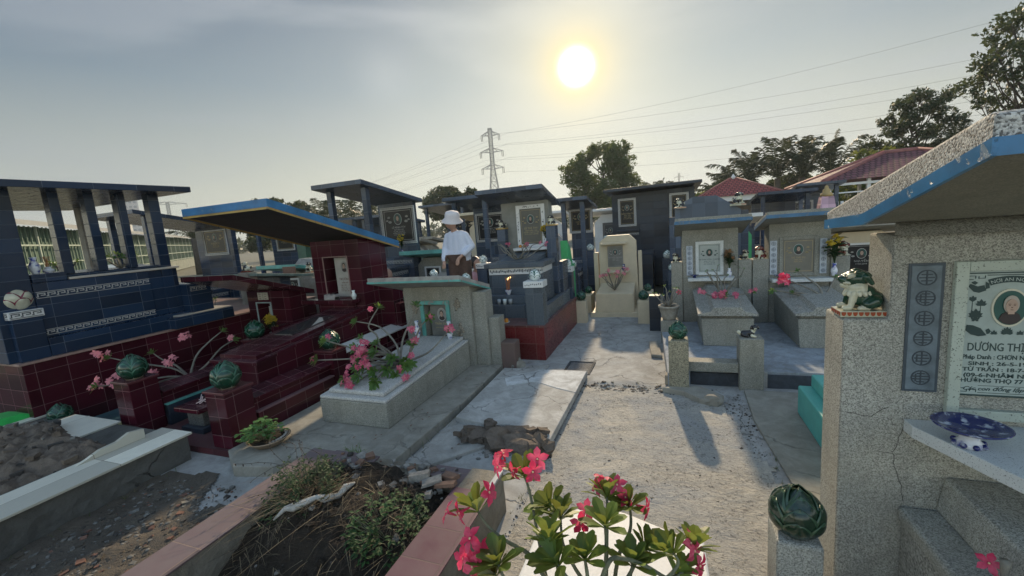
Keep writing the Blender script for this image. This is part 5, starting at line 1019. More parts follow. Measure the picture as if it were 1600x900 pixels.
def longevity(par,x0,x1,z0,z1,y,n=6,mat=None):
    cx=(x0+x1)/2; r=min((x1-x0)*.33,(z1-z0)/n*.40); w=r*.14
    for k in range(n):
        m=MB(); cz=z1-(z1-z0)*(k+.5)/n; N_=18
        for i in range(N_):
            a0,a1_=2*math.pi*i/N_,2*math.pi*(i+1)/N_
            pts=[(cx+math.cos(a)*rr,y-.001,cz+math.sin(a)*rr) for a,rr in ((a0,r-w),(a1_,r-w),(a1_,r),(a0,r))]
            m.add(pts+[(p[0],p[1]+.002,p[2]) for p in pts],[(0,1,2,3),(0,4,5,1),(2,6,7,3),(3,7,4,0),(1,5,6,2)])
        for hh in ((-.4,.55),(0,.75),(.4,.55)) if k%2==0 else ((-.55,.4),(-.18,.8),(.18,.8),(.55,.4)): m.box(cx-r*hh[1],cx+r*hh[1],y-.001,y+.001,cz+hh[0]*r-w/2,cz+hh[0]*r+w/2)
        m.box(cx-w/2,cx+w/2,y-.0012,y+.001,cz-r*.85,cz+r*.85)
        if k%3: m.box(cx-r*.5-w/2,cx-r*.5+w/2,y-.0013,y+.001,cz-r*.5,cz+r*.5)
        P('longevity_medallion',m,mat or plain('strip_ink',(.10,.13,.17),.5,.1),par)
roofed_tomb('left pebble-dash tomb with white-framed portrait tablet and blue-edged roof',.17,.83,.03,.98,6.0,.58,(.33,.66,.78,1.22),[(.22,.295,.78,1.17)],roof=(.08,.92,5.62,6.35,1.54,1.36),lines=[('HUỲNH VĂN CHÁNH',.07),('SINH: 15-8-1943',.05),('TẠ THẾ: 2-4-2006',.05),('CÁC CON LẬP MỘ',.045)])
roofed_tomb('right pebble-dash tomb with plain grey tablet beside a taller wing',1.17,1.81,.99,2.0,6.0,.6,(1.28,1.68,.74,1.22),[(1.18,1.255,.76,1.18),(1.70,1.77,.76,1.18)],boxw=(1.22,1.78),roof=(1.07,1.92,5.62,6.35,1.54,1.38),lines=[('VÕ THỊ TƯ',.07),('SINH 1929',.05),('MẤT 2003',.05)],stone=plain('brown_grey_stone',(.17,.16,.13),.5,.15),frame=PEB_G,ink=INKG)
for x0,x1,y0,y1,z,lb in ((-.02,.15,3.93,4.10,.47,'pebble-dash gate post topped by a green lotus at the platform corner'),(.57,.76,4.03,4.22,.47,'pebble-dash gate post topped by a black and white dog')):
    box('gate_post',x0,x1,y0,y1,-.02,z,PEB_G if x0>.5 else pebble('warm_pebble',(.28,.26,.19),140),None,bevel=.008,label=lb,cat='post')
box('step_bar',.152,.568,4.06,4.20,.146,.235,PEB_G,None,bevel=.006,label='low pebble-dash bar joining the two short gate posts',cat='step')
lotus('green',(.065,4.015,.47),'green lotus finial on the gate post at the platform corner',1.0,.4)
pup((.655,4.12,.47),'black and white lying dog figurine on the gate post',.115,.1)
for (x,y,z,h,rz,mt,lb) in ((.09,6.05,.96,.14,.8,(BLKC,CRMC,REDC,BLKC),'black and white guardian lion on the left wing of the left pebble-dash tomb'),(.91,6.05,.96,.14,2.4,(BLKC,CRMC,REDC,BLKC),'dark lion figurine on the right wing of the left pebble-dash tomb'),(1.08,6.05,.96,.19,.6,(BRNC,CRMC,REDC,BLKC),'red-brown guardian lion on the left wing of the right pebble-dash tomb'),(1.93,6.05,.96,.20,2.6,(BRNC,CRMC,REDC,BLKC),'red-brown guardian lion on the right wing of the right pebble-dash tomb')): lion((x,y,z),lb,h,rz,mt,base=False,voxel=.005)
vase((.72,5.92,.76),'white vase of dried orange flowers on the left tomb shelf',.11,.03,COBW,'dried_flowers',[LEAFD,leafm('dried_orange',(.30,.15,.07),.2,.5)],22,.22)
vase((1.82,5.9,.74),'tall blue vase with leafy yellow-tipped branches at the right tomb',.15,.035,COBW,'yellow_flowers',[LEAFD,YELF],20,.34)
P('offering_dish',MB().lathe([(.02,0),(.02,.02),(.05,.035),(.052,.04),(.045,.04),(.02,.03)],(.31,5.90,.76),18,),COBALT,None,smooth=True,label='small blue footed dish at the left end of the white shelf',cat='dish')
P('offering_dish',MB().lathe([(.03,0),(.03,.03),(.07,.045),(.072,.05),(.06,.05),(.02,.04)],(1.28,5.90,.72),18),COBALT,None,smooth=True,label='blue dish on the shelf of the right pebble-dash tomb',cat='dish')
auto_rose((.60,5.5,.60),'upright cactus-like desert rose with pink flowers at its foot on the left grave lid',.34,.24,9,0,seed=51,leafL=.03,nleaf=4)
desert_rose((.58,5.35,.60),'low mat of pink desert rose flowers in front of the white shelf',1,[[(.58,5.35,.6),(.45,5.3,.63),(.36,5.28,.68)],[(.58,5.35,.6),(.7,5.3,.63),(.88,5.3,.66)],[(.58,5.35,.6),(.6,5.25,.64),(.6,5.2,.66)]],[((.36,5.25,.70),(0,-1,.5),5),((.47,5.22,.665),(0,-1,.5),5),((.58,5.2,.65),(0,-1,.5),6),((.68,5.22,.65),(0,-1,.5),5),((.87,5.25,.68),(0,-1,.5),3),((.53,5.22,.63),(0,-1,.5),5)],PINK,seed=8,leafL=.05,fr=.025)
desert_rose((1.52,5.4,.58),'bending desert rose with one cluster of red-pink flowers on the right grave lid',1,[[(1.56,5.35,.56),(1.5,5.4,.64),(1.35,5.5,.72),(1.2,5.55,.78)],[(1.56,5.35,.56),(1.55,5.45,.68),(1.45,5.5,.78),(1.36,5.5,.86)],[(1.56,5.35,.56),(1.4,5.4,.62),(1.3,5.4,.64)],[(1.56,5.35,.56),(1.66,5.5,.66),(1.74,5.6,.76)],[(1.56,5.35,.56),(1.2,5.45,.64),(1.1,5.4,.66)]],[((1.19,5.45,.80),(-.2,-1,.4),9)],HOT,seed=9,leafL=.055,nleaf=9,fr=.032,thick=.014)
# turquoise stepped grave
t=T('painted_grave','turquoise painted stepped grave beside the large tomb','grave',(1.25,3.3,.02)); TQ=plain('aqua_paint',(.10,.42,.37),.5,.1,10,bmp=.0015)
box('lower_step',.90,1.7,2.2,3.58,.021,.245,TQ,t,bevel=.012); box('upper_step',.98,1.62,2.3,3.57,.2455,.34,TQ,t,bevel=.012)
# ---------- large near tomb ----------
NX,NY=.735,1.83
t=T('roofed_tomb','large near pebble-dash tomb with blue-edged roof and engraved portrait tablet','tomb',(1.04,1.95,0))
RX=1.345
q=MB(); q.prism([(.60,-.02),(RX+.135,-.02),(RX+.135,1.17),(RX,1.17),(RX,1.47),(NX,1.47),(NX,1.17),(.60,1.17)],'y',NY,NY+.2); P('headstone',q,PEB_N,t,bevel=.01)
prof=[(1.135,1.675),(1.70,1.525),(2.05,1.50),(2.07,1.56),(1.16,1.752),(1.135,1.745)]
q=MB(); q.prism(prof,'x',.605,RX+.13); r_=P('roof',q,PEB_R,t,bevel=.008)
q=MB(); h=.036; pb=[(1.122,1.6645),(1.70,1.518),(2.052,1.494)]
for (a,b_),(c,d) in zip(pb,pb[1:]):
    for xx in ((.594,.6045),(RX+.1305,RX+.141)): q.hexa([(xx[0],a,b_),(xx[1],a,b_),(xx[1],c,d),(xx[0],c,d)],[(xx[0],a,b_+h),(xx[1],a,b_+h),(xx[1],c,d+h),(xx[0],c,d+h)])
q.box(.6046,RX+.1304,1.122,1.1345,1.664,1.70); P('painted_fascia',q,worn('glossy_blue_paint',(.018,.16,.34),(.13,.22,.30),.60,.28),r_)
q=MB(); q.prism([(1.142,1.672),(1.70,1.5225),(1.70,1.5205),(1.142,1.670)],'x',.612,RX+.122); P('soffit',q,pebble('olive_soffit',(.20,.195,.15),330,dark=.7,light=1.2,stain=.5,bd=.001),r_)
# roof soffit wedge so the slab meets the headstone
q=MB(); q.prism([(1.75,1.47),(1.83,1.47),(1.83,1.513)],'x',NX,RX); P('soffit_fillet',q,PEB_N,t)
# couplet strip
st_=P('couplet_strip',MB().box(.785,.868,NY-.008,NY-.0005,.915,1.362),plain('blue_grey_marble',(.13,.17,.20),.3,.35,16),t,bevel=.003); q=MB()
for a,b_,c,d in ((.778,.785,.908,1.369),(.868,.875,.908,1.369),(.785,.868,1.362,1.369),(.785,.868,.908,.915)): q.box(a,b_,NY-.006,NY-.0004,c,d)
P('strip_border',q,plain('border_dark',(.05,.07,.09),.4,.2),st_); longevity(st_,.785,.868,.925,1.355,NY-.0085,6,plain('strip_engraving',(.035,.05,.065),.5,.1))
# framed tablet
fx0,fx1,fz0,fz1,fr=.897,1.183,.822,1.372,.034
f=MB()
for a,b_,c,d in ((fx0,fx0+fr,fz0,fz1),(fx1-fr,fx1,fz0,fz1),(fx0+fr,fx1-fr,fz1-fr,fz1),(fx0+fr,fx1-fr,fz0,fz0+fr)): f.box(a,b_,NY-.022,NY-.0003,c,d)
FR=speckle('green_white_terrazzo',(.44,.50,.44),sc=180.,amt=.64); fo=P('plaque_frame',f,FR,t,bevel=.003)
sx0,sx1,sz0,sz1=fx0+fr-.001,fx1-fr+.001,.905,1.3385; ys=NY-.011
so_=P('plaque_stone',MB().box(sx0,sx1,ys,NY-.0002,sz0,sz1),plain('pale_green_granite',(.36,.43,.41),.3,.08,30),t)
k=MB(); yy=ys-.0006
def bar(a,b_,c,d): k.box(a,b_,yy-.0006,yy+.0004,c,d)
bar(sx0+.002,sx1-.002,sz1-.010,sz1-.006); bar(sx0+.05,sx1-.05,sz1-.0165,sz1-.014); bar(sx0+.05,sx1-.05,sz0+.012,sz0+.0135); bar(sx0,sx1,sz0,sz0+.006)
for sg_,e_ in ((1,sx0),(-1,sx1)):
    for dz,z_ in ((1,sz1-.016),(-1,sz0+.014)):
        for a,b_,c,d in ((0,.018,0,-.002),(.018,.020,0,-.010),(.026,.044,-.008,-.010),(.026,.028,-.002,-.010),(.042,.044,0,-.010),(0,.014,-.012,-.014)): bar(*sorted((e_+sg_*(a+.002),e_+sg_*(b_+.002))),*sorted((z_+dz*c,z_+dz*d)))
cx=(sx0+sx1)/2+.0; px_,pz_=1.040,1.214; cx=px_
# ribbon
def arcstrip(c,r0,r1,a0,a1,n=16):
    for i in range(n):
        u,v=a0+(a1-a0)*i/n,a0+(a1-a0)*(i+1)/n
        pts=[(c[0]+math.sin(a)*r,yy-.0006,c[1]+math.cos(a)*r) for a,r in ((u,r0),(v,r0),(v,r1),(u,r1))]; k.add(pts+[(p[0],yy+.0004,p[2]) for p in pts],[(0,1,2,3),(2,6,7,3),(0,4,5,1)])
RC=(px_,sz1-.170); arcstrip(RC,.130,.151,-.40,.40)
for sg_ in(-1,1):
    def pl(ps): pts=[(px_+sg_*a,yy-.0006,b_) for a,b_ in ps]; k.add(pts+[(p[0],yy+.0004,p[2]) for p in pts],[tuple(range(len(pts)))])
    pl([(.054,sz1-.043),(.064,sz1-.036),(.062,sz1-.062),(.052,sz1-.058)])
    pl([(.060,sz1-.066),(.066,sz1-.048),(.082,sz1-.052),(.101,sz1-.043),(.106,sz1-.052),(.092,sz1-.070),(.078,sz1-.074)])
    pl([(.082,sz1-.040),(.090,sz1-.034),(.099,sz1-.037),(.098,sz1-.041),(.089,sz1-.047)])
# lotus flowers, bud, leaf
def flw(c,r,n=7,sp=1.35,th=.26):
    for i in range(n):
        a=-sp+2*sp*i/(n-1); d=Vector((math.sin(a),0,math.cos(a))); L_=r*(1-.22*abs(a)); s_=Vector((d.z,0,-d.x))*L_*th; c0=Vector((c[0],yy-.0006-.00002*i,c[1]))
        p=[c0+s_*.3,c0+d*L_*.5+s_,c0+d*L_,c0+d*L_*.5-s_,c0-s_*.3]; k.add([(v.x,v.y,v.z) for v in p],[(0,1,2,3,4)])
for sg_ in(-1,1):
    flw((px_+sg_*.070,pz_+.008),.022,5,1.2,.3); flw((px_+sg_*.092,pz_+.022),.020,3,.5,.32); flw((px_+sg_*.082,pz_-.030),.028,7,1.5,.3); flw((px_+sg_*.082,pz_-.042),.018,5,1.9,.3)
    bar(*sorted((px_+sg_*.0915,px_+sg_*.0928)),pz_-.02,pz_+.024); bar(*sorted((px_+sg_*.070,px_+sg_*.0712)),pz_-.015,pz_+.010)
    pl([(.050,pz_-.094),(.066,pz_-.070),(.086,pz_-.060),(.103,pz_-.058),(.105,pz_-.078),(.090,pz_-.092),(.070,pz_-.098)]); pl([(.040,pz_-.080),(.046,pz_-.070),(.054,pz_-.076),(.050,pz_-.090),(.044,pz_-.088)])
flw((px_,pz_-.088),.024,9,1.5); flw((px_-.032,pz_-.090),.015,5); flw((px_+.032,pz_-.090),.015,5)
def fitline(s,x0,wd,z,cap,shear=0,bold=.01):
    m=MB(); textmb(m,s,0,yy,0,cap/.70,bold=bold,res=3,ext=.0005,align='LEFT',shear=shear); xs=[v[0] for v in m.v]; a0,a1=min(xs),max(xs); f_=wd/(a1-a0)
    k.add([(x0+(v[0]-a0)*f_,v[1],z+v[2]) for v in m.v],m.f)
for s_,x0,wd,z,cap,bo in (('DƯƠNG THỊ HAI',.945,.190,1.066,.0270,.006),('Pháp Danh : CHƠN NGUYÊN',.934,.212,1.037,.0150,.016),('SINH : 26-5-1926',.950,.172,1.015,.0125,.020),('TỪ TRẦN : 18-7-2002',.936,.200,.9945,.0125,.020),('(09-6-NHÂM NGỌ)',.940,.196,.9735,.0135,.020),('HƯỞNG THỌ 77 TUỔI',.934,.212,.9545,.0135,.020)): fitline(s_,x0,wd,z,cap,bold=bo)
fitline('Các con đồng lập mộ',.942,.190,.926,.0125,shear=.35); bar(px_-.06,px_+.06,.9425,.9435)
P('inscription',k,INKD,so_)
k=MB(); textmb(k,'NƠI AN NGHỈ',px_,yy-.0012,RC[1]+.1345,.0155,arc=.1345,bold=.008,ext=.0004); P('ribbon_lettering',k,plain('ribbon_ink',(.36,.43,.41),.4,.05),so_)
portrait_oval(so_,px_,ys-.0005,pz_,.040,.057,ring=plain('oval_rim',(.62,.60,.48),.3,.05),old=True)
# shelf
q=MB(); q.prism([(.79,NY-.001),(.79,1.77),(.955,1.37),(1.2,1.36),(1.33,1.77),(1.33,NY-.001)],'z',.755,.80); P('offering_shelf',q,WTERR,t,bevel=.003)
# grave box under the shelf
q=MB(); q.box(.80,1.30,-.6,1.829,-.02,.40); P('grave_box',q,pebble('box_pebble',(.30,.30,.27),150),t,bevel=.006); q=MB(); q.box(.785,1.32,-.62,1.8285,.4003,.455); P('grave_lid',q,PEB_N,t,bevel=.014); q=MB(); q.prism([(.895,.4555),(1.22,.4555),(1.20,.59),(.915,.59)],'y',-.5,1.828); P('upper_tier',q,PEB_N,t,bevel=.012)
q=MB(); random.seed(4)   # hairline cracks
def crack(pts):
    for a,b_ in zip(pts,pts[1:]): 
        a=Vector(a);b_=Vector(b_); n=4
        p0=a
        for i in range(1,n+1):
            p1=a.lerp(b_,i/n)+Vector((rv(-.004,.004),0,rv(-.004,.004))); d=(p1-p0).normalized(); s_=Vector((d.z,0,-d.x))*.0011; q.add([p0-s_,p0+s_,p1+s_,p1-s_],[(0,1,2,3)]); p0=p1
yc=NY-.0006
def flush():
    global q
    P('hairline_crack',q,DARKR,t); q=MB()
crack([(.80,yc,.795),(.775,yc,.70),(.765,yc,.66),(.77,yc,.61),(.79,yc,.55),(.80,yc,.47)]); crack([(.765,yc,.66),(.72,yc,.665)]); flush(); crack([(.745,yc,.84),(.69,yc,.80),(.62,yc,.81)]); flush()
# blue dish, lion, lotus post
bp=T('footed_dish','blue and white footed dish on the white shelf of the large tomb','dish',(.885,1.66,.80))
P('dish_bowl',MB().lathe([(.025,.038),(.055,.048),(.088,.064),(.093,.070),(.088,.071),(.055,.056),(1e-5,.052)],(.885,1.66,.80),40),COBALT,bp,smooth=True)
q=MB(); q.lathe([(.036,0),(.034,.012),(.024,.022),(.024,.040)],(.885,1.66,.80),30)
P('dish_foot',q,COBW,bp,smooth=True); q=MB()
for k in range(8): a=.785*k; q.ell((.885+math.cos(a)*.036,1.66+math.sin(a)*.036,.808),(.009,.009,.009),0,8,5)
P('foot_scallops',q,COBALT,bp,smooth=True)
lion((.672,1.905,1.171),'large green and white guardian lion on the near tomb wing',.172,0,(GRND,CRMC,REDC,BLKC),voxel=.0021)
lp=T('lotus_post','low pebble-dash post at the foot of the large near tomb','post',(.42,1.64,0)); box('post_shaft',.345,.49,1.58,1.74,-.02,.405,PEB_N,lp,bevel=.012)
lotus('dark',(.42,1.655,.405),'dark green lotus finial on the low post of the large near tomb',1.12,.5)
# ---------- near grave with maroon tile rim, filled with soil, straw and weeds ----------
t=T('open_grave','open old grave with worn maroon tile rim full of soil and dry grass','grave',(-1.6,.9,0))
RIMR=tile('rim_tile_right',(.105,.048,.062),.2,.19,grout=(.16,.11,.10),rough=.38,dirt=.35,oy=.02,ms=.003,ox=.10); RIML=tile('rim_tile_left',(.14,.10,.105),.3,.28,grout=(.28,.2,.16),rough=.5,dirt=.6,ms=.003)
ROUGHW=concrete('rough_wall_side',(.24,.22,.18),spots=.5,bd=.012,dirt=(.10,.08,.05))
def roughbox(name,x0,x1,y0,y1,z0,z1,mat,par,step=.04,amp=.008):
    bm=bmesh.new(); m=MB().box(x0,x1,y0,y1,z0,z1); vs=[bm.verts.new(v) for v in m.v]; [bm.faces.new([vs[i] for i in f]) for f in m.f]
    n=max(1,int(max(x1-x0,y1-y0)/step)); 
    for ax,L_ in ((0,x1-x0),(1,y1-y0),(2,z1-z0)):
        for i in range(1,int(L_/step)):
            co_=Vector((0,0,0)); no=Vector((0,0,0)); no[ax]=1; co_[ax]=(x0,y0,z0)[ax]+i*step
            bmesh.ops.bisect_plane(bm,geom=bm.verts[:]+bm.edges[:]+bm.faces[:],plane_co=co_,plane_no=no)
    for v in bm.verts:
        if v.co.z>z0+.01 and v.co.z<z1-.001: v.co+=Vector((nz(v.co.y*1.,v.co.z,14,v.co.x),nz(v.co.x,v.co.z,14,v.co.y),0))*amp
    q=MB(); bm.verts.index_update(); q.add([v.co.copy() for v in bm.verts],[tuple(v.index for v in f.verts) for f in bm.faces]); bm.free(); return P(name,q,mat,par)
roughbox('rim_wall',-1.09,-.90,-1.,2.0,-.03,.238,ROUGHW,t); roughbox('rim_wall',-2.28,-2.09,-1.,2.0,-.03,.205,ROUGHW,t); roughbox('rim_wall',-2.09,-1.09,1.83,2.0,-.03,.21,ROUGHW,t)
box('rim_tiles_right',-1.10,-.885,-1.,1.80,.2385,.25,RIMR,t,bevel=.003); box('rim_tiles_left',-2.29,-2.08,-1.,2.005,.2055,.217,RIML,t,bevel=.003)
box('rim_tiles_end',-1.33,-.90,1.83,2.01,.2106,.222,RIML,t,bevel=.003); box('rim_tiles_end',-2.1,-1.75,1.86,2.01,.2107,.222,RIML,t,bevel=.003); box('metal_strip',-.925,-.895,1.81,2.0,.239,.256,plain('pale_strip',(.45,.47,.48),.4,.1),t)
def soil(x,y):
    u=max(0,min(1,(y-1.0)/.5)); c=1-((x+1.6)/.55)**2
    return .0+.19*u-.07*math.exp(-((y-1.05)/.2)**2)*max(0,c)+.045*nz(x,y,4)+.035*nz(x,y,10)+.02*nz(x,y,24)+(.05*c*u if c>0 else 0)
o=sheet('soil_fill',-2.10,-1.08,-1.,1.9,.022,soil,SOIL); o.parent=t; o.location=-Vector((-1.6,.9,0))
random.seed(21)
m=MB()
for k in range(110):
    x,y=rv(-2.05,-1.12),rv(1.72,1.98); s=.006+.024*random.random()**2; chunk(m,(x,y,.225+s*.3),s*rv(.6,1.2),s*rv(.6,1.2),s*.45,rv(0,3),rv(-.4,.4),random.randrange(4))
for k in range(90): x,y=rv(-2.0,-1.15),rv(.5,1.65); s=.005+.02*random.random()**2; rock_mb(m,(x,y,soil(x,y)),(s,s,s*.6),random.randrange(4))
for (x,y,sx,sy,sz,rz,mi) in ((-1.24,1.80,.055,.03,.008,.5,1),(-1.16,1.86,.05,.025,.012,-.3,3),(-1.15,1.79,.06,.018,.010,.1,3),(-1.33,1.82,.06,.02,.022,.3,1)): chunk(m,(x,y,.26),sx,sy,sz,rz,.15,mi,.1)
o=P('masonry_rubble',m,[GREYR,plain('mid_grit',(.25,.24,.22),.9,.3,40),DARKR,plain('clay_brick',(.20,.12,.085),.85,.3,30)],None,kind='stuff')
# pale broken root / bleached plaster strip
m=MB(); pr_=[]
for i in range(9): x=-1.89+.033*i; yy_=1.35+.038*i; pr_.append((x,yy_+.012*math.sin(i*2.3),max(.2,soil(x,yy_))+.035+.01*math.sin(i*1.9)))
m.tube(pr_,[.004,.013,.022,.018,.012,.022,.015,.019,.005],0,8); P('bleached_root',m,plain('bleached_white',(.50,.49,.46),.8,.3,30,bmp=.008),None,smooth=True,label='bleached white root lying across the dark soil',cat='root')
# straw (uncountable)
m=MB(); random.seed(31)
def blade(m,p,d,L_,w,mi=0,bend=.3,n=3):
    p=Vector(p); d=Vector(d).normalized(); s_=d.cross(Vector((0,0,1))); s_=(s_.normalized() if s_.length>.01 else Vector((1,0,0)))*w/2; vs=[]
    for i in range(n+1):
        tt=i/n; c=p+d*L_*tt-Vector((0,0,1))*bend*L_*tt*tt; k_=1-tt*.8; vs+=[c-s_*k_,c+s_*k_]
    m.add(vs,[(2*i,2*i+1,2*i+3,2*i+2) for i in range(n)],mi)
for k in range(520):
    y=random.gauss(1.50,.17); x=rv(-2.15,-1.2)+.25*(y-1.4) if random.random()<.6 else random.gauss(-1.95,.12)
    x=min(-1.12,max(-2.2,x)); y=min(1.9,max(.75,y))
    a=rv(-2.9,-.2) if random.random()<.7 else rv(0,6.28); blade(m,(x,y,soil(x,y)+rv(.005,.07)),(math.cos(a),math.sin(a),rv(-.25,.35)),rv(.05,.20),rv(.0018,.0042),random.choice((0,0,1)),rv(.0,.5))
for k in range(26): a=rv(-2.7,-1.7); x=rv(-2.1,-1.6); y=rv(1.35,1.75); blade(m,(x,y,.30),(math.cos(a),math.sin(a),rv(-.3,.1)),rv(.25,.48),.0045,0,rv(0,.25),5)
P('dry_grass',m,[STRAW,TWIG],None,kind='stuff')
m=MB()
for k in range(2600): x,y=rv(-2.05,-1.12),rv(.3,1.85); a=rv(0,6.28); blade(m,(x,y,soil(x,y)+rv(0,.02)),(math.cos(a),math.sin(a),rv(-.2,.3)),rv(.03,.13),.0028,0,.3)
P('twig_litter',m,TWIG,None,kind='stuff')
def weed(name,label,c,rad,h,n,mt,L_=.03,seed=1,cat='weed'):
    random.seed(seed); m=MB(); st_=MB(); c=Vector(c); t_=T(name,label,cat,c)
    for k in range(n):
        a=rv(0,6.28); q=rad*math.sqrt(random.random()); tip=c+Vector((math.cos(a)*q,math.sin(a)*q,h*(1-.55*(q/rad)**2)*rv(.15,1.15)))
        st_.tube([c+Vector((math.cos(a)*q*.3,math.sin(a)*q*.3,0)),tip],.0014,0,3,False)
        for j in range(6): b_=rv(0,6.28); leafshape(m,tip-Vector((0,0,rv(0,h*.4))),(math.cos(b_),math.sin(b_),rv(-.1,.6)),L_*rv(.6,1.2),L_*.5,0,seg=2)
    P('stems',st_,STEMG,t_); P('foliage',m,mt,t_); return t_
weed('ground_weed','dense dark green weed on the left of the open grave',(-1.93,1.60,.20),.24,.22,150,LEAFD,.032,3)
weed('ground_weed','bright green weed hanging over the soil near the right rim',(-1.30,1.50,.15),.20,.22,120,leafm('bed_green',(.026,.068,.020),.08,.5,.7,(.25,.4,.06)),.036,5)
# dry spiky creeper behind left rim
random.seed(9); t_=T('dry_creeper','thin dark dried creeper trailing over the left rim of the open grave','plant',(-2.15,1.8,.22)); s_=MB(); l_=MB()
for k in range(9):
    p=Vector((-2.12+rv(-.1,.15),1.72+rv(-.1,.1),.25)); pts=[p]
    d=Vector((rv(-1,.1),rv(-.6,.6),rv(0,.9))).normalized()
    for i in range(9): d=(d+Vector((rv(-.3,.3),rv(-.3,.3),rv(-.28,.12)))).normalized(); p=p+d*.038; p.z=max(.07,p.z); pts.append(p.copy())
    s_.tube(pts,.0013,0,3,False)
    for q_ in pts[2:]: leafshape(l_,q_,(rv(-1,1),rv(-1,1),rv(-1,.3)),.014,.009,0,seg=2)
P('stems',s_,TWIG,t_); P('foliage',l_,TWIG,t_)
random.seed(41); m=MB()
for k in range(340): x,y=rv(-2.05,-1.12),rv(.5,1.9); s=.004+.022*random.random()**2; rock_mb(m,(x,y,soil(x,y)+s*.2),(s*rv(.8,1.4),s,s*.8),0,rough=.6)
P('soil_clods',m,SOIL,None,kind='stuff')
# grass tuft on ledge
random.seed(19); m=MB()
for k in range(60): a=rv(0,6.28); blade(m,(-2.08+rv(-.05,.05),2.16+rv(-.03,.03),.08),(math.cos(a)*.6,math.sin(a)*.6,1),rv(.08,.17),.005,0,rv(.1,.8),5)
P('grass_tuft',m,leafm('tuft_green',(.09,.17,.05),.3),None,label='grass tuft growing between the open grave and the pebble-dash grave',cat='grass tuft')
# weeds in the joints of the paving
random.seed(71); m=MB()
for (x0,y0),(x1,y1),n_ in (((-1.745,2.3),(-1.75,5.1),60),((-1.70,2.85),(-1.73,4.1),36),((.60,2.0),(.60,4.0),44),((-.86,1.9),(-.84,2.6),26),((-.8,4.0),(.0,4.05),24),((-3.19,2.05),(-2.9,1.86),14),((-3.45,1.9),(-3.45,.8),40),((-2.33,1.9),(-2.33,.8),40)):
    for k in range(n_):
        if random.random()<.45: continue
        t_=random.random(); x=x0+(x1-x0)*t_+rv(-.015,.015); y=y0+(y1-y0)*t_+rv(-.015,.015)
        for j in range(random.choice((2,4,7))): a=rv(0,6.28); blade(m,(x,y,.0),(math.cos(a)*.7,math.sin(a)*.7,1),rv(.02,.055)+(.05 if x<-1.7 and x>-2 else 0),.003,random.choice((0,0,1)),rv(.1,.8),3)
P('joint_weeds',m,[leafm('joint_weed',(.06,.10,.03),.2),STRAW],None,kind='stuff')
# fern in round dish
fp=T('potted_plant','small leafy green plant in a wide round clay dish by the maroon post','potted plant',(-2.93,2.17,.078)); P('clay_dish',MB().lathe([(.07,0),(.10,.01),(.145,.055),(.155,.06),(.15,.066),(.14,.06),(.10,.03)],(-2.93,2.17,.0785),28),plain('clay',(.30,.22,.15),.7,.2,12),fp,smooth=True); P('dish_soil',MB().lathe([(1e-5,.052),(.138,.05)],(-2.93,2.17,.0785),20),SOIL,fp)
random.seed(23); m=MB(); s_=MB()
for k in range(60):
    a=rv(0,6.28); q=.15*math.sqrt(random.random()); c=Vector((-2.97,2.15,.13)); tip=c+Vector((math.cos(a)*q,math.sin(a)*q,.13*(1-(q/.2)**2)*rv(.5,1.2))); s_.tube([c+Vector((math.cos(a)*q*.3,math.sin(a)*q*.3,0)),tip],.0016,0,3,False)
    for j in range(5): b_=rv(0,6.28); leafshape(m,tip,(math.cos(b_),math.sin(b_),rv(0,.5)),rv(.03,.05),.022,0,seg=4)
P('foliage',m,leafm('fern_green',(.10,.21,.07),.25),fp); P('stems',s_,STEMG,fp)
random.seed(24); m=MB()
for k in range(14): rock_mb(m,(-2.93+.12*math.cos(-.6+k*.16),2.17+.12*math.sin(-.6+k*.16),.14),(.012,.012,.009))
P('dish_pebbles',m,PALER,fp)
# ---------- left near grave with white tile rim ----------
t=T('broken_grave','broken grave with cream tile rim and crumbled masonry core at lower left','grave',(-4.6,1.,0))
ROUGHG=concrete('dark_rough_wall',(.12,.12,.11),spots=.3,crack=1.,bd=.014,dirt=(.06,.055,.045)); CT=tile('cream_rim_tile',(.68,.66,.56),.6,.6,grout=(.25,.22,.17),rough=.35,dirt=.25,oy=.28,ox=.1)
roughbox('rim_wall',-3.92,-3.53,-1.2,1.96,-.03,.198,ROUGHG,t,.05,.014); roughbox('rim_wall',-5.75,-3.92,1.66,1.96,-.03,.198,ROUGHG,t,.06,.01); roughbox('rim_wall',-5.75,-5.35,-1.2,1.66,-.03,.198,ROUGHG,t,.08,.01)
box('rim_tiles_front',-3.86,-3.50,-1.2,1.98,.199,.216,CT,t,bevel=.003); box('rim_tiles_end',-5.1,-4.42,1.70,1.985,.199,.216,CT,t,bevel=.003); box('rim_tiles_back',-5.78,-5.4,-1.2,1.98,.199,.2165,CT,t,bevel=.003)
def soil_(x,y): return 0
def core(x,y):
    d=min(x+5.4,-3.84-x,1.75-y+.15*nz(x,y,2)); e=max(0,min(1,d/.12)); pit=max(0,min(1,(-4.05-x)/.18))*max(0,min(1,(1.10+.12*nz(x,0,4)-y)/.2)); up=max(0,min(1,(y-1.2)/.35))
    return .16+e*(.02+.075*up+.05*nz(x,y,4)+.06*abs(nz(x,y,9))+.04*nz(x,y,17)+.03*nz(x,y,31))-pit*.24
o=sheet('masonry_core',-5.42,-3.82,-1.2,1.9,.022,core,ROCK); o.parent=t; o.location=-Vector((-4.6,1.,0))
q=MB(); q.prism([(1.42,.217),(1.83,.217),(1.83,.285),(1.74,.30),(1.66,.268),(1.56,.262),(1.48,.232)],'x',-3.83,-3.80); P('tile_fragment',q,CT,t)
random.seed(33); m=MB()
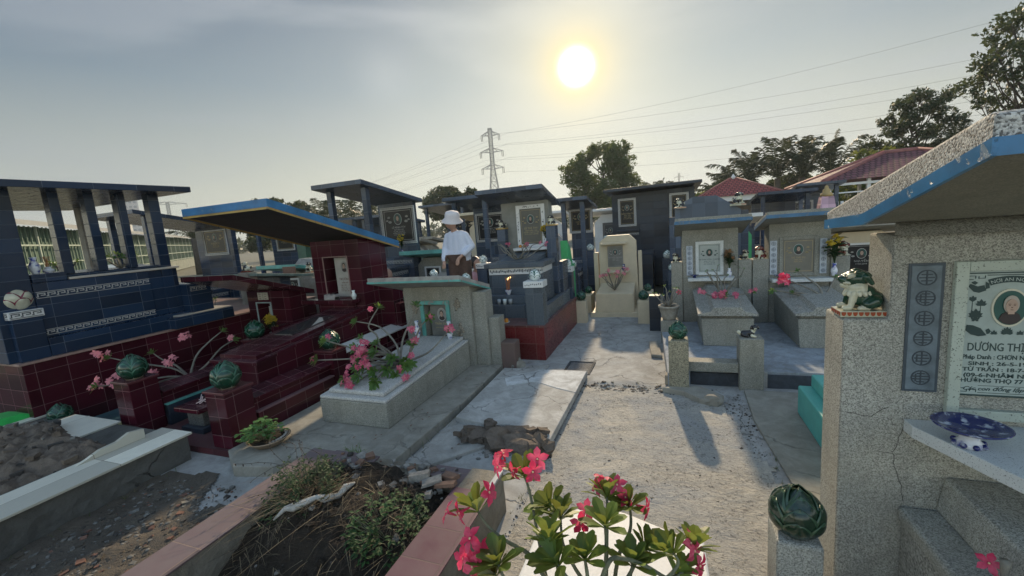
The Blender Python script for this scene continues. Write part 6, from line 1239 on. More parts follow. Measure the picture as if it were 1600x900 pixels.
for k in range(260): x,y=rv(-5.3,-3.86),rv(.0,1.85); s=.006+.03*random.random()**2.5; chunk(m,(x,y,core(x,y)+s*.25),s*rv(.6,1.3),s*rv(.6,1.2),s*.5,rv(0,3),rv(-.4,.4),random.randrange(4))
P('masonry_rubble',m,[GREYR,ROCK,DARKR,ROCK],None,kind='stuff')
weed('ground_weed','small green weed inside the broken grave at lower left',(-4.28,1.0,.08),.10,.10,26,leafm('mid_green',(.06,.15,.04),.25),.03,13); weed('ground_weed','low green weed at the far left inside the broken grave',(-4.6,.62,.08),.13,.09,26,leafm('mid_green',(.06,.15,.04),.25),.03,14)
weed('ground_weed','sparse yellow-green weed on top of the broken masonry',(-5.05,1.42,.24),.14,.05,16,LEAFY,.022,15)
q=MB(); q.prism([(1.45,.217),(1.92,.217),(1.80,.27),(1.50,.30)],'x',-5.75,-5.5); P('green_sheet',q,plain('neon_green',(.03,.48,.10),.5,.2),None,label='folded bright green sheet lying at the far left edge',cat='sheet')
# ---------- white granite slab with hot pink desert rose ----------
t=T('granite_slab','white granite slab under the nearest desert rose','slab',(-.15,1.3,.2)); q=MB(); q.prism([(-.56,1.1),(-.555,1.60),(-.42,1.72),(-.31,1.765),(-.20,1.745),(-.02,1.68),(.11,1.655),(.13,1.0),(-.3,.5)],'z',.24,.30); P('slab',q,WGRAN,t,bevel=.01); P('slab_base',MB().box(-.52,.09,.7,1.6,-.02,.2395),CONP,t)
px0=Vector((-.10,.80,.301)); pt_=T('clay_pot','terracotta pot of the nearest desert rose','pot',px0); P('pot_body',MB().lathe([(.07,0),(.11,.12),(.125,.125),(.125,.15),(.11,.15),(.10,.12)],px0,24),plain('terracotta',(.36,.15,.08),.8,.2,12),pt_,smooth=True); P('pot_soil',MB().lathe([(1e-5,.12),(.105,.12)],px0,20),SOIL,pt_)
def W(x,y,D):   # photo pixel at camera depth D -> world point (survey of the nearest plant)
    d=fw*655+cr*(x-800)-cu*(y-450); return Vector((0,0,1.6))+d*(D/655)
rt=Vector((-.10,.80,.50))
B=[]
def br(*p): B.append([rt]+[W(*a) for a in p])
br((905,960,1.0),(862,925,1.02),(845,860,1.06),(828,770,1.1),(818,742,1.1))             # tall left upper tip (822,730)
br((900,960,.98),(850,900,1.0),(825,865,.98),(790,845,.97),(760,820,.98),(745,795,1.0)) # left tip (740,790)
br((900,985,.95),(850,960,.93),(800,930,.92),(772,895,.93))                             # lower left rosette
br((935,950,1.0),(900,890,1.02),(880,850,1.03),(876,806,1.05))
br((940,950,1.0),(945,900,1.0),(947,850,1.0),(945,820,1.0))
br((950,950,1.02),(948,870,1.05),(949,800,1.1),(948,775,1.12))
br((960,960,1.05),(965,875,1.08),(984,830,1.1),(985,800,1.12),(982,790,1.12))
br((920,960,.95),(880,900,.95),(862,865,.95),(858,845,.96))
br((925,965,.97),(918,900,.97),(915,880,.97),(914,872,.97))
br((960,960,1.0),(985,895,1.0),(1002,865,1.02),(1009,855,1.03))
br((940,950,.95),(950,880,.95),(975,873,.96),(1010,885,.97),(1050,905,.98),(1075,880,1.0),(1083,855,1.02))
br((960,965,.95),(1000,935,.93),(1040,905,.95),(1060,880,.97),(1050,862,.98))
br((905,985,.93),(860,950,.92),(800,920,.90),(778,880,.90))
br((925,975,.93),(905,930,.92),(888,905,.92),(870,880,.92))
br((950,975,.95),(985,930,.96),(1035,915,.98),(1058,895,1.0))
br((910,975,1.02),(880,930,1.05),(868,860,1.08),(862,800,1.1),(858,790,1.1))
br((955,970,1.0),(975,930,1.0),(985,900,1.0),(988,880,1.0))
F=[((785,730),(-1,-.4,.1),3,1.08),((826,718),(.2,-1,.2),2,1.07),((790,712),(-.6,-.3,.8),1,1.1),((775,776),(.8,-.5,.5),1,1.0),((712,806),(-1,-.6,0),2,.98),((738,865),(-.3,-1,.1),3,.92),((740,845),(-.4,-.8,.4),1,.93),((925,758),(-1,-.3,.3),1,1.14),((962,762),(-.2,-.5,.9),1,1.12),((972,772),(.1,-.8,.5),1,1.12),((1003,792),(.8,-.8,0),1,1.1),((940,744),(0,-.2,1),1,1.13),((914,798),(0,-1,.2),1,1.05),((908,822),(-.5,-1,0),1,1.04),((1093,872),(.6,-1,.1),1,1.0),((1100,886),(.4,-1,0),1,.98),((1082,842),(.6,-.6,.7),1,1.01),((735,884),(-.3,-1,.1),1,.92)]
desert_rose(rt,'nearest desert rose with hot pink flowers over the white granite slab',1,B,[(W(a[0],a[1],D),(d[0]*cr+Vector((0,0,1))*0+(-fw)*(-d[1])+cu*d[2]),c) for a,d,c,D in F],HOT,seed=17,leafL=.078,lw=.36,nleaf=14,fr=.026,thick=.0068,barkm=STEMG,leafmt=LEAFY)
g=W(1568,905,1.15); desert_rose((g.x,g.y-.0,.60),'small desert rose with pink blooms on the near tomb at lower right',1,[[(g.x,g.y,.6),(g.x,g.y,g.z-.03)]],[(g,(0,-1,.4),3)],HOT,seed=5,leafL=.05,fr=.026)
# ================= BACKGROUND =================
mausoleum('blue canopy tomb behind the columned tomb with black tablet',-9.75,-8.45,4.55,6.45,2.38,2.06,.0,BLUE,(-9.42,-8.70,1.48,2.04),INKG,lines=[('Bà VŨ THỊ TƯ',.085),('SINH NĂM 1925',.045),('MẤT NGÀY 9-6-1998',.045),('CON CHÁU LẬP MỘ',.045)],boxh=.75)
mausoleum('distant dark canopy tomb beyond the small maroon tomb with lotus-carved tablet',-12.0,-10.6,8.4,10.2,2.42,2.1,.0,BLUE,(-11.7,-10.95,1.40,2.0),INKG,lines=[('NGUYỄN VĂN SÁU',.075),('SINH NĂM 1936',.05)],boxh=.7)
mausoleum('grey canopy tomb far behind the blue slanted roof',-11.2,-9.6,11.2,13.,2.3,2.05,.0,BLUE2,(-10.9,-10.2,1.35,1.9),INKW,boxh=.6)
mausoleum('slate canopy tomb behind the maroon headstone',-8.2,-6.9,9.6,11.2,2.2,2.0,.0,BLUE2,(-7.9,-7.2,1.3,1.85),INKW,boxh=.6)
mausoleum('wide slate canopy tomb far behind the yellow-flower tomb',-7.6,-6.0,12.0,13.8,2.5,2.25,.0,BLUE2,(-7.2,-6.4,1.35,2.0),INKG,boxh=.7)
mausoleum('dark blue canopy tomb beside the red pavilion',2.0,3.2,11.5,13.1,1.95,1.75,.0,BLUE,(2.2,2.6,1.0,1.45),INKW,boxh=.5)
mausoleum('small blue canopy tomb right of the red pavilion',3.3,4.4,13.6,15.,2.15,1.95,.0,BLUE2,(3.5,4.0,1.2,1.7),INKW,boxh=.5)
# dark gable wall behind left pebble-dash tomb
t=T('gabled_tomb','dark slate gabled headstone rising behind the left pebble-dash tomb roof','tomb',(.65,8.1,0)); q=MB(); q.prism([(.12,0),(1.15,0),(1.15,1.60),(.78,1.86),(.42,1.87),(.27,1.80),(.12,1.68)],'y',8.0,8.25); P('headstone',q,tile('slate_wall',(.075,.10,.135),.2,.25,grout=(.10,.12,.15),rough=.3),t,bevel=.004); box('shoulder',1.151,1.26,8.0,8.2,0,1.58,BLUE2,t); box('shoulder',.02,.119,8.0,8.2,0,1.55,BLUE2,t)
lion((.20,7.95,1.69),'dark and white guardian lion on the left shoulder of the slate gable',.18,.5,(BLKC,CRMC,REDC,BLKC),voxel=.006); lion((1.10,7.95,1.66),'dark and white guardian lion on the right shoulder of the slate gable',.22,2.4,(BLKC,CRMC,REDC,BLKC),voxel=.006)
# small tombs of many kinds
def smalltomb(x,y,w,h,mat,label,roof=None,pl=True,yaw=0):
    t=T('small_tomb',label,'tomb',(x,y,0)); q=MB(); q.prism([(x-w/2,0),(x+w/2,0),(x+w/2,h*.86),(x+w*.25,h),(x-w*.25,h),(x-w/2,h*.86)],'y',y,y+.2); P('headstone',q,mat,t,bevel=.006)
    box('grave_box',x-w*.36,x+w*.36,y-1.2,y-.001,0,h*.32,mat,t)
    if roof: slab_roof(t,x-w*.65,x+w*.65,y-.35,y+.4,h+.16,h+.02,.07,roof)
    if pl: plaque(t,x-w*.24,x+w*.24,h*.45,h*.86,y,.03,BLACK if mat is not WHITE else plain('dark_tab',(.05,.055,.06),.3,.1),WHITE if mat is not WHITE else GREYST,INKW,[('NGUYỄN',.1),('1938-2004',.08)],portrait=True)
    return t
SM=[(-1.55,12.4,.9,1.75,WHITE,'white tomb with dark tablet beyond the narrow slate tomb',WHITE),(-6.4,7.3,.9,1.25,CONP,'grey cement tomb directly right of the canopy with black tablet',CONP),(-7.2,6.4,.8,1.05,PEB_G,'low pebble-dash tomb with a green-edged slab roof',TEALP),(-5.9,8.8,.8,1.35,CONB,'pale cement tomb behind the pebble-dash one',CONP),(-8.8,8.3,.8,1.2,CONB,'pale weathered tomb in the distant left rows',None),(-9.6,13.8,1.0,1.4,WHITE,'white tomb at the far left under the blue roof',None),(-6.6,10.4,.9,1.35,CONP,'rough cement tomb in the third row behind the maroon one',CONP),(-4.1,6.75,.7,1.15,PEB_G,'dim pebble-dash tomb with turquoise slab between canopy and woman',TEALP),(-4.6,10.6,1.1,1.9,CREAM,'cream house-like tomb behind the standing woman',CREAM),(-3.6,12.4,1.3,1.8,WHITE,'white walled tomb further behind the standing woman',WHITE),(-5.6,13.6,1.2,1.7,CREAM,'cream tomb beyond the yellow-flower canopy',CREAM),(2.35,9.0,.9,1.25,CONP,'brown-grey tomb with a slanted roof behind the right pebble-dash tomb',None),(3.1,9.2,.9,1.45,WHITE,'white tomb with blue tablet at the edge of the large tomb',None),(1.32,9.3,.5,1.35,BLUE2,'narrow slate tomb with white top between the two pebble-dash tombs',WHITE),(2.6,7.4,.9,1.15,CREAM,'cream cement tomb behind the right pebble-dash wing',CONP),(-2.9,10.6,.8,1.35,CONB,'pale tomb just left of the narrow slate tomb',None),(3.6,7.0,.9,1.2,PEB_G,'pebble-dash tomb hidden right of the platform',None),(-10.8,5.6,1.0,1.3,WHITE,'white tomb seen through the blue columns',WHITE)]
for x,y,w,h,mt,lb,rf in SM: smalltomb(x,y,w,h,mt,lb,rf)
t=T('painted_headboard','green painted headboard behind the left pebble-dash tomb','headboard',(1.25,8.7,0)); q=MB(); q.prism([(1.10,0),(1.42,0),(1.42,1.12),(1.32,1.27),(1.10,1.32)],'y',8.7,8.8); P('panel',q,GREENP,t)
# stupa
t=T('stupa_tomb','pale pink stepped stupa with a gold finial behind the right tomb roof','stupa',(3.5,12.0,0)); q=MB(); q.hexa([(3.15,11.7,0),(3.85,11.7,0),(3.85,12.3,0),(3.15,12.3,0)],[(3.38,11.9,1.74),(3.62,11.9,1.74),(3.62,12.1,1.74),(3.38,12.1,1.74)]); P('stupa_body',q,tile('pink_tile',(.50,.33,.42),.13,.13,grout=(.38,.25,.32),rough=.4),t); P('gold_finial',MB().lathe([(.13,1.74),(.12,1.80),(.07,1.84),(.08,1.88),(.035,1.93),(.045,1.96),(1e-5,2.0)],(3.5,12.,0),14),plain('gold_paint',(.42,.30,.12),.4,.2),t,smooth=True)
# lions and lotuses on the left rows
for x,y,z,h,rz,lb,mt in ((-6.07,4.6,1.22,.16,.4,'black and white guardian lion above the small maroon roof',(CRMC,BLKC,REDC,BLKC)),(-6.3,6.0,1.04,.20,2.2,'black and white dog-lion on the pale slab beyond the small maroon roof',(BLKC,CRMC,REDC,BLKC)),(-7.0,7.4,1.14,.20,2.3,'second black and white lion further back beside the grey tomb',(BLKC,CRMC,REDC,BLKC))):
    lion((x,y,z),lb,h,rz,mt,voxel=.005); P('stone_post',MB().box(x-.1,x+.1,y-.08,y+.08,0,z-.001),CONP,None,bevel=.004,label='cement post under the '+lb.replace('black and white ','').replace(' the pale slab',''),cat='post')
t=T('slab_tomb','low tomb with a thin green-edged slab roof behind the small maroon roof','tomb',(-6.5,5.0,0)); slab_roof(t,-7.2,-5.8,4.55,5.6,1.20,1.06,.04,plain('green_slab',(.17,.24,.21),.6,.3,10)); box('headstone',-7.0,-6.0,5.1,5.3,0,1.08,BLUE2,t); box('orange_brickwork',-6.5,-6.2,5.601,5.62,1.0,1.2,BRICK,t)
lotus('white',(-9.4,8.9,1.58),'pale lotus finial right of the distant lotus-carved tablet',1.4,1); box('green_post',-9.55,-9.25,8.8,9.05,0,1.58,plain('dark_green_paint',(.03,.09,.06),.5,.2),None,label='dark green post under the distant pale lotus',cat='post')
box('pale_slab',-6.4,-5.3,5.9,7.4,.0,.95,CONP,None,label='pale cement grave slab beyond the small maroon roof',cat='grave')
# ---------- long green-walled shed ----------
A=Vector((-21.8,8.2,0)); Bv=Vector((-54.0,35.3,0)); dv=(Bv-A).normalized(); nv=Vector((dv.y,-dv.x,0))
if nv.dot(-A)<0: nv=-nv
A=A-dv*7; Ls=(Bv-A).length
t=T('long_shed','long shed with green grille walls and grey sheet roof behind the blue tomb','shed',A)
def SB(s0,s1,n0,n1,z0,z1,mb): 
    b4=[A+dv*s0+nv*n0,A+dv*s1+nv*n0,A+dv*s1+nv*n1,A+dv*s0+nv*n1]; mb.hexa([(p.x,p.y,z0) for p in b4],[(p.x,p.y,z1) for p in b4])
q=MB(); SB(0,Ls,-6,0,0,.9,q); P('lower_wall',q,plain('shed_grey',(.22,.25,.22),.8,.2,2),t)
q=MB(); SB(0,Ls,-.3,-.2,.9,3.0,q); P('green_mesh_wall',q,plain('shed_green',(.05,.11,.08),.7,.35,1.2),t)
q=MB()
for i in range(int(Ls/.35)): SB(i*.35,i*.35+.05,-.04,.0,.9,3.0,q)
P('vertical_bars',q,plain('bar_green',(.12,.19,.15),.6,.2),t)
q=MB()
for z in (.95,1.55,2.25): SB(0,Ls,.0,.05,z,z+.06,q)
for i in range(0,int(Ls),2): SB(i,i+.09,.0,.06,.9,3.0,q)
P('pale_frame',q,plain('pale_green_frame',(.35,.42,.36),.6,.1),t)
q=MB(); b4=[A-dv*.3+nv*.5,A+dv*Ls+nv*.5,A+dv*Ls-nv*6,A-dv*.3-nv*6]; q.hexa([(p.x,p.y,z) for p,z in zip(b4,(2.95,2.95,4.3,4.3))],[(p.x,p.y,z) for p,z in zip(b4,(3.12,3.12,4.45,4.45))]); P('sheet_roof',q,plain('zinc',(.33,.35,.36),.5,.15,1.),t)
c=A+dv*16.5+nv*.6; ac=T('air_conditioner','white air-conditioner outdoor unit on the shed eaves','air conditioner',(c.x,c.y,3.0)); q=MB(); SB(16.0,17.3,.5,.9,3.0,3.75,q); P('unit_case',q,WHITE,ac); q=MB(); cc=A+dv*16.5+nv*.93
for k in range(2): 
    pts=[(cc+dv*(.27-.1*k)*math.cos(a)+nv*.01*k+Vector((0,0,3.38+(.27-.1*k)*math.sin(a)))) for a in [2*math.pi*i/20 for i in range(20)]]; q.add(pts,[tuple(range(20))])
P('fan_grille',q,GREYST,ac)
c=A+dv*10.5-nv*2; P('roof_vent',MB().lathe([(.2,3.4),(.2,3.7),(.42,3.85),(.48,4.05),(.38,4.25),(1e-5,4.33)],(c.x,c.y,0),16),plain('zinc_vent',(.35,.36,.35),.4,.2),None,smooth=True,label='round metal roof ventilator on the shed roof',cat='vent')
# ---------- highrises ----------
def tower(x0,y0,w,h,label,px):
    c=W3(px,330,1.) ; 
for i,(px_,D,w,h,lb) in enumerate(((206,420,8.5,44,'pale high-rise apartment block seen between the blue columns'),(240,440,8.5,47,'pale high-rise block right of the last blue column'))):
    d=(fw*655+cr*(px_-800)-cu*(330-450)); p=Vector((0,0,0))+Vector((d.x,d.y,0)).normalized()*D; fwd=Vector((-p.x,-p.y,0)).normalized(); sd_=Vector((-fwd.y,fwd.x,0)); t=T('apartment_tower',lb,'building',(p.x,p.y,0))
    def TB(a0,a1,n0,n1,z0,z1,mb): b4=[p+sd_*a0+fwd*n0,p+sd_*a1+fwd*n0,p+sd_*a1+fwd*n1,p+sd_*a0+fwd*n1]; mb.hexa([(v.x,v.y,z0) for v in b4],[(v.x,v.y,z1) for v in b4])
    q=MB(); TB(-w/2,w/2,-14,0,0,h,q); P('tower_body',q,plain('tower_paint',(.42,.40,.40),.8,.1,.2),t)
    for r in range(8):
        q=MB()
        for cidx in range(3): TB(-w/2+.6+cidx*2.6,-w/2+2.2+cidx*2.6,.0,.3,h-4-r*3.4,h-2.4-r*3.4,q)
        P('window_row',q,plain('tower_glass',(.14,.16,.19),.3,.1),t)
# ---------- pavilions ----------
def roofpyr(par,c,w,d,z0,z1,mat,ridge=.15):
    x,y=c; q=MB(); b4=[(x-w/2,y-d/2,z0),(x+w/2,y-d/2,z0),(x+w/2,y+d/2,z0),(x-w/2,y+d/2,z0)]; tp=[(x-ridge,y,z1),(x+ridge,y,z1)]
    q.add(b4+tp,[(0,1,5,4),(1,2,5),(2,3,4,5),(3,0,4),(3,2,1,0)]); r_=P('tiled_roof',q,mat,par); 
    m=MB(); 
    for a,b_ in ((0,4),(1,5),(2,5),(3,4),(4,5)): A_=(b4+tp)[a]; B_=(b4+tp)[b_]; m.tube([A_,B_],.06*w/4,0,6)
    P('ridge_caps',m,plain('ridge_clay',(.26,.10,.09),.7,.2),r_,smooth=True); return r_
@cache
def rooftile(name,c):
    mt,b_=newmat(name); g=N('ShaderNodeNewGeometry'); sp=N('ShaderNodeSeparateXYZ'); L(g.outputs['Position'],sp.inputs[0]); sn=N('ShaderNodeSeparateXYZ'); L(g.outputs['True Normal'],sn.inputs[0]); ax=M_('GREATER_THAN',M_('ABSOLUTE',sn.outputs[0]),M_('ABSOLUTE',sn.outputs[1]))
    u=M_('ADD',M_('MULTIPLY',sp.outputs[1],ax),M_('MULTIPLY',sp.outputs[0],M_('SUBTRACT',1.,ax))); cx=N('ShaderNodeCombineXYZ'); L(u,cx.inputs[0]); L(M_('MULTIPLY',sp.outputs[2],2.2),cx.inputs[1])
    br_=N('ShaderNodeTexBrick',offset=.5); L(cx.outputs[0],br_.inputs[0]); br_.inputs['Color1'].default_value=(*mul3(c,.85),1); br_.inputs['Color2'].default_value=(*mul3(c,1.15),1); br_.inputs['Mortar'].default_value=(*mul3(c,.3),1); br_.inputs['Scale'].default_value=1; br_.inputs['Mortar Size'].default_value=.03; br_.inputs['Mortar Smooth'].default_value=.7; br_.inputs['Brick Width'].default_value=.17; br_.inputs['Row Height'].default_value=.20
    setin(b_,'Base Color',br_.outputs[0]); setin(b_,'Roughness',.65); bump(b_,M_('MULTIPLY',br_.outputs[1],-1.),.05); return mt
RT=rooftile('red_clay_tiles',(.33,.075,.07)); RT2=rooftile('plum_clay_tiles',(.17,.058,.072))
t=T('pavilion','white walled pavilion with a red tiled hip roof','pavilion',(2.95,22.6,0)); roofpyr(t,(2.95,22.9),3.5,3.0,2.22,3.06,RT); q=MB(); q.box(1.45,4.4,21.55,21.7,1.98,2.215); q.box(4.25,4.4,21.7,24.2,1.98,2.215); q.box(1.45,1.6,21.7,24.2,1.98,2.215); P('white_fascia',q,WHITE,t)
for x,y in ((1.6,21.7),(4.0,21.7),(1.6,24.1),(4.0,24.1)): box('pillar',x,x+.25,y,y+.25,-.05,1.979,WHITE,t)
box('rear_wall',1.86,3.98,22.9,23.1,-.05,1.979,plain('brown_wall',(.13,.11,.09),.7,.2,3),t); box('wall_tablet',2.7,2.95,22.87,22.899,1.2,1.6,WHITE,t)
P('roof_finial',MB().lathe([(.06,3.02),(.10,3.12),(.05,3.2),(1e-5,3.28)],(2.95,22.9,0),12),WHITE,t,smooth=True)
t=T('pavilion','open pavilion with a plum tiled hip roof on thin white posts at right','pavilion',(8.0,20.0,0)); roofpyr(t,(8.05,20.0),6.1,5.0,2.30,3.25,RT2,.5)
for x in (5.2,6.3,7.6,9.0,10.8):
    for y in (17.7,22.2): box('post',x,x+.1,y,y+.1,-.05,2.299,WHITE,t,bevel=0)
q=MB(); q.box(5.2,10.9,17.65,17.7,2.12,2.2); q.box(5.2,10.9,17.65,17.7,1.86,1.9); q.box(5.15,5.2,17.65,22.3,2.12,2.2); P('tie_beams',q,WHITE,t); box('balustrade',5.2,10.9,17.5,17.6,-.05,1.45,WHITE,t); q=MB()
for i in range(40): q.box(5.25+i*.14,5.32+i*.14,17.5,17.6,1.451,1.6)
P('railing_top',q,WHITE,t)
# green bush behind pavilion 2
# ---------- trees ----------
def leafcloud(name,centers,n,sz,mat,par,seed,flat=1.,zs=.75):
    g=np.random.default_rng(seed); C_=np.array([c[:3] for c in centers]); Rr=np.array([c[3] for c in centers]); pr=Rr**2/np.sum(Rr**2)
    sel=g.choice(len(C_),n,p=pr); d=g.normal(size=(n,3)); d/=np.linalg.norm(d,axis=1)[:,None]; rad=(g.random(n)**.45)
    # twig clusters: leaves gather on sub-clumps so gaps open between them
    sub=g.normal(size=(len(C_),26,3)); sub/=np.linalg.norm(sub,axis=2)[:,:,None]; sub*=(g.random((len(C_),26,1))**.4)
    k=g.integers(0,26,n); pos_=C_[sel]+(sub[sel,k]*.95+d*.34*rad[:,None])*Rr[sel][:,None]*np.array([1,1,zs])
    a=g.normal(size=(n,3)); a/=np.linalg.norm(a,axis=1)[:,None]; b=np.cross(a,g.normal(size=(n,3))); b/=np.linalg.norm(b,axis=1)[:,None]
    s=sz*.8*(.5+.9*g.random((n,1))); v=np.stack([pos_-a*s,pos_+b*s*.42-a*s*.1,pos_+a*s,pos_-b*s*.42-a*s*.1],1).reshape(-1,3)
    base=rootloc(par); v=v-np.array(base); me=bpy.data.meshes.new(name); me.vertices.add(n*4); me.vertices.foreach_set('co',v.ravel()); me.loops.add(n*4); me.loops.foreach_set('vertex_index',np.arange(n*4)); me.polygons.add(n); me.polygons.foreach_set('loop_start',np.arange(n)*4); me.polygons.foreach_set('loop_total',np.full(n,4)); me.update(); me.materials.append(mat)
    o=bpy.data.objects.new(name,me); COL.objects.link(o); o.parent=par; return o
def tree(label,x,y,h,cr_,trunk_r,clumps,n,sz,mat,seed,name='broadleaf_tree',zb=None,twist=.0):
    random.seed(seed); t=T(name,label,'tree',(x,y,0)); st_=MB(); cen=[]
    zb=zb or h*.35; top=Vector((x,y,0))
    tp=[Vector((x,y,-.1)),Vector((x+rv(-.1,.1),y,h*.25)),Vector((x+rv(-.2,.2)*cr_*.4,y,h*.55)),Vector((x+rv(-.2,.2)*cr_*.5,y,h*.85))]; st_.tube(tp,[trunk_r,trunk_r*.8,trunk_r*.5,trunk_r*.15],0,8)
    for k in range(clumps):
        a=k*2.4+rv(-.3,.3); f=(k+.5)/clumps; z=zb+(h-zb)*f; rr=cr_*math.sqrt(max(.06,1-(2*f-.85)**2*.8))*rv(.45,.85); c=Vector((x+math.cos(a)*rr,y+math.sin(a)*rr,z)); r=cr_*rv(.26,.42)*(1-.35*f); c.z=min(c.z,h-r*.5); cen.append((c.x,c.y,c.z,r))
        j=tp[1].lerp(tp[3],min(1,max(0,f*.9-.05))); mid=j.lerp(c,.55)+Vector((0,0,-.06*h*rv(.2,1))); st_.tube([j,mid,c],[trunk_r*.35,trunk_r*.2,trunk_r*.06],0,5)
        for q in range(4): st_.tube([mid.lerp(c,.5),c+Vector((rv(-1,1),rv(-1,1),rv(-.6,.9)))*r*.8],[trunk_r*.1,trunk_r*.03],0,4,False)
    P('trunk',st_,TRUNK,t,smooth=True); leafcloud('crown',cen,int(n*1.5),sz,mat,t,seed); return t
TRUNK=plain('tree_bark',(.08,.065,.05),.9,.3,6); TL1=leafm('tree_leaf',(.040,.075,.030),.35,.45,.55,(.35,.4,.08)); TL2=leafm('tree_leaf_dark',(.024,.044,.022),.2,.45,.5,(.3,.35,.08)); TL3=leafm('tree_leaf_bright',(.08,.12,.035),.4,.4,.5,(.5,.5,.1))
tree('rounded broadleaf tree in the middle distance beyond the large dark tomb',-6.1,45,9.1,4.9,.22,30,26000,.17,TL1,3,zb=2.2)
tree('spreading flat-topped tree left of the pylon',-22.0,40,6.3,3.0,.2,16,9000,.17,TL2,5,zb=3.2)
tree('broad tree right of the palms above the plum roofed pavilion',11.9,28,6.7,2.1,.14,30,11000,.105,TL2,8,zb=2.4)
tree('tall airy tree reaching the top right of the view',12.15,21.5,8.0,1.7,.10,40,4300,.105,TL2,11,zb=4.5)
tree('bushy tree at the right edge below the tall airy one',13.9,23,5.2,2.0,.14,18,8000,.13,TL2,13,zb=2.4)
tree('dark tree massed behind the red pavilion',4.8,41,3.9,3.0,.2,18,11000,.18,TL2,15,zb=1.6)
tree('dark tree behind the stupa and palms',9.6,40,3.9,3.0,.2,18,11000,.17,TL2,17,zb=1.4)
tree('low bushy tree behind the plum roofed pavilion',9.5,26,3.9,2.3,.12,14,7000,.12,TL3,19,zb=.8)
tree('low bright bush left of the red pavilion',1.3,30,3.5,1.4,.1,8,3500,.11,TL3,21,zb=.6)
tree('dark tree seen under the second blue roof',-30.,26,5.2,3.2,.2,14,9000,.17,TL2,23,zb=1.)
tree('dark hedge-like tree behind the shed end',-40.,38,6.2,3.4,.2,14,9000,.2,TL2,25,zb=1.)
tree('leafy tree behind the canopy with yellow flowers',-16.,33,5.0,2.4,.15,14,7000,.16,TL2,27,zb=1.)
tree('small pale tree between pylon and the central grey tomb',-12.6,41,4.6,1.8,.12,10,3500,.15,TL1,29,zb=1.5)
tree('dark low tree right behind the central broadleaf tree',-1.5,47,4.6,3.0,.2,12,8000,.19,TL2,31,zb=1.)
tree('dark undergrowth tree at the foot of the palm row left end',3.3,38,3.3,2.4,.2,12,8000,.17,TL2,33,zb=.6)
tree('dark undergrowth tree at the foot of the palm row right end',7.3,38,3.0,2.4,.2,12,8000,.17,TL2,35,zb=.6)
tree('dark tree behind the open pavilion posts',12.5,30,4.2,2.6,.2,12,8000,.15,TL2,37,zb=.5)
def palm(label,x,y,h,L_,n=17,seed=1,mat=None,lean=0):
    random.seed(seed); t=T('palm_tree',label,'tree',(x,y,0)); tr=MB(); tr.tube([(x,y,-.1),(x+lean*.4,y,h*.5),(x+lean,y,h)],[.24,.2,.2],0,8); P('trunk',tr,TRUNK,t,smooth=True); m=MB(); r_=MB(); c=Vector((x+lean,y,h))
    for k in range(n):
        a=k*2.4+rv(-.2,.2); el=1.5-1.0*(k/n)+rv(-.12,.12); d=Vector((math.cos(a)*math.cos(el),math.sin(a)*math.cos(el),math.sin(el))); pts=[]; LL=L_*rv(.8,1.1)
        for i in range(9): tt=i/8; pts.append(c+d*LL*tt-Vector((0,0,1))*LL*.36*tt**2.8)
        r_.tube(pts,[.035*(1-.8*i/8) for i in range(9)],0,4,False)
        for i in range(1,34):
            tt=i/34; f=tt*8; j=min(7,int(f)); p=pts[j].lerp(pts[j+1],f-j); dd=(pts[j+1]-pts[j]).normalized(); s_=dd.cross(Vector((0,0,1))); s_=s_.normalized() if s_.length>.05 else Vector((1,0,0)); ll=LL*.17*math.sin(math.pi*(.12+.82*tt))
            for sg_ in(-1,1): e_=(s_*sg_*.8+dd*.55+Vector((0,0,rv(-.5,.15)))).normalized(); q=p+e_*ll*.55+Vector((0,0,-.02)); z_=p+e_*ll-Vector((0,0,ll*.35)); w_=dd*.030*L_/4; m.add([p-w_,p+w_,q+w_,z_,q-w_],[(0,1,2,3,4)])
    P('fronds',m,mat or PF_,t); P('frond_ribs',r_,plain('rib',(.10,.11,.05),.7,.2),t); return t
PF_=leafm('palm_leaf',(.026,.042,.022),.08,.35,.5,(.4,.42,.12))
for i,(x,y,h,L_,lb) in enumerate(((4.3,37.5,2.6,4.0,'leftmost palm of the row behind the red pavilion'),(5.9,37.0,3.3,4.4,'second palm of the row, upright fronds'),(7.5,36,3.6,4.6,'third palm of the row with the tallest arching fronds'),(9.0,36,3.5,4.6,'fourth palm of the row left of the plum roof'),(10.6,35.5,3.4,4.4,'fifth palm of the row beside the broad tree'),(12.1,25,3.6,1.9,'small palm above the plum roof between two trees'),(-.6,44,3.0,3.4,'feathery palm right of the central broadleaf tree'),(-28.6,30,2.6,4.2,'left palm behind the blue slanted roof'),(-26.6,30.6,2.4,4.2,'right palm behind the blue slanted roof'),(-24.2,30.6,2.2,4.2,'palm seen between the canopy columns'),(-22.4,30.,1.8,3.8,'low palm right of the canopy column'),(-17.8,44,4.3,2.3,'spindly palm just left of the pylon foot'),(-31.,20.,2.5,2.4,'low palm fronds seen under the second blue roof'),(3.0,31,2.6,1.5,'small drooping palm left above the red pavilion'))): palm(lb,x,y,h,L_,seed=40+i,n=13)
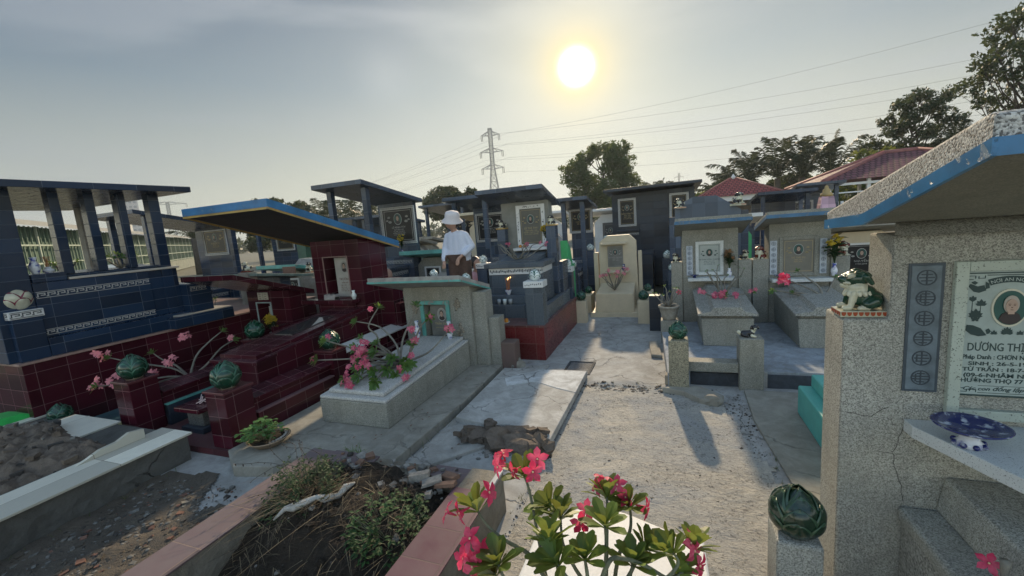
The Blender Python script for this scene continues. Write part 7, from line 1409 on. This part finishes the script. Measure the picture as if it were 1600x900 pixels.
# ---------- pylons and lines ----------
STEEL=plain('galvanised_steel',(.20,.21,.21),.5,.1)
def at(px_,py_,D): d=fw*655+cr*(px_-800)-cu*(py_-450); return Vector((0,0,1.6))+d*(D/655)
def pylon(label,base,h,w,arms,th,rz=0.,name='lattice_pylon',topT=False):
    t=T(name,label,'pylon',(base.x,base.y,0)); q=MB(); b_=Vector((base.x,base.y,0)); ca,sa=math.cos(rz),math.sin(rz)
    def V(a,b,z): return b_+Vector((a*ca-b*sa,a*sa+b*ca,z))
    def wd(z): return w*(1-.80*min(1,z/(h*.62))) if z<h*.62 else w*.20
    zs=[0]; 
    while zs[-1]<h*.97: zs.append(min(h*.97,zs[-1]+max(1.9,wd(zs[-1])*1.0)))
    for z0,z1 in zip(zs,zs[1:]):
        a,b2=wd(z0)/2,wd(z1)/2; c0=[V(-a,-a,z0),V(a,-a,z0),V(a,a,z0),V(-a,a,z0)]; c1=[V(-b2,-b2,z1),V(b2,-b2,z1),V(b2,b2,z1),V(-b2,b2,z1)]
        for i in range(4): q.tube([c0[i],c1[i]],th,0,4); q.tube([c0[i],c1[(i+1)%4]],th*.6,0,3); q.tube([c0[(i+1)%4],c1[i]],th*.6,0,3); q.tube([c1[i],c1[(i+1)%4]],th*.6,0,3)
    P('lattice_body',q,STEEL,t); ends=[]
    for z,l in arms:
        q=MB(); a=wd(z)/2
        for sg_ in(-1,1):
            tip=V(sg_*l,0,z+.3)
            for yy in(-a,a): q.tube([V(sg_*a,yy,z),tip],th*.8,0,4); q.tube([V(sg_*a,yy,z+2.0),tip],th*.8,0,4); q.tube([V(sg_*a,yy,z+2.0),V(sg_*(a+l)*.5,yy*.5,z+.15)],th*.5,0,3)
            q.tube([V(sg_*(a+l)*.5,-a*.5,z+.15),V(sg_*(a+l)*.5,a*.5,z+.15)],th*.5,0,3)
            ends.append(tip-Vector((0,0,3.0)))
        ar=P('cross_arm',q,STEEL,t); iq=MB()
        for sg_ in(-1,1):
            for e_ in (-.35,.35): tip=V(sg_*(l-.3)+e_,0,z+.3); iq.tube([tip,tip-Vector((0,0,2.8))],[.16,.16],0,5)
        P('insulator_strings',iq,plain('insulator',(.12,.10,.09),.3,.2),ar)
    return t,ends
pb=at(778,361,215.); _,ends=pylon('tall lattice power pylon in the centre of the skyline',pb,52,8.5,[(31,5.6),(39,5.8),(47,4.6)],.20,R(14))
pylon('wide T-shaped lattice pylon at far left above the blue roof',at(276,394,330.),42,9,[(39,12.0)],.28,R(55))
pylon('tiny hazy pylon left of the red pavilion',at(1062,340,620.),62,9,[(44,9),(54,7),(38,9)],.30,R(20))
# conductors run from the pylon to the next support out of frame on the right, and on to the left
right=[(1780,-30),(1780,40),(1760,70),(1760,95),(1740,120),(1740,150),(1720,175)]
src=[(793,208),(765,210),(795,224),(762,228),(795,246),(762,250),(794,268)]
for i,((sx_,sy_),(ex,ey)) in enumerate(zip(src,right)):
    a=at(sx_,sy_,215.); b_=at(ex,ey,120.); c=at(430-i*10,318+i*7,420.)
    if i in(0,): pass
    pts=[]
    for p,q_,sag,n in ((c,a,6,10),(a,b_,3.5,14)):
        for k in range(n+(1 if q_ is b_ else 0)): u=k/n; v=p.lerp(q_,u); v.z-=sag*4*u*(1-u); pts.append(v)
    P('power_line',MB().tube(pts,.05,0,4),plain('cable',(.16,.17,.17),.6,.1),None,label='overhead power cable number %s from the top of the bundle'%('one two three four five six seven'.split()[i]),cat='cable',group='overhead power cables')
# distant blocks of vegetation closing the horizon
random.seed(77); m=MB(); cen=[]
tf=T('far_treeline','','',(0,0,0)); 
for k in range(110):
    a=R(-78+118*k/94); D=rv(120,170); cen.append((math.sin(a)*D,math.cos(a)*D,rv(1.2,3.2),rv(4,6.5)))
o=leafcloud('far_treeline',cen,26000,.9,TL2,tf,99,zs=.6); o.parent=None; bpy.data.objects.remove(tf); o['kind']='stuff'
HZ=0.0008
hm_,hb=newmat('haze_air'); nt.nodes.remove(hb); vs_=N('ShaderNodeVolumePrincipled'); vs_.inputs['Color'].default_value=(.84,.93,1.0,1); vs_.inputs['Density'].default_value=HZ; vs_.inputs['Anisotropy'].default_value=.3; L(vs_.outputs[0],nt.nodes['Material Output'].inputs['Volume'])
if HZ>0: P('haze',MB().box(-800,800,-60,900,-1.2,66),hm_,None,kind='stuff')
bpy.data.scenes.remove(TS)
